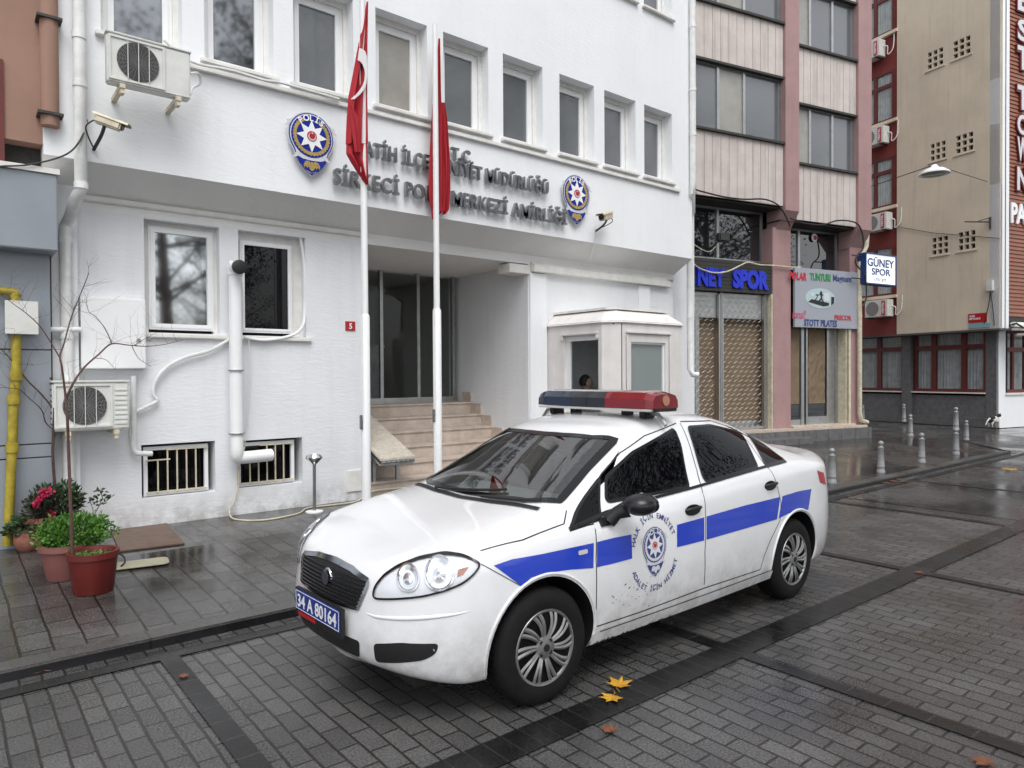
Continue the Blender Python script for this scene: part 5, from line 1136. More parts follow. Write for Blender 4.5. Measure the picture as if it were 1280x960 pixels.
for px,py in ((53,614),(57,618),(51,623),(47,628),(45,632),(61,613),(49,625),(64,643),(66,646)):
    p = on_y(px,py,YQ-.22)
    for k in range(26): leaf(mb,p+Vector((random.gauss(0,.012),random.gauss(0,.012),random.gauss(0,.012))),(random.gauss(0,1),random.gauss(0,1),random.gauss(0,1)),.03,.026)
mb.build('bloom','flower',t); mb = MB()
for px,py in ((83,603),(88,608),(92,612),(86,618),(90,626)):
    p = on_y(px,py,YQ-.1)
    for k in range(4): leaf(mb,p,(random.uniform(-.3,1),random.uniform(-.5,.5),random.uniform(-.1,.7)),.075,.035)
mb.build('foliage','leaf_dark',t); pot(MB(),c2,.13,.18,.30).build('planter','terracotta',t,smooth=True)
# small clay pot
c3 = on_walk(36,688)
t = thing('small_clay_pot','small clay pot with drooping green leaves at the foot of the yellow pipe','potted plant',c3)
mb = MB(); mb.lathe([(.07,0),(.10,.03),(.118,.09),(.115,.13),(.095,.17),(.105,.20),(.09,.20),(.085,.17),(0,.16)],26,c3); mb.build('pot','terracotta',t,smooth=True)
bush((c3.x,c3.y,c3.z+.23),.13,.11,.07,200,.07,.04,None,4).build('foliage','leaf_dark',t); bush((c3.x-.12,c3.y,c3.z+.20),.09,.07,.04,70,.06,.03,None,14).build('foliage','leaf_dark',t)
# pink pot with the bright green plant
c4 = on_walk(82,722)
t = thing('green_plant_pot','bright green bushy plant spilling over a pink pot','potted plant',c4)
pot(MB(),c4,.13,.17,.28).build('pot','pink_pot',t,smooth=True,angle=50)
cc = on_y(92,668,c4.y)
bush((cc.x-.01,cc.y+.05,cc.z),.25,.22,.145,2600,.030,.020,None,6).build('foliage','leaf_bright',t); bush((cc.x+.02,cc.y+.0,cc.z+.01),.27,.22,.15,1200,.034,.022,None,16).build('foliage','leaf_bright',t)
# little sprig against the wall
ys = 7.6; b = on_y(115,655,ys); t = thing('green_sprig','single sprig of small round leaves against the white wall','plant',(b.x,ys,WK))
stem = [on_y(x,y,ys) for x,y in ((112,660),(117,645),(124,632),(128,622),(126,613))]; MB().tube([Vector((stem[0].x-.02,ys,WK+.02))]+stem,.004,5).tube([stem[1],on_y(116,636,ys),on_y(113,628,ys)],.003,5).tube([stem[2],on_y(133,626,ys),on_y(139,621,ys)],.003,5).build('stem','bark',t)
mb = MB(); random.seed(8)
for px,py in ((126,612),(122,614),(130,615),(121,620),(118,625),(114,627),(128,620),(134,621),(139,621),(136,624),(124,627),(129,631),(119,631),(132,626),(126,618),(116,622)):
    p = on_y(px,py,ys)
    for k in range(3): leaf(mb,p,(random.uniform(-1,1),random.uniform(-.6,.3),random.uniform(-.3,.6)),.045,.026)
mb.build('foliage','leaf_dark',t)

# ================================================================== FALLEN LEAVES
def maple(p,s,rot,m,label):
    pts = []; 
    angs = [(0,1),(14,.55),(28,.62),(45,.92),(62,.5),(78,.5),(92,.75),(115,.42),(150,.35),(172,.22)]
    full = angs+[(360-a,r) for a,r in reversed(angs[1:])]
    vs = [(0,0,.010)]
    for a,r in full: a_=rad(a+rot); vs.append((s*r*math.cos(a_),s*r*math.sin(a_),.008+.02*r*abs(math.sin(a*3+rot))*s*6))
    n = len(full); fr_ = Matrix.Translation(p); t = thing('fallen_leaf',label,'leaf',p,'fallen leaves on the road')
    mb = MB(fr_); mb.add(vs,[(0,1+i,1+(i+1)%n) for i in range(n)]); mb.build('blade',m,t)
    a_=rad(rot+180); MB(fr_).tube([(0,0,.01),(s*.5*math.cos(a_),s*.5*math.sin(a_),.014),(s*.9*math.cos(a_+.3),s*.9*math.sin(a_+.3),.01)],.0016,4).build('stalk',m,t)
def lf(px,py,s,rot,m,label,z=.008): p = on_z(px,py,z); maple(p,s,rot,m,label)
lf(773,858,.10,30,'leaf_yellow','large yellow maple leaf beside the front wheel, upper of two touching leaves')
lf(765,873,.085,200,'leaf_yellow','pale yellow maple leaf on the dark band, lower of two touching leaves')
lf(763,915,.06,80,'leaf_brown','orange brown leaf nearest to the camera below the dark band')
lf(52,840,.06,120,'leaf_brown','small orange leaf against the kerb at the far left')
lf(228,847,.045,10,'leaf_brown','small orange leaf near the left cross band of the road')
lf(1232,956,.07,60,'leaf_brown','brown leaf cut by the lower edge of the photo at right')
lf(1149,717,.06,10,'leaf_brown','faint brown leaf on the dark band right of the car')
lf(1265,588,.20,40,'leaf_yellow','yellow leaf in the wet area at the right edge')
lf(1168,786,.028,0,'leaf_brown','tiny dark red leaf on the pavers at lower right',.004)
for k,(px,py) in enumerate(((1116,602),(1124,600),(1131,603),(1108,604))): lf(px,py,.09,40*k,'leaf_brown',['brown leaf heaped at the kerb before the third bollard, left','yellowish leaf heaped at the kerb before the third bollard','outermost brown leaf of the heap at the kerb','first brown leaf of the heap at the kerb'][k])

# ================================================================== CAT
b = on_z(1243,534,WK); t = thing('cat','black and white cat standing at the foot of the corner building','cat',b)
cx,cy,cz = b; k = 1.05
u_ = Vector((.98,-.2,0)); 
def cp(s,h,o=0): return (cx+u_.x*s*k-u_.y*o, cy+u_.y*s*k+u_.x*o, cz+h*k)
J = [(*cp(-.02,.22),.075,.085),(*cp(-.16,.22),.07,.08),(*cp(.12,.235),.07,.08),(*cp(.20,.29),.045,.05),
 (*cp(-.17,.14,.05),.035),(*cp(-.20,.08,.05),.018),(*cp(-.17,.01,.05),.018),(*cp(-.17,.14,-.05),.035),(*cp(-.20,.08,-.05),.018),(*cp(-.17,.01,-.05),.018),
 (*cp(.13,.15,.04),.028),(*cp(.13,.01,.04),.017),(*cp(.13,.15,-.04),.028),(*cp(.13,.01,-.04),.017),(*cp(-.26,.24),.022),(*cp(-.36,.16),.018),(*cp(-.42,.07),.015)]
skin(J,[(0,1),(0,2),(2,3),(1,4),(4,5),(5,6),(1,7),(7,8),(8,9),(2,10),(10,11),(2,12),(12,13),(1,14),(14,15),(15,16)]).build('body','fur_white',t,smooth=True)
mb = MB(); blob(mb,cp(.235,.32),.052,.052,.048); 
for s in (-1,1): q=Vector(cp(.225,.355,s*.028)); mb.add([q+Vector((-.02,0,0)),q+Vector((.02,0,0)),q+Vector((0,s*.018,0)),q+Vector((0,s*.004,.045))],[(0,1,3),(1,2,3),(2,0,3)])
mb.build('head','fur_black',t,smooth=True,angle=80); mb = MB(); blob(mb,cp(.272,.305),.026,.028,.022); mb.build('muzzle','fur_white',t,smooth=True)
mb = MB(); blob(mb,cp(-.10,.265),.14,.075,.062); blob(mb,cp(.10,.285),.07,.06,.05); blob(mb,cp(-.19,.20),.07,.085,.075); mb.build('back_patch','fur_black',t,smooth=True)

# ================================================================== TREES ACROSS THE STREET (seen mirrored in glass and wet stone)
def street_tree(x,y,h,label,seed,src=None):
    random.seed(seed); t = thing('street_tree',label,'tree',(x,y,0),'trees mirrored in the glass')
    if src:
        for c_ in kids(src):
            d_ = c_.copy(); C.objects.link(d_); d_.parent = t
        t.rotation_euler = (0,0,seed*1.3); t.scale = (h/15,)*3
        return t
    mb = MB(); top = Vector((x+.3,y,h*.62)); mb.tube(cat_rom([(x,y,0),(x+.1,y,h*.2),(x-.05,y,h*.4),top]),.22,10) if False else mb.tube([(x,y,0),(x+.1,y,h*.2),(x-.05,y,h*.4),top],[.24,.19,.15,.08],10)
    lv = MB()
    for k in range(34):
        a_ = random.uniform(0,6.28); z0_ = h*random.uniform(.25,.62); q0 = Vector((x,y,z0_)); L_ = h*random.uniform(.22,.42)
        d = Vector((math.cos(a_),math.sin(a_),random.uniform(.15,1.1))).normalized(); q1 = q0+d*L_*.5; q2 = q1+(d+Vector((random.uniform(-.4,.4),random.uniform(-.4,.4),random.uniform(-.2,.4)))).normalized()*L_*.5
        mb.tube([q0,q1,q2],[.06,.035,.012],5)
        for m_ in range(360):
            u = random.uniform(.35,1.1); p = q0.lerp(q2,u)+Vector((random.gauss(0,.42),random.gauss(0,.42),random.gauss(0,.36)))
            leaf(lv,p,(random.gauss(0,1),random.gauss(0,1),random.gauss(0,1)-.3),.12,.085)
    mb.build('trunk','bark',t,smooth=True); lv.build('crown','leaf_tree',t); return t
tr = street_tree(5.2,-6.5,15,'leafy plane tree mirrored in the first ground-floor window',1)
for i,(x,y,h,l) in enumerate(((10,-5.6,17,'leafy tree mirrored in the dark door glass of the car'),(15.5,-6,18,'leafy tree mirrored in the rear side glass of the car'),(22,-6.5,17,'farthest leafy tree across the street'),(-1.5,-7,15,'leafy tree mirrored at the upper left windows'),(7.0,-8.5,7.5,'low leafy tree mirrored in the lower half of the first window'))): street_tree(x,y,h,l,i+2,tr)
# ================================================================== POLICE CAR
# local frame: x = 0 at the front axle, growing toward the boot; y negative on the near side; z up
CX, CY, CR = 2.37, 3.555, rad(1.9)
CM = Matrix.Translation((CX,CY,0)) @ Matrix.Rotation(CR,4,'Z')
car = thing('police_car','white police saloon with blue side stripe and a blue and red roof light bar','car',(CX+1.3,CY,0))
DECK = [  # front to rear, each row: centre -> shoulder edge
 [(-.790,0,.665),(-.783,.25,.672),(-.752,.43,.69),(-.700,.57,.71),(-.600,.69,.735),(-.46,.78,.755)],
 [(-.748,0,.732),(-.740,.25,.739),(-.705,.43,.754),(-.650,.575,.770),(-.54,.70,.785),(-.40,.79,.785)],
 [(-.60,0,.795),(-.60,.26,.803),(-.59,.45,.817),(-.54,.60,.827),(-.45,.725,.83),(-.34,.812,.81)],
 [(-.38,0,.868),(-.38,.27,.875),(-.36,.46,.88),(-.32,.62,.875),(-.28,.745,.86),(-.22,.828,.825)],
 [(-.12,0,.922),(-.12,.28,.928),(-.10,.48,.932),(-.06,.645,.925),(-.04,.765,.895),(-.03,.842,.845)],
 [(.08,0,.952),(.09,.28,.957),(.13,.50,.963),(.19,.665,.955),(.20,.772,.92),(.20,.852,.862)],
 [(.12,0,.967),(.13,.28,.972),(.17,.51,.978),(.27,.685,.975),(.34,.785,.925),(.36,.857,.875)],
 [(.46,0,1.150),(.47,.28,1.145),(.51,.48,1.140),(.60,.635,1.135),(.64,.787,.945),(.65,.862,.895)],
 [(.80,0,1.325),(.81,.27,1.320),(.85,.45,1.312),(.94,.585,1.300),(.95,.787,.97),(.95,.866,.918)],
 [(.90,0,1.372),(.91,.27,1.366),(.96,.45,1.357),(1.06,.575,1.333),(1.10,.787,.98),(1.10,.868,.928)],
 [(1.20,0,1.428),(1.21,.28,1.422),(1.24,.46,1.408),(1.32,.565,1.372),(1.36,.787,1.002),(1.36,.870,.948)],
 [(1.60,0,1.452),(1.60,.28,1.446),(1.62,.46,1.430),(1.66,.558,1.388),(1.70,.785,1.030),(1.70,.870,.972)],
 [(1.98,0,1.430),(1.98,.28,1.424),(2.00,.455,1.408),(2.04,.552,1.358),(2.05,.782,1.052),(2.05,.868,.992)],
 [(2.24,0,1.382),(2.25,.28,1.375),(2.29,.45,1.352),(2.34,.560,1.285),(2.36,.774,1.070),(2.36,.865,1.010)],
 [(2.55,0,1.258),(2.55,.28,1.252),(2.58,.455,1.235),(2.62,.590,1.175),(2.64,.752,1.078),(2.64,.858,1.020)],
 [(2.84,0,1.128),(2.84,.29,1.124),(2.85,.48,1.115),(2.86,.640,1.095),(2.87,.735,1.072),(2.88,.845,1.018)],
 [(2.98,0,1.085),(2.98,.29,1.083),(2.98,.48,1.078),(2.98,.635,1.070),(2.98,.730,1.055),(2.98,.838,1.010)],
 [(3.28,0,1.078),(3.28,.29,1.076),(3.26,.47,1.070),(3.24,.615,1.060),(3.20,.710,1.042),(3.17,.812,.995)],
 [(3.50,0,1.075),(3.49,.28,1.072),(3.47,.44,1.066),(3.43,.570,1.054),(3.37,.665,1.030),(3.32,.762,.975)],
 [(3.575,0,1.045),(3.565,.26,1.042),(3.54,.42,1.036),(3.50,.55,1.022),(3.43,.645,.998),(3.37,.735,.955)]]
def car_cage():
    V = []; Fc = []; idx = {}
    def vid(p):
        k = tuple(round(c,5) for c in p)
        if k not in idx: idx[k] = len(V); V.append(Vector(p))
        return idx[k]
    nv, nu = len(DECK), 6
    def contour(s):     # u then v then u: front centre -> rear centre
        c = [DECK[0][u] for u in range(nu)] + [DECK[v][5] for v in range(1,nv-1)] + [DECK[nv-1][u] for u in range(nu-1,-1,-1)]
        return [Vector((x,s*y,z)) for x,y,z in c]
    T = [0,.20,.40,.60,.78,.92,1.0]; SO = [0,.010,.022,.022,.010,-.012,-.045]
    FO = [0,.012,.026,.036,.030,.004,-.07]; RO = [0,.035,.070,.10,.10,.06,-.03]
    for s in (1,-1):
        cc = contour(s); n = len(cc)
        rows = []
        for k,(t,so,fo,ro) in enumerate(zip(T,SO,FO,RO)):
            row = []
            for i,p in enumerate(cc):
                wf = max(0,min(1,(5.5-i)/3.0)); zb = .185+.055*wf; z = p.z+(zb-p.z)*t; wr = max(0,min(1,(i-(n-1-5.5))/3.0)); ws = 1-max(wf,wr)
                q = Vector((p.x - fo*wf + ro*wr*.9, p.y + s*so*(ws+.7*max(wf,wr)*(abs(p.y)/.8)), z))
                if abs(p.y) < 1e-6: q.y = 0
                row.append(q)
            rows.append(row)
        for a,b_ in zip(rows,rows[1:]):
            for i in range(n-1):
                f = [a[i],b_[i],b_[i+1],a[i+1]]; Fc.append(tuple(vid(p) for p in (f if s<0 else f[::-1])))
        for v in range(nv-1):
            for u in range(nu-1):
                f = [DECK[v][u],DECK[v+1][u],DECK[v+1][u+1],DECK[v][u+1]]; f = [Vector((x,s*y,z)) for x,y,z in f]
                Fc.append(tuple(vid(p) for p in (f if s>0 else f[::-1])))
        # floor
        last = rows[-1]; fr_c = last[:nu]; rr_c = last[n-nu:][::-1]
        def floor_row(v):
            if v == 0: return fr_c
            if v == nv-1: return rr_c
            e = last[nu-1+v]; return [Vector((DECK[v][0][0]*(1-u/5)+e.x*u/5, e.y*u/5, .185)) for u in range(nu)]
        for v in range(nv-1):
            A_, B2 = floor_row(v), floor_row(v+1)
            for u in range(nu-1):
                f = [A_[u],A_[u+1],B2[u+1],B2[u]]; Fc.append(tuple(vid(p) for p in (f if s>0 else f[::-1])))
    return V, Fc
def subdivided(V,Fc,levels=2):
    me = bpy.data.meshes.new('cage'); me.from_pydata([tuple(v) for v in V],[],Fc); bm = bmesh.new(); bm.from_mesh(me); bmesh.ops.recalc_face_normals(bm,faces=bm.faces); bm.to_mesh(me); bm.free()
    o = bpy.data.objects.new('cage',me); C.objects.link(o); m_ = o.modifiers.new('s','SUBSURF'); m_.levels = levels; m_.render_levels = levels
    return o
cage = subdivided(*car_cage(),levels=3)
dg = bpy.context.evaluated_depsgraph_get(); skin_me = bpy.data.meshes.new_from_object(cage.evaluated_get(dg)); bpy.data.objects.remove(cage)
BVH = BVHTree.FromPolygons([v.co.copy() for v in skin_me.vertices],[tuple(p.vertices) for p in skin_me.polygons])
INV = CM.inverted()
def hit_px(px,py):
    """where the sight line of a photo pixel meets the modelled body, in car coordinates"""
    o_ = INV @ CAMP; d = (INV.to_3x3() @ ray(px,py)).normalized(); h = BVH.ray_cast(o_,d); return h[0]
# --- projection frames on the body
class Proj:
    def __init__(s,o,r,u): s.o=Vector(o); s.r=Vector(r).normalized(); s.u=Vector(u).normalized(); s.d=s.r.cross(s.u).normalized()   # d points INTO the body
    def to2(s,p): q = Vector(p)-s.o; return (q.dot(s.r),q.dot(s.u))
    def on(s,a,b,off=0):
        st_ = s.o+s.r*a+s.u*b - s.d*3; h = BVH.ray_cast(st_,s.d)
        if h[0] is None:
            q, nn, _, _ = BVH.find_nearest(s.o+s.r*a+s.u*b); return q+nn*off
        nn = h[1]; nn = nn if nn.dot(s.d)<0 else -nn
        return h[0]+nn*off
SIDE = Proj((0,0,0),(1,0,0),(0,0,1)); SIDE.d = Vector((0,1,0))
FARS = Proj((0,0,0),(1,0,0),(0,0,1)); FARS.d = Vector((0,-1,0))
FRONT = Proj((0,0,0),(0,-1,0),(0,0,1)); FRONT.d = Vector((1,0,0))
TOP = Proj((0,0,0),(1,0,0),(0,1,0)); TOP.d = Vector((0,0,-1))
CORN = Proj((0,0,0),(.78,-.62,0),(0,0,1)); CORN.d = Vector((.62,.78,0)).normalized(); CORN.r = Vector((.78,-.62,0)).normalized()
WIND = Proj((0,0,0),(0,-1,0),(.87,0,.5)); WIND.d = Vector((.5,0,-.87)); 
REAR = Proj((0,0,0),(0,1,0),(0,0,1)); REAR.d = Vector((-1,0,0))
def clip_grid(mb2,poly,step):
    """fill a 2-D outline and cut it into a fine grid so it can follow the body"""
    bm = bmesh.new(); vs = [bm.verts.new((a,b,0)) for a,b in poly]
    for t_ in tessellate_polygon([[Vector((a,b,0)) for a,b in poly]]):
        try: bm.faces.new([vs[i] for i in t_])
        except ValueError: pass
    bmesh.ops.dissolve_limit(bm,angle_limit=.01,verts=bm.verts,edges=bm.edges) if False else None
    for ax in (0,1):
        lo_ = min(p[ax] for p in poly); hi_ = max(p[ax] for p in poly); n = int((hi_-lo_)/step)
        for k in range(1,n+1):
            co = [0,0,0]; no = [0,0,0]; co[ax] = lo_+(hi_-lo_)*k/(n+1); no[ax] = 1
            bmesh.ops.bisect_plane(bm,geom=bm.verts[:]+bm.edges[:]+bm.faces[:],plane_co=co,plane_no=no)
    bm.verts.ensure_lookup_table(); bm.verts.index_update(); v=[tuple(x.co[:2]) for x in bm.verts]; f=[tuple(x.index for x in q.verts) for q in bm.faces]; bm.free(); return v,f
def patch(pr,poly,off,step=.05,mb=None,thick=0):
    mb = mb or MB(CM); v,f = clip_grid(None,poly,step); mb.add([pr.on(a,b,off) for a,b in v],f)
    return mb
def band(pr,path,w,off,mb=None,closed=False,step=.03,h=0):
    """thin strip following a 2-D path on the body"""
    mb = mb or MB(CM); P = [Vector((a,b)) for a,b in path]
    if closed: P.append(P[0])
    Q = []
    for a,b in zip(P,P[1:]):
        n = max(1,int((b-a).length/step)); Q += [a.lerp(b,k/n) for k in range(n)]
    Q.append(P[-1]); L_,R_ = [],[]
    for i,p in enumerate(Q):
        t_ = (Q[(i+1)%len(Q)] - Q[i-1]) if closed and i in (0,len(Q)-1) else Q[min(i+1,len(Q)-1)]-Q[max(i-1,0)]
        if closed and i in (0,len(Q)-1): t_ = Q[1]-Q[-2]
        t_.normalize(); n_ = Vector((-t_.y,t_.x)); L_.append(p+n_*w/2); R_.append(p-n_*w/2)
    mb.add([pr.on(p.x,p.y,off) for p in L_]+[pr.on(p.x,p.y,off) for p in R_],[(i,i+1,len(Q)+i+1,len(Q)+i) for i in range(len(Q)-1)]); return mb
def px2(pr,pts): 
    out = []
    for p in pts:
        h = hit_px(*p)
        if h is None:
            o_ = INV @ CAMP; d = (INV.to_3x3() @ ray(*p)).normalized(); best = min((BVH.find_nearest(o_+d*t_)[3],t_) for t_ in [2+.02*k for k in range(250)]); h = BVH.find_nearest(o_+d*best[1])[0]
        out.append(pr.to2(h))
    return out
def smooth_poly(pts,k=4):
    n = len(pts); out = []
    for i in range(n):
        p0,p1,p2,p3 = [Vector(pts[(i+j-1)%n]) for j in range(4)]
        for j in range(k):
            t_=j/k; q = .5*((2*p1)+(p2-p0)*t_+(2*p0-5*p1+4*p2-p3)*t_*t_+(3*p1-p0-3*p2+p3)*t_**3); out.append((q.x,q.y))
    return out
def round_poly(pts,r=.03,k=4):
    n=len(pts); out=[]
    for i in range(n):
        a,b,c_ = Vector(pts[i-1]),Vector(pts[i]),Vector(pts[(i+1)%n]); ra = min(r,(a-b).length*.45); rc = min(r,(c_-b).length*.45)
        p,q = b+(a-b).normalized()*ra, b+(c_-b).normalized()*rc
        for j in range(k+1): t_=j/k; v=p*(1-t_)**2+b*2*t_*(1-t_)+q*t_*t_; out.append((v.x,v.y))
    return out

# --- window outlines, read off the photo on the modelled surface
W_F = round_poly(px2(SIDE,[(757.5,628),(757,597),(790,566),(842,536),(850,556),(861,609)]),.03)
W_Q = round_poly(px2(SIDE,[(712,661),(731,622),(749,598),(750.5,646),(748,650)]),.015)
W_R = round_poly(px2(SIDE,[(881,603),(859,534),(888,532),(925,541),(947,584)]),.035)
W_3 = round_poly(px2(SIDE,[(957,582),(932,542),(955,556),(981,576)]),.02)
mir = lambda P: [(a,b) for a,b in P]
WS = [(a,b) for a,b in px2(WIND,[(684,637),(771,545)])]
def wt(y,x,z): q = Vector((x,y,z)); return WIND.to2(q)
ws_poly = [wt(-.665,.30,.985),wt(-.60,.60,1.135),wt(-.545,.93,1.305),wt(-.42,.84,1.32),wt(-.2,.80,1.33),wt(0,.79,1.332),wt(.2,.80,1.33),wt(.42,.84,1.32),wt(.545,.93,1.305),wt(.60,.60,1.135),wt(.665,.30,.985),wt(.50,.19,.972),wt(.28,.15,.965),wt(0,.135,.96),wt(-.28,.15,.965),wt(-.50,.19,.972)]
rw_poly = [(2.29,-.42),(2.27,0),(2.29,.42),(2.80,.55),(2.82,0),(2.80,-.55)]
# --- hollow body: solid minus cabin, window openings and wheel wells
def solid(V,Fc,mi_): 
    me = bpy.data.meshes.new('c'); me.from_pydata([tuple(v) for v in V],[],Fc); me.materials.append(M['car_white']); me.materials.append(M['black'])
    for p in me.polygons: p.material_index = mi_
    bm = bmesh.new(); bm.from_mesh(me); bmesh.ops.recalc_face_normals(bm,faces=bm.faces); bm.to_mesh(me); bm.free()
    o = bpy.data.objects.new('c',me); C.objects.link(o); return o
body = bpy.data.objects.new('body',skin_me); C.objects.link(body); skin_me.materials.clear(); skin_me.materials.append(M['car_white']); skin_me.materials.append(M['black'])
cut = []
def prism_cut(poly2,axis,lo_,hi_,mi_=1):
    mb = MB(); n = len(poly2); P = {'y':lambda a,b,t_:(a,t_,b),'z':lambda a,b,t_:(a,b,t_)}[axis]
    tri = tessellate_polygon([[Vector((a,b,0)) for a,b in poly2]])
    V = [P(a,b,lo_) for a,b in poly2]+[P(a,b,hi_) for a,b in poly2]; Fc = [tuple(t_) for t_ in tri]+[tuple(i+n for i in t_)[::-1] for t_ in tri]+[(i,(i+1)%n,(i+1)%n+n,i+n) for i in range(n)]
    cut.append(solid(V,Fc,mi_))
def shrink(poly,d):
    c_ = Vector((sum(a for a,b in poly)/len(poly),sum(b for a,b in poly)/len(poly))); return [((Vector(p)-c_)*(1-d/ (Vector(p)-c_).length)+c_)[:] for p in poly]
# cabin: side profile extruded, tapering upward
cab = [(.34,.50),(.34,.93),(.62,1.09),(.98,1.285),(1.3,1.355),(1.7,1.375),(2.05,1.345),(2.3,1.285),(2.62,1.10),(2.62,.50)]
mbV = []; 
for s in (-1,1):
    for x,z in cab: mbV.append((x,s*(.735 if z<1.0 else .735-(z-1.0)*.60),z))
n=len(cab); tri = tessellate_polygon([[Vector((a,b,0)) for a,b in cab]])
cut.append(solid(mbV,[tuple(t_) for t_ in tri]+[tuple(i+n for i in t_)[::-1] for t_ in tri]+[(i,(i+1)%n,(i+1)%n+n,i+n) for i in range(n)],1))
for P in (W_F,W_R,W_3,W_Q):
    q = shrink(P,.012)
    prism_cut(q,'y',-1.0,-.45 if P is not W_Q else -.60); prism_cut(q,'y',.45 if P is not W_Q else .60,1.0)
# windshield: prism along its own normal
n=len(ws_poly); sp_ = shrink(ws_poly,.035); V=[]
for off in (-.25,.17): V += [tuple(WIND.on(a,b,0)+WIND.d*off) for a,b in sp_]
tri = tessellate_polygon([[Vector((a,b,0)) for a,b in sp_]]); cut.append(solid(V,[tuple(t_) for t_ in tri]+[tuple(i+n for i in t_)[::-1] for t_ in tri]+[(i,(i+1)%n,(i+1)%n+n,i+n) for i in range(n)],1))
AR, AZ = .352, .315
for xc in (0,2.603):
    for s in (-1,1):
        P = [(xc+AR*math.cos(2*math.pi*k/48),AZ+AR*math.sin(2*math.pi*k/48)) for k in range(48)]
        prism_cut(P,'y',s*.56,s*1.1)
for co_ in cut:
    md = body.modifiers.new('b','BOOLEAN'); md.operation='DIFFERENCE'; md.object=co_; md.solver='EXACT'
dg = bpy.context.evaluated_depsgraph_get(); res = bpy.data.meshes.new_from_object(body.evaluated_get(dg)); 
for co_ in cut: bpy.data.objects.remove(co_)
bpy.data.objects.remove(body)
off = car.location
res.transform(Matrix.Translation(-off) @ CM)
smooth_by_angle(res,32); body = bpy.data.objects.new('body',res); C.objects.link(body); body.parent = car
def cb(): return MB(CM)
# arch lips
for xc in (0,2.603):
    for pr,s in ((SIDE,-1),(FARS,1)):
        mb = cb(); 
        pts=[]
        for k in range(41):
            a_ = rad(-12+204*k/40); 
            p = pr.on(xc+(AR+.014)*math.cos(a_),AZ+(AR+.014)*math.sin(a_),.0); pts.append(p)
        mb.tube(pts,.009,8); mb.build('arch_lip','car_white',car,smooth=True)
# --- glazing
def glaze(name,pr,poly,m,frame_w=.016,mf='black_gloss'):
    g = patch(pr,shrink(poly,.004),.0035,.045).build(name,m,car,smooth=True,angle=60)
    band(pr,poly,frame_w,.0055,closed=True).build('seal',mf,g); return g
mat('tint_black',(.002,.002,.003),.02,spec=.22)
for pr in (SIDE,FARS):
    glaze('front_side_window',pr,W_F,'wind_glass' if 0 else 'tint_black'); glaze('quarter_window',pr,W_Q,'tint_black',.012); glaze('rear_side_window',pr,W_R,'tint_black'); glaze('rear_quarter_window',pr,W_3,'tint_black')
ws = patch(WIND,ws_poly,.004,.05).build('windscreen','wind_glass',car,smooth=True,angle=60)
band(WIND,shrink(ws_poly,.018),.045,.0065,closed=True).build('black_border','black_gloss',ws)
patch(TOP,rw_poly,.004,.05).build('rear_window','tint_black',car,smooth=True,angle=60)
# belt trim
band(SIDE,px2(SIDE,[(711,662),(757,641),(800,627),(862,611),(910,597),(951,585),(982,577)]),.014,.007).build('belt_trim','black_gloss',car)
# shut lines
gap = cb()
band(SIDE,px2(SIDE,[(712,664),(733,657),(742,655),(745,700),(745.5,740),(744,776),(746,783)]),.007,.0012,gap)
band(SIDE,px2(SIDE,[(850,529),(862,557),(871,588),(878,615),(882,650),(881,690),(880,731)]),.007,.0012,gap)
band(SIDE,px2(SIDE,[(746,783),(800,765),(880,735),(950,712)]),.007,.0012,gap)
band(SIDE,px2(SIDE,[(950,712),(955,695),(963,675),(975,650),(976,628),(972,610),(955,580),(935,552),(915,535),(888,526),(850,527)]),.007,.0012,gap)
band(SIDE,px2(SIDE,[(845,529),(805,545),(775,566),(752,592),(738,615)]),.006,.0012,gap)
band(FRONT,[(-.32,.742),(-.30,.69)],.004,.0012,gap) if False else None
# bonnet edge: from the headlight corner up to the windscreen corner, both sides
hp = [h for h in [hit_px(*p) for p in ((598,703),(625,690),(660,672),(700,650),(712,655))] if h]
for s in (1,-1): 
    band(TOP,[(-.34,s*-.745),(-.1,s*-.79),(.20,s*-.79),(.29,s*-.72)],.007,.0015,gap)
band(TOP,[(-.765,-.34),(-.775,0),(-.765,.34)],.006,.0015,gap)
gap.build('shut_line','black',car)
# stripe
mat('stripe_blue',(.010,.045,.50),.22,coat=.8)
up_z, lo_z = .775, .635
def stripe(pr,pts_t,pts_b,mb): return patch(pr,pts_t+pts_b[::-1],.0022,.05,mb)
st_f = cb()
stripe(SIDE,px2(SIDE,[(617,707),(640,699),(680,692),(712,685),(742,678.5)]),px2(SIDE,[(652,733),(664,722),(680,716.5),(712,712),(741.5,710)]),st_f)
stripe(SIDE,px2(SIDE,[(746,677.5),(768,672),(789,668)]),px2(SIDE,[(746,709),(768,704),(790,698)]),st_f)
stripe(SIDE,px2(SIDE,[(846,656),(880,646.5)]),px2(SIDE,[(846,684),(880,675.5)]),st_f)
stripe(SIDE,px2(SIDE,[(883,645.5),(930,632),(975,621)]),px2(SIDE,[(883,674.5),(930,661),(971,649)]),st_f)
stripe(SIDE,px2(SIDE,[(978,620),(998,614),(1014,611)]),px2(SIDE,[(973,648),(985,642),(998,638),(1010,637)]),st_f)
st_f.build('side_stripe','stripe_blue',car,smooth=True)
far = cb()
for a,b_ in ((-.1,.70),(1.14,2.72)): patch(FARS,[(a,.635),(b_,.65),(b_,.79),(a,.775)],.002,.05,far)
far.build('side_stripe','stripe_blue',car,smooth=True)
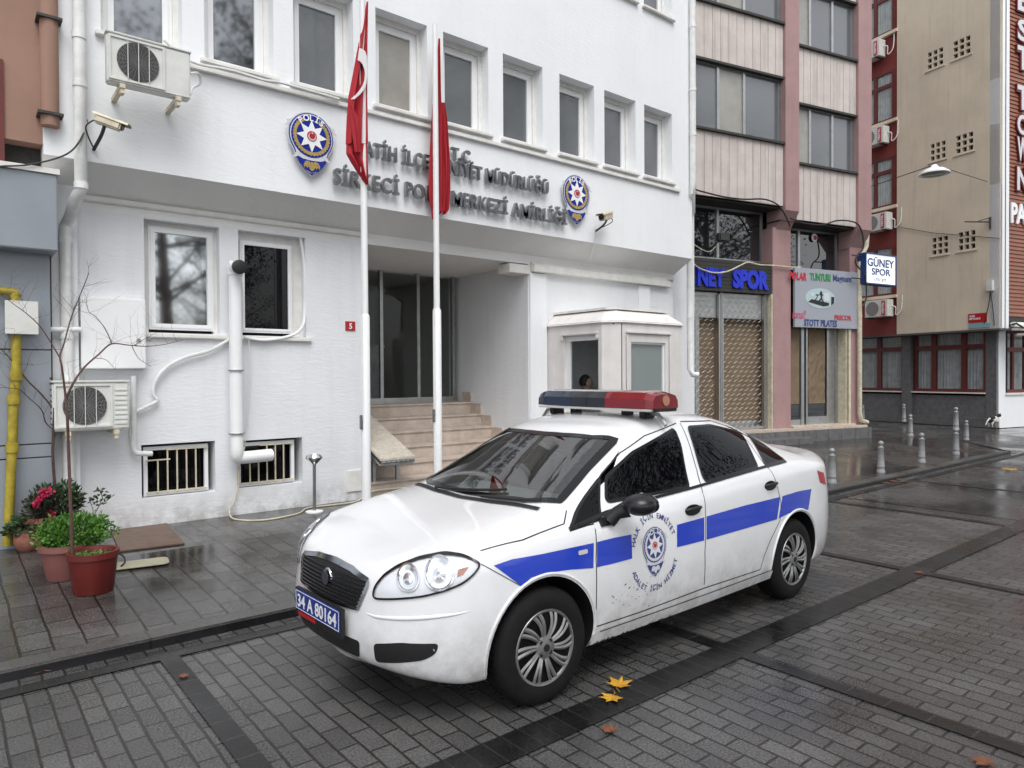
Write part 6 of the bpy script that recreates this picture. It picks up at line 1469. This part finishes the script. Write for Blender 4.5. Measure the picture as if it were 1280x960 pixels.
# emblem and arc writing on the door
ec = SIDE.to2(hit_px(817.5,684)); ex, ez = ec; ew = .145*1.0
et, eb = SIDE.to2(hit_px(817.5,655)), SIDE.to2(hit_px(817.5,724)); ew = (et[1]-eb[1])/1.42; ex = (et[0]+eb[0])/2; ezb = eb[1]
EC2 = dict(white='silver_emb',blue='txt_navy2',gold='silver_emb',star='car_white2',red='red_sign',white2='car_white2')
mat('txt_navy2',(.025,.05,.22),.35,coat=.5); mat('car_white2',(.72,.73,.76),.35,coat=.5)
by = {}
for poly,lay,c_ in EMB:
    key = EC2[c_]; mb = by.setdefault(key,cb()); tri = tessellate_polygon([[Vector((a,b,0)) for a,b in poly]])
    mb.add([SIDE.on(ex+a*ew,ezb+.05*ew+b*ew,.002+.0007*lay) for a,b in poly],[tuple(t_) for t_ in tri])
mbt = by['car_white2']
for ch,a in zip('POLİS',(128,108,90,72,54)):
    v,f = text2d(ch,0,.03); W=max(p.x for p in v); s=ew*.125/.73; t_=rad(a-90); cx_,cz_ = .375*math.cos(rad(a))*ew,(.82+.05+.375*math.sin(rad(a)))*ew
    mbt.add([SIDE.on(ex+cx_+(p.x-W/2)*s*math.cos(t_)-(p.y-.36)*s*math.sin(t_),ezb+cz_+(p.x-W/2)*s*math.sin(t_)+(p.y-.36)*s*math.cos(t_),.009) for p in v],f)
nm = {'silver_emb':'badge_plate','txt_navy2':'badge_field','car_white2':'badge_star','red_sign':'badge_disc'}
for k,mb in by.items(): mb.build(nm[k],k,car)
def arc_text(body_,R,zc,a0,a1,up,sz,name):
    mb = cb(); n = len(body_)
    for i,ch in enumerate(body_):
        if ch==' ': continue
        a = a0+(a1-a0)*i/(n-1); v,f = text2d(ch,0,.015); W=max(p.x for p in v); s=sz/.73; t_=rad(a-90) if up else rad(a+90)
        cx_,cz_ = R*math.cos(rad(a)),R*math.sin(rad(a))
        mb.add([SIDE.on(ex+cx_+(p.x-W/2)*s*math.cos(t_)-(p.y-.36)*s*math.sin(t_),zc+cz_+(p.x-W/2)*s*math.sin(t_)+(p.y-.36)*s*math.cos(t_),.003) for p in v],f)
    mb.build(name,'txt_navy2',car)
zc_ = ezb+.70*ew
arc_text('HALK İÇİN EMNİYET',ew*.86,zc_+.08*ew,163,22,True,ew*.145,'motto_letters'); arc_text('ADALET İÇİN HİZMET',ew*.92,zc_-.02*ew,205,338,False,ew*.14,'motto_letters')
# side repeater, handles, mirror, sill, scuffs
h = hit_px(728,690); q = SIDE.to2(h)
patch(SIDE,round_poly([(q[0]-.035,q[1]-.012),(q[0]+.035,q[1]-.012),(q[0]+.035,q[1]+.012),(q[0]-.035,q[1]+.012)],.01),.006,.03).build('side_repeater','lamp_white' if 'lamp_white' in M else mat('lamp_white',(.6,.6,.58),.1,coat=1),car)
def ell(c_,a,b,n=28): return [(c_[0]+a*math.cos(2*math.pi*k/n),c_[1]+b*math.sin(2*math.pi*k/n)) for k in range(n)]
for p in ((866,637.5),(963,607)):
    c_ = SIDE.to2(hit_px(*p))
    for pr,s in ((SIDE,-1),(FARS,1)):
        hb_ = patch(pr,ell(c_,.082,.034),.0025,.04).build('door_handle','black_gloss',car); 
        P = [pr.on(c_[0]-.075,c_[1]+.006,.004),pr.on(c_[0]-.04,c_[1]+.010,.028),pr.on(c_[0]+.04,c_[1]+.012,.028),pr.on(c_[0]+.078,c_[1]+.008,.004)]
        cb().tube(cat_rom(P,4),.011,8).build('grip','black',hb_,smooth=True)
mc = hit_px(762,652)
for s in (-1,):
    mb = cb(); c0 = Vector((.42,s*.86,.93)); 
    mx_ = .60; my_ = s*.985; mz_ = .985
    vs = []
    def mf(v):
        v = v.copy(); 
        if v.x > .55: v.x = .55+(v.x-.55)*.12
        v.z *= 1-.18*max(0,v.y*s*-1); return v
    blob(mb,(mx_,my_,mz_),.098,.100,.062,24,16,mf); g = mb.build('wing_mirror','black_gloss2' if 'black_gloss2' in M else mat('black_gloss2',(.012,.012,.014),.28,var=.2,vscale=9),car,smooth=True,angle=70)
    cb().tube([(.50,s*.845,.885),(.535,s*.875,.93),(.575,s*.92,.955)],[.045,.038,.05],12).box(.43,.56,s*.835,s*.86,.865,.915).build('mirror_arm','black',g,smooth=True)
    cb().lathe([(.0,0),(.095,.0),(.095,.004),(.0,.004)],24,(.652,my_,mz_),'x',squash=.62).build('mirror_glass','chrome',g)
sill = cb()
for pr in (SIDE,FARS):
    a = [(.36,.262),(2.22,.262)]; patch(pr,[(.345,.225),(2.26,.225),(2.26,.285),(.345,.285)],.010,.06,sill)
sill.build('sill_cover','car_white',car,smooth=True)
band(SIDE,[(.40,.292),(2.24,.292)],.006,.011).build('sill_line','black',car)
mb = cb(); random.seed(21)
for k in range(34):
    px = random.gauss(790,20); py = 745+random.gauss(0,9)-(px-798)*.25
    h = hit_px(px,py)
    if h is None: continue
    a,b_ = SIDE.to2(h); r_ = random.uniform(.0015,.0045)
    patch(SIDE,[(a+r_*random.uniform(.6,1.6)*math.cos(t_),b_+r_*random.uniform(.5,1.2)*math.sin(t_)) for t_ in [k2*math.pi/3 for k2 in range(6)]],.0016,.1,mb)
for p in ((781,731),(786,735),(796,737)):
    h = hit_px(*p)
    if h: a,b_ = SIDE.to2(h); patch(SIDE,[(a-.008,b_-.004),(a+.01,b_-.002),(a+.012,b_+.008),(a,b_+.004)],.0018,.1,mb)
for k in range(26):
    a = random.uniform(.36,1.1); patch(SIDE,[(a,.226),(a+random.uniform(.01,.03),.228),(a+.012,.228+random.uniform(.004,.014))],.0115,.1,mb)
mb.build('paint_chip','grey_dark',car)
# --- front end
def fpx(pts): return px2(FRONT,pts)
gr = fpx([(377.5,698),(385,697),(414,707),(453,722),(452,735),(444,761),(420,752),(395,742),(378,733)])
gr = [(-.365,.690),(-.20,.712),(0,.718),(.20,.712),(.365,.690),(.375,.670),(.325,.545),(.15,.533),(0,.530),(-.15,.533),(-.325,.545),(-.375,.670)]
patch(FRONT,gr,.003,.04).build('grille','black',car)
band(FRONT,gr[-2:]+gr[:7],.022,.010).build('grille_chrome','chrome',car,smooth=True); band(FRONT,gr[5:12]+gr[:1],.012,.009).build('grille_surround','chrome',car)
mb = cb()
for k in range(8):
    z = .552+k*.0185; wdt = .318+(z-.545)/(.125)*.045; wdt = min(wdt,.362)
    pts = [FRONT.on(-wdt+2*wdt*i/16,z,.010) for i in range(17)]; mb.tube(pts,.0045,6)
mb.build('grille_slat','black_gloss',car,smooth=True)
rc = FRONT.on(0,.632,.018)
mb = cb(); mb.lathe([(.0,0),(.048,.0),(.052,.006),(.052,.012),(.044,.018),(.0,.02)],28,(rc.x+.01,0,rc.z),'x'); 
mb.v = mb.v; badge_ = mb.build('nose_badge','chrome',car,smooth=True); cb().lathe([(.0,0),(.036,.0),(.036,.004),(.0,.004)],24,(rc.x-.002,0,rc.z),'x').build('badge_centre',mat('badge_dark',(.05,.045,.06),.3),badge_)
# number plate
pc = FRONT.on(0,.475,.02); pw, ph = .52, .112
pr_ = MB(CM @ Matrix(((0,1,0,pc.x-.012),(-1,0,0,0),(0,0,1,pc.z),(0,0,0,1)))) if False else None
PM = CM @ Matrix(((0,1,0,pc.x-.02),(1,0,0,0),(0,0,1,pc.z),(0,0,0,1)))     # plate frame: x across (toward +y = viewer's left), y depth
PMm = CM @ Matrix(((0,1,0,pc.x-.02),(-1,0,0,0),(0,0,1,pc.z),(0,0,0,1)))
plate = MB(PMm).box(-pw/2,pw/2,-.004,.012,-ph/2,ph/2).build('number_plate',mat('plate_blue',(.015,.04,.25),.3),car,bevel=.002)
fit_text(MB(PMm),'34 A 80164',-pw/2+.03,pw/2-.03,-.036,.036,-.0055,.001,.02).build('plate_number','white_sign',plate)
mb = MB(PMm)
for a,b_,c2_,d2 in ((-pw/2+.006,pw/2-.006,ph/2-.009,ph/2-.006),(-pw/2+.006,pw/2-.006,-ph/2+.006,-ph/2+.009),(-pw/2+.006,-pw/2+.009,-ph/2+.006,ph/2-.006),(pw/2-.009,pw/2-.006,-ph/2+.006,ph/2-.006)): mb.box(a,b_,-.0055,-.004,c2_,d2)
mb.build('plate_border','white_sign',plate)
MB(PMm).box(-pw/2-.01,pw/2+.01,.0,.022,-ph/2-.03,ph/2+.006).build('plate_holder','black',plate); MB(PMm).box(-pw/2+.03,-.02,-.003,.0,-ph/2-.026,-ph/2-.006).build('holder_strip','red_sign',plate)
# lower intake, fog recesses, lip
patch(FRONT,round_poly([(-.36,.395),(.36,.395),(.33,.30),(-.33,.30)],.03),.003,.04).build('lower_intake','black',car)
fog = round_poly(px2(CORN,[(467,804),(500,803),(549,804),(545,817),(530,825),(470,827)]),.025)
fo = patch(CORN,fog,.003,.03).build('fog_recess','black',car); 
mb=cb(); h = hit_px(543,812); 
if h: mb.lathe([(0,0),(.008,0),(.008,.003),(0,.003)],10,tuple(h+Vector((-.012,-.006,0))),'x')
mb.build('screw','chrome',fo)
CORF = Proj((0,0,0),(-.78,-.62,0),(0,0,1)); CORF.r = Vector((.78,.62,0)).normalized(); CORF.d = Vector((.62,-.78,0)).normalized()
patch(CORF,fog,.003,.03).build('fog_recess','black',car)
band(CORN,px2(CORN,[(446,789),(500,797),(560,800)]),.004,.0015).build('bumper_crease','grey_dark',car) if False else None
band(SIDE,px2(SIDE,[(601,705),(625,718),(652,733)]),.005,.0015).build('bumper_seam','grey_dark',car)
mb = cb(); ln = px2(CORN,[(450,764),(470,771),(520,773),(570,768),(608,758)]); P = []
for p,q in zip(ln,ln[1:]):
    for k in range(6): P.append(CORN.on(p[0]+(q[0]-p[0])*k/6,p[1]+(q[1]-p[1])*k/6,-.004))
mb.tube(P,[.002+.010*math.sin(math.pi*i/(len(P)-1)) for i in range(len(P))],10).build('bumper_crease_strip','car_white',car,smooth=True)  # raised strip added for the shadow line of the bumper crease
# headlights
hl = px2(CORN,[(467,748),(469,734),(480,720),(498,708),(525,698),(556,692),(580,695),(601,704),(594,716),(580,728),(560,737),(530,745),(495,748.5)])
hl = round_poly(hl,.03)
for pr in (CORN,CORF):
    base = patch(pr,hl,-.001,.03).build('headlight',mat('lamp_bowl',(.42,.43,.45),.22,.55,var=.35,vscale=14) if 'lamp_bowl' not in M else 'lamp_bowl',car,smooth=True,angle=60)
    band(pr,hl,.010,.008,closed=True,step=.015).build('surround','black_gloss',base)
    cen = Vector((sum(a for a,b in hl)/len(hl),sum(b for a,b in hl)/len(hl)))
    for (u0,v0),r_ in (((-.085,.0),.058),((.065,.022),.074)):
        k_ = cb(); p0 = pr.on(cen.x+u0,cen.y+v0,.0); nn = -pr.d; ax = pr.r; 
        for rr,hh,nm_,mm in ((r_,.006,'reflector','chrome'),):
            vs=[]; N_=28; prof=[(r_,.004),(r_*.97,.009),(r_*.86,.009),(r_*.80,.003),(r_*.45,-.001),(r_*.40,.006),(r_*.15,.010)]
            for r2_,h2 in prof:
                for i in range(N_): a_=2*math.pi*i/N_; vs.append(pr.on(cen.x+u0+r2_*math.cos(a_),cen.y+v0+r2_*math.sin(a_),h2))
            k_.add(vs,[(j*N_+i,j*N_+(i+1)%N_,(j+1)*N_+(i+1)%N_,(j+1)*N_+i) for j in range(len(prof)-1) for i in range(N_)]); k_.build(nm_,mm,base,smooth=True)
    q = [(cen.x+.155,cen.y+.045),(cen.x+.205,cen.y+.052),(cen.x+.18,cen.y+.022),(cen.x+.15,cen.y+.01)]
    patch(pr,q,.004,.03).build('indicator',mat('amber',(.45,.22,.15),.2) if 'amber' not in M else 'amber',base)
    vs,f = clip_grid(None,shrink(hl,.004),.025); mb = cb(); mb.add([pr.on(a,b,.014*max(0.15,min(1,4*min((Vector((a,b))-Vector(e)).length for e in hl[::2])/.12))) for a,b in vs],f); mb.build('lens','lamp_glass',base,smooth=True,angle=80)
# tail lights, tail panel

patch(REAR,[(-.70,.80),(-.42,.80),(-.42,.95),(-.66,.95)],.004,.05).build('tail_light','red_sign',car); patch(REAR,[(.70,.80),(.42,.80),(.42,.95),(.66,.95)],.004,.05).build('tail_light','red_sign',car)
patch(SIDE,px2(SIDE,[(1021,588),(1029,591),(1032,606),(1025,603)]),.004,.04).build('tail_light','red_sign',car)
# wipers and cowl
band(WIND,[WIND.to2((x,y,z)) for x,y,z in ((.17,-.62,.965),(.11,-.3,.96),(.09,0,.958),(.11,.3,.96),(.17,.62,.965))],.035,.008).build('cowl','black',car)
for p0,p1,p2 in (((.12,.30,.965),(.16,-.05,.985),(.22,-.30,1.01)),((.12,-.18,.965),(.16,-.45,.99),(.22,-.58,1.01))):
    P = [WIND.on(*WIND.to2(p),.02) for p in (p0,p1,p2)]; cb().tube(cat_rom(P,4),.008,6).build('wiper','black',car,smooth=True)
# --- cabin fittings seen through the screen
cb().box(.36,.78,-.70,.70,.80,.93).build('dashboard','grey_dark',car,bevel=.04)
sw = cb(); c0 = Vector((.86,-.36,.95)); tl = Matrix.Rotation(rad(-25),4,'Y')
sw.tube([c0+tl@Vector((0,.185*math.cos(2*math.pi*k/28),.185*math.sin(2*math.pi*k/28))) for k in range(29)],.014,8); sw.tube([c0+tl@Vector((0,-.18,0)),c0+tl@Vector((0,.18,0))],.02,6).tube([c0,c0+Vector((-.2,0,-.08))],.03,8); sw.build('steering_wheel','black',car,smooth=True)
for y in (-.36,.36):
    mb = cb(); mb.box(1.05,1.55,y-.25,y+.25,.52,.66).box(1.45,1.60,y-.24,y+.24,.62,1.12).box(1.50,1.60,y-.12,y+.12,1.14,1.28); mb.build('front_seat','grey_dark',car,bevel=.04)
cb().box(2.2,2.4,-.65,.65,.6,1.1).build('rear_seat','grey_dark',car,bevel=.05)
cb().box(.93,.96,-.10,.10,1.23,1.29).build('rear_view_mirror','black',car,bevel=.01)
# --- under body
cb().box(-.6,3.3,-.55,.55,.17,.30).build('underbody','black',car)
# --- wheels
def wheel(xc,s,steer=0):
    yo = s*.845; WM = CM @ Matrix.Translation((xc,yo,.301)) @ Matrix.Scale(.98,4) @ Matrix.Rotation(steer,4,'Z')
    if s > 0: WM = WM @ Matrix.Rotation(math.pi,4,'Z')
    # in this frame the outer face looks to -y
    e = bpy.data.objects.new('wheel',None); C.objects.link(e); e.parent = car; e.empty_display_size=.1
    tm = MB(WM); tm.lathe([(.198,.0),(.205,-.010),(.235,-.016),(.270,-.010),(.292,.002),(.305,.022),(.307,.06),(.307,.14),(.300,.175),(.27,.19),(.20,.185),(.198,.0)],56,(0,0,0),'y')
    def W(mb,n,m,**k):
        o = mb.build(n,m,None,**k); o.data.transform(Matrix.Translation(-car.location)); o.parent = e; return o
    for k in range(56):
        a_ = 2*math.pi*k/56; R_ = Matrix.Rotation(a_,4,'Y')
        tm.box(-.008,.010,.03,.16,.3065,.3105,M4=R_)
    W(tm,'tyre','rubber',smooth=True,angle=30)
    rim = MB(WM); rim.lathe([(.203,.002),(.200,-.006),(.190,-.004),(.184,.010),(.184,.05),(.17,.06),(.0,.065),(.0,.07),(.18,.07),(.19,.16),(.2,.16)],56,(0,0,0),'y'); 
    W(rim,'rim','grey_dark',smooth=True,angle=30)
    sp2 = MB(WM)
    for k in range(20):
        a0 = 2*math.pi*k/20 + (.06 if k%2 else -.06); P=[]
        for j in range(7): t_=j/6; r_=.052+.140*t_; a_=a0+.16*t_*t_*(1 if 1 else 0); P.append((r_*math.cos(a_),.004-.018*math.sin(math.pi*t_)*.6-.006,r_*math.sin(a_)))
        n_=len(P); vs=[]
        for j,p in enumerate(P):
            a_=math.atan2(p[2],p[0]); wv=.0085+.004*j/6; tx,tz=-math.sin(a_),math.cos(a_)
            vs += [(p[0]+tx*wv,p[1],p[2]+tz*wv),(p[0],p[1]-.006,p[2]),(p[0]-tx*wv,p[1],p[2]-tz*wv),(p[0],p[1]+.014,p[2])]
        sp2.add(vs,[(4*j+q,4*j+(q+1)%4,4*(j+1)+(q+1)%4,4*(j+1)+q) for j in range(n_-1) for q in range(4)])
    sp2.lathe([(.178,.0),(.192,-.008),(.197,-.004),(.190,.004)],56,(0,0,0),'y') if False else None
    for k in range(1): 
        ring=[]; N_=56
        for r2,y2 in ((.183,.002),(.188,-.009),(.198,-.011),(.203,-.004),(.198,.004)):
            for i in range(N_): a_=2*math.pi*i/N_; ring.append((r2*math.cos(a_),y2,r2*math.sin(a_)))
        sp2.add(ring,[(j*N_+i,j*N_+(i+1)%N_,((j+1)%5)*N_+(i+1)%N_,((j+1)%5)*N_+i) for j in range(5) for i in range(N_)])
    W(sp2,'hubcap','hub' if 'hub' in M else mat('hub',(.36,.36,.36),.38,.75,var=.3,vscale=20),smooth=True,angle=35)
    hb2 = MB(WM); hb2.lathe([(.0,-.016),(.026,-.015),(.060,-.008),(.066,.004),(.06,.03)],28,(0,0,0),'y'); W(hb2,'hub_centre','hub',smooth=True)
    nb = MB(WM)
    for k in range(4): a_=rad(45+90*k); nb.lathe([(.0,-.012),(.012,-.012),(.012,-.004),(0,-.004)],12,(.042*math.cos(a_),0,.042*math.sin(a_)),'y')
    nb.lathe([(0,-.0185),(.02,-.018),(.02,-.014),(0,-.014)],16,(0,0,0),'y'); W(nb,'wheel_bolt','black')
    return e
for xc in (0,2.603):
    for s in (-1,1): wheel(xc,s,rad(-3) if xc==0 and s<0 else 0)
# --- light bar
bar = bpy.data.objects.new('light_bar',None); C.objects.link(bar); bar.parent = car; bar.empty_display_size=.1
def BB(mb,n,m,**k): o = mb.build(n,m,None,**k); o.data.transform(Matrix.Translation(-car.location)); o.parent = bar; return o
bx, bz0 = 1.355, 1.482; bl0, bl1 = -.60, .50
def lens_seg(y0,y1,taper0=0,taper1=0):
    mb = cb(); pr2 = [(-.15,.0),(-.147,.065),(-.12,.108),(-.05,.120),(.05,.120),(.12,.108),(.147,.065),(.15,.0)]; n_=len(pr2); vs=[]
    st2 = [(y0,1-.0 if not taper0 else .78,taper0),(y0+(taper0*.5),.93 if taper0 else 1,0),(y0+taper0,1,0),(y1-taper1,1,0),(y1-taper1*.5,.93 if taper1 else 1,0),(y1,.78 if taper1 else 1,taper1)]
    for yy,sc,_ in st2:
        for a,b_ in pr2: vs.append((bx+a*(.6+.4*sc if sc<1 else 1),yy,bz0+b_*(sc if sc<1 else 1)))
    m_=len(st2); mb.add(vs,[(j*n_+i,j*n_+i+1,(j+1)*n_+i+1,(j+1)*n_+i) for j in range(m_-1) for i in range(n_-1)]+[tuple(range(n_)),tuple((m_-1)*n_+i for i in range(n_))]+[(j*n_,(j+1)*n_,(j+1)*n_+n_-1,j*n_+n_-1) for j in range(m_-1)]); return mb
def lens_mat(nm_,c_): 
    m_ = mat(nm_,c_,.12,coat=1.0,spec=.6,var=.25,vscale=5); return m_
lens_mat('lens_red',(.22,.006,.015)); lens_mat('lens_blue',(.005,.013,.042)); lens_mat('lens_dark',(.010,.012,.018))
BB(lens_seg(bl0,-.19,.10,0),'red_lens','lens_red',smooth=True,angle=28); BB(lens_seg(-.188,.145),'middle_lens','lens_dark',smooth=True,angle=28); BB(lens_seg(.147,bl1,0,.10),'blue_lens','lens_blue',smooth=True,angle=28)
BB(cb().box(bx-.152,bx+.152,bl0+.01,bl1-.01,bz0-.020,bz0-.003),'base_tray','lamp_white',bevel=.006); BB(cb().box(bx-.12,bx+.12,bl0-.004,bl0+.03,bz0-.022,bz0+.006),'end_cap','black',bevel=.005)
mb = cb(); mb.lathe([(0,0),(.036,0),(.034,.008),(0,.010)],20,(bx,bl0-.006,bz0+.052),'y'); BB(mb,'side_lamp','amber')
for s in (-1,1):
    BB(cb().box(bx-.05,bx+.06,s*.44-.03,s*.44+.03,bz0-.075,bz0-.02),'mount_foot','black',bevel=.008); BB(cb().tube([(bx,s*.44,bz0-.03),(bx+.0,s*.54,bz0-.045),(bx+.0,s*.60,bz0-.115)],.014,8),'mount_clamp','alu',smooth=True)
BB(cb().box(bx-.03,bx+.03,-.3,-.24,bz0-.06,bz0-.02).box(bx-.03,bx+.03,.2,.26,bz0-.06,bz0-.02),'mount_foot','black')
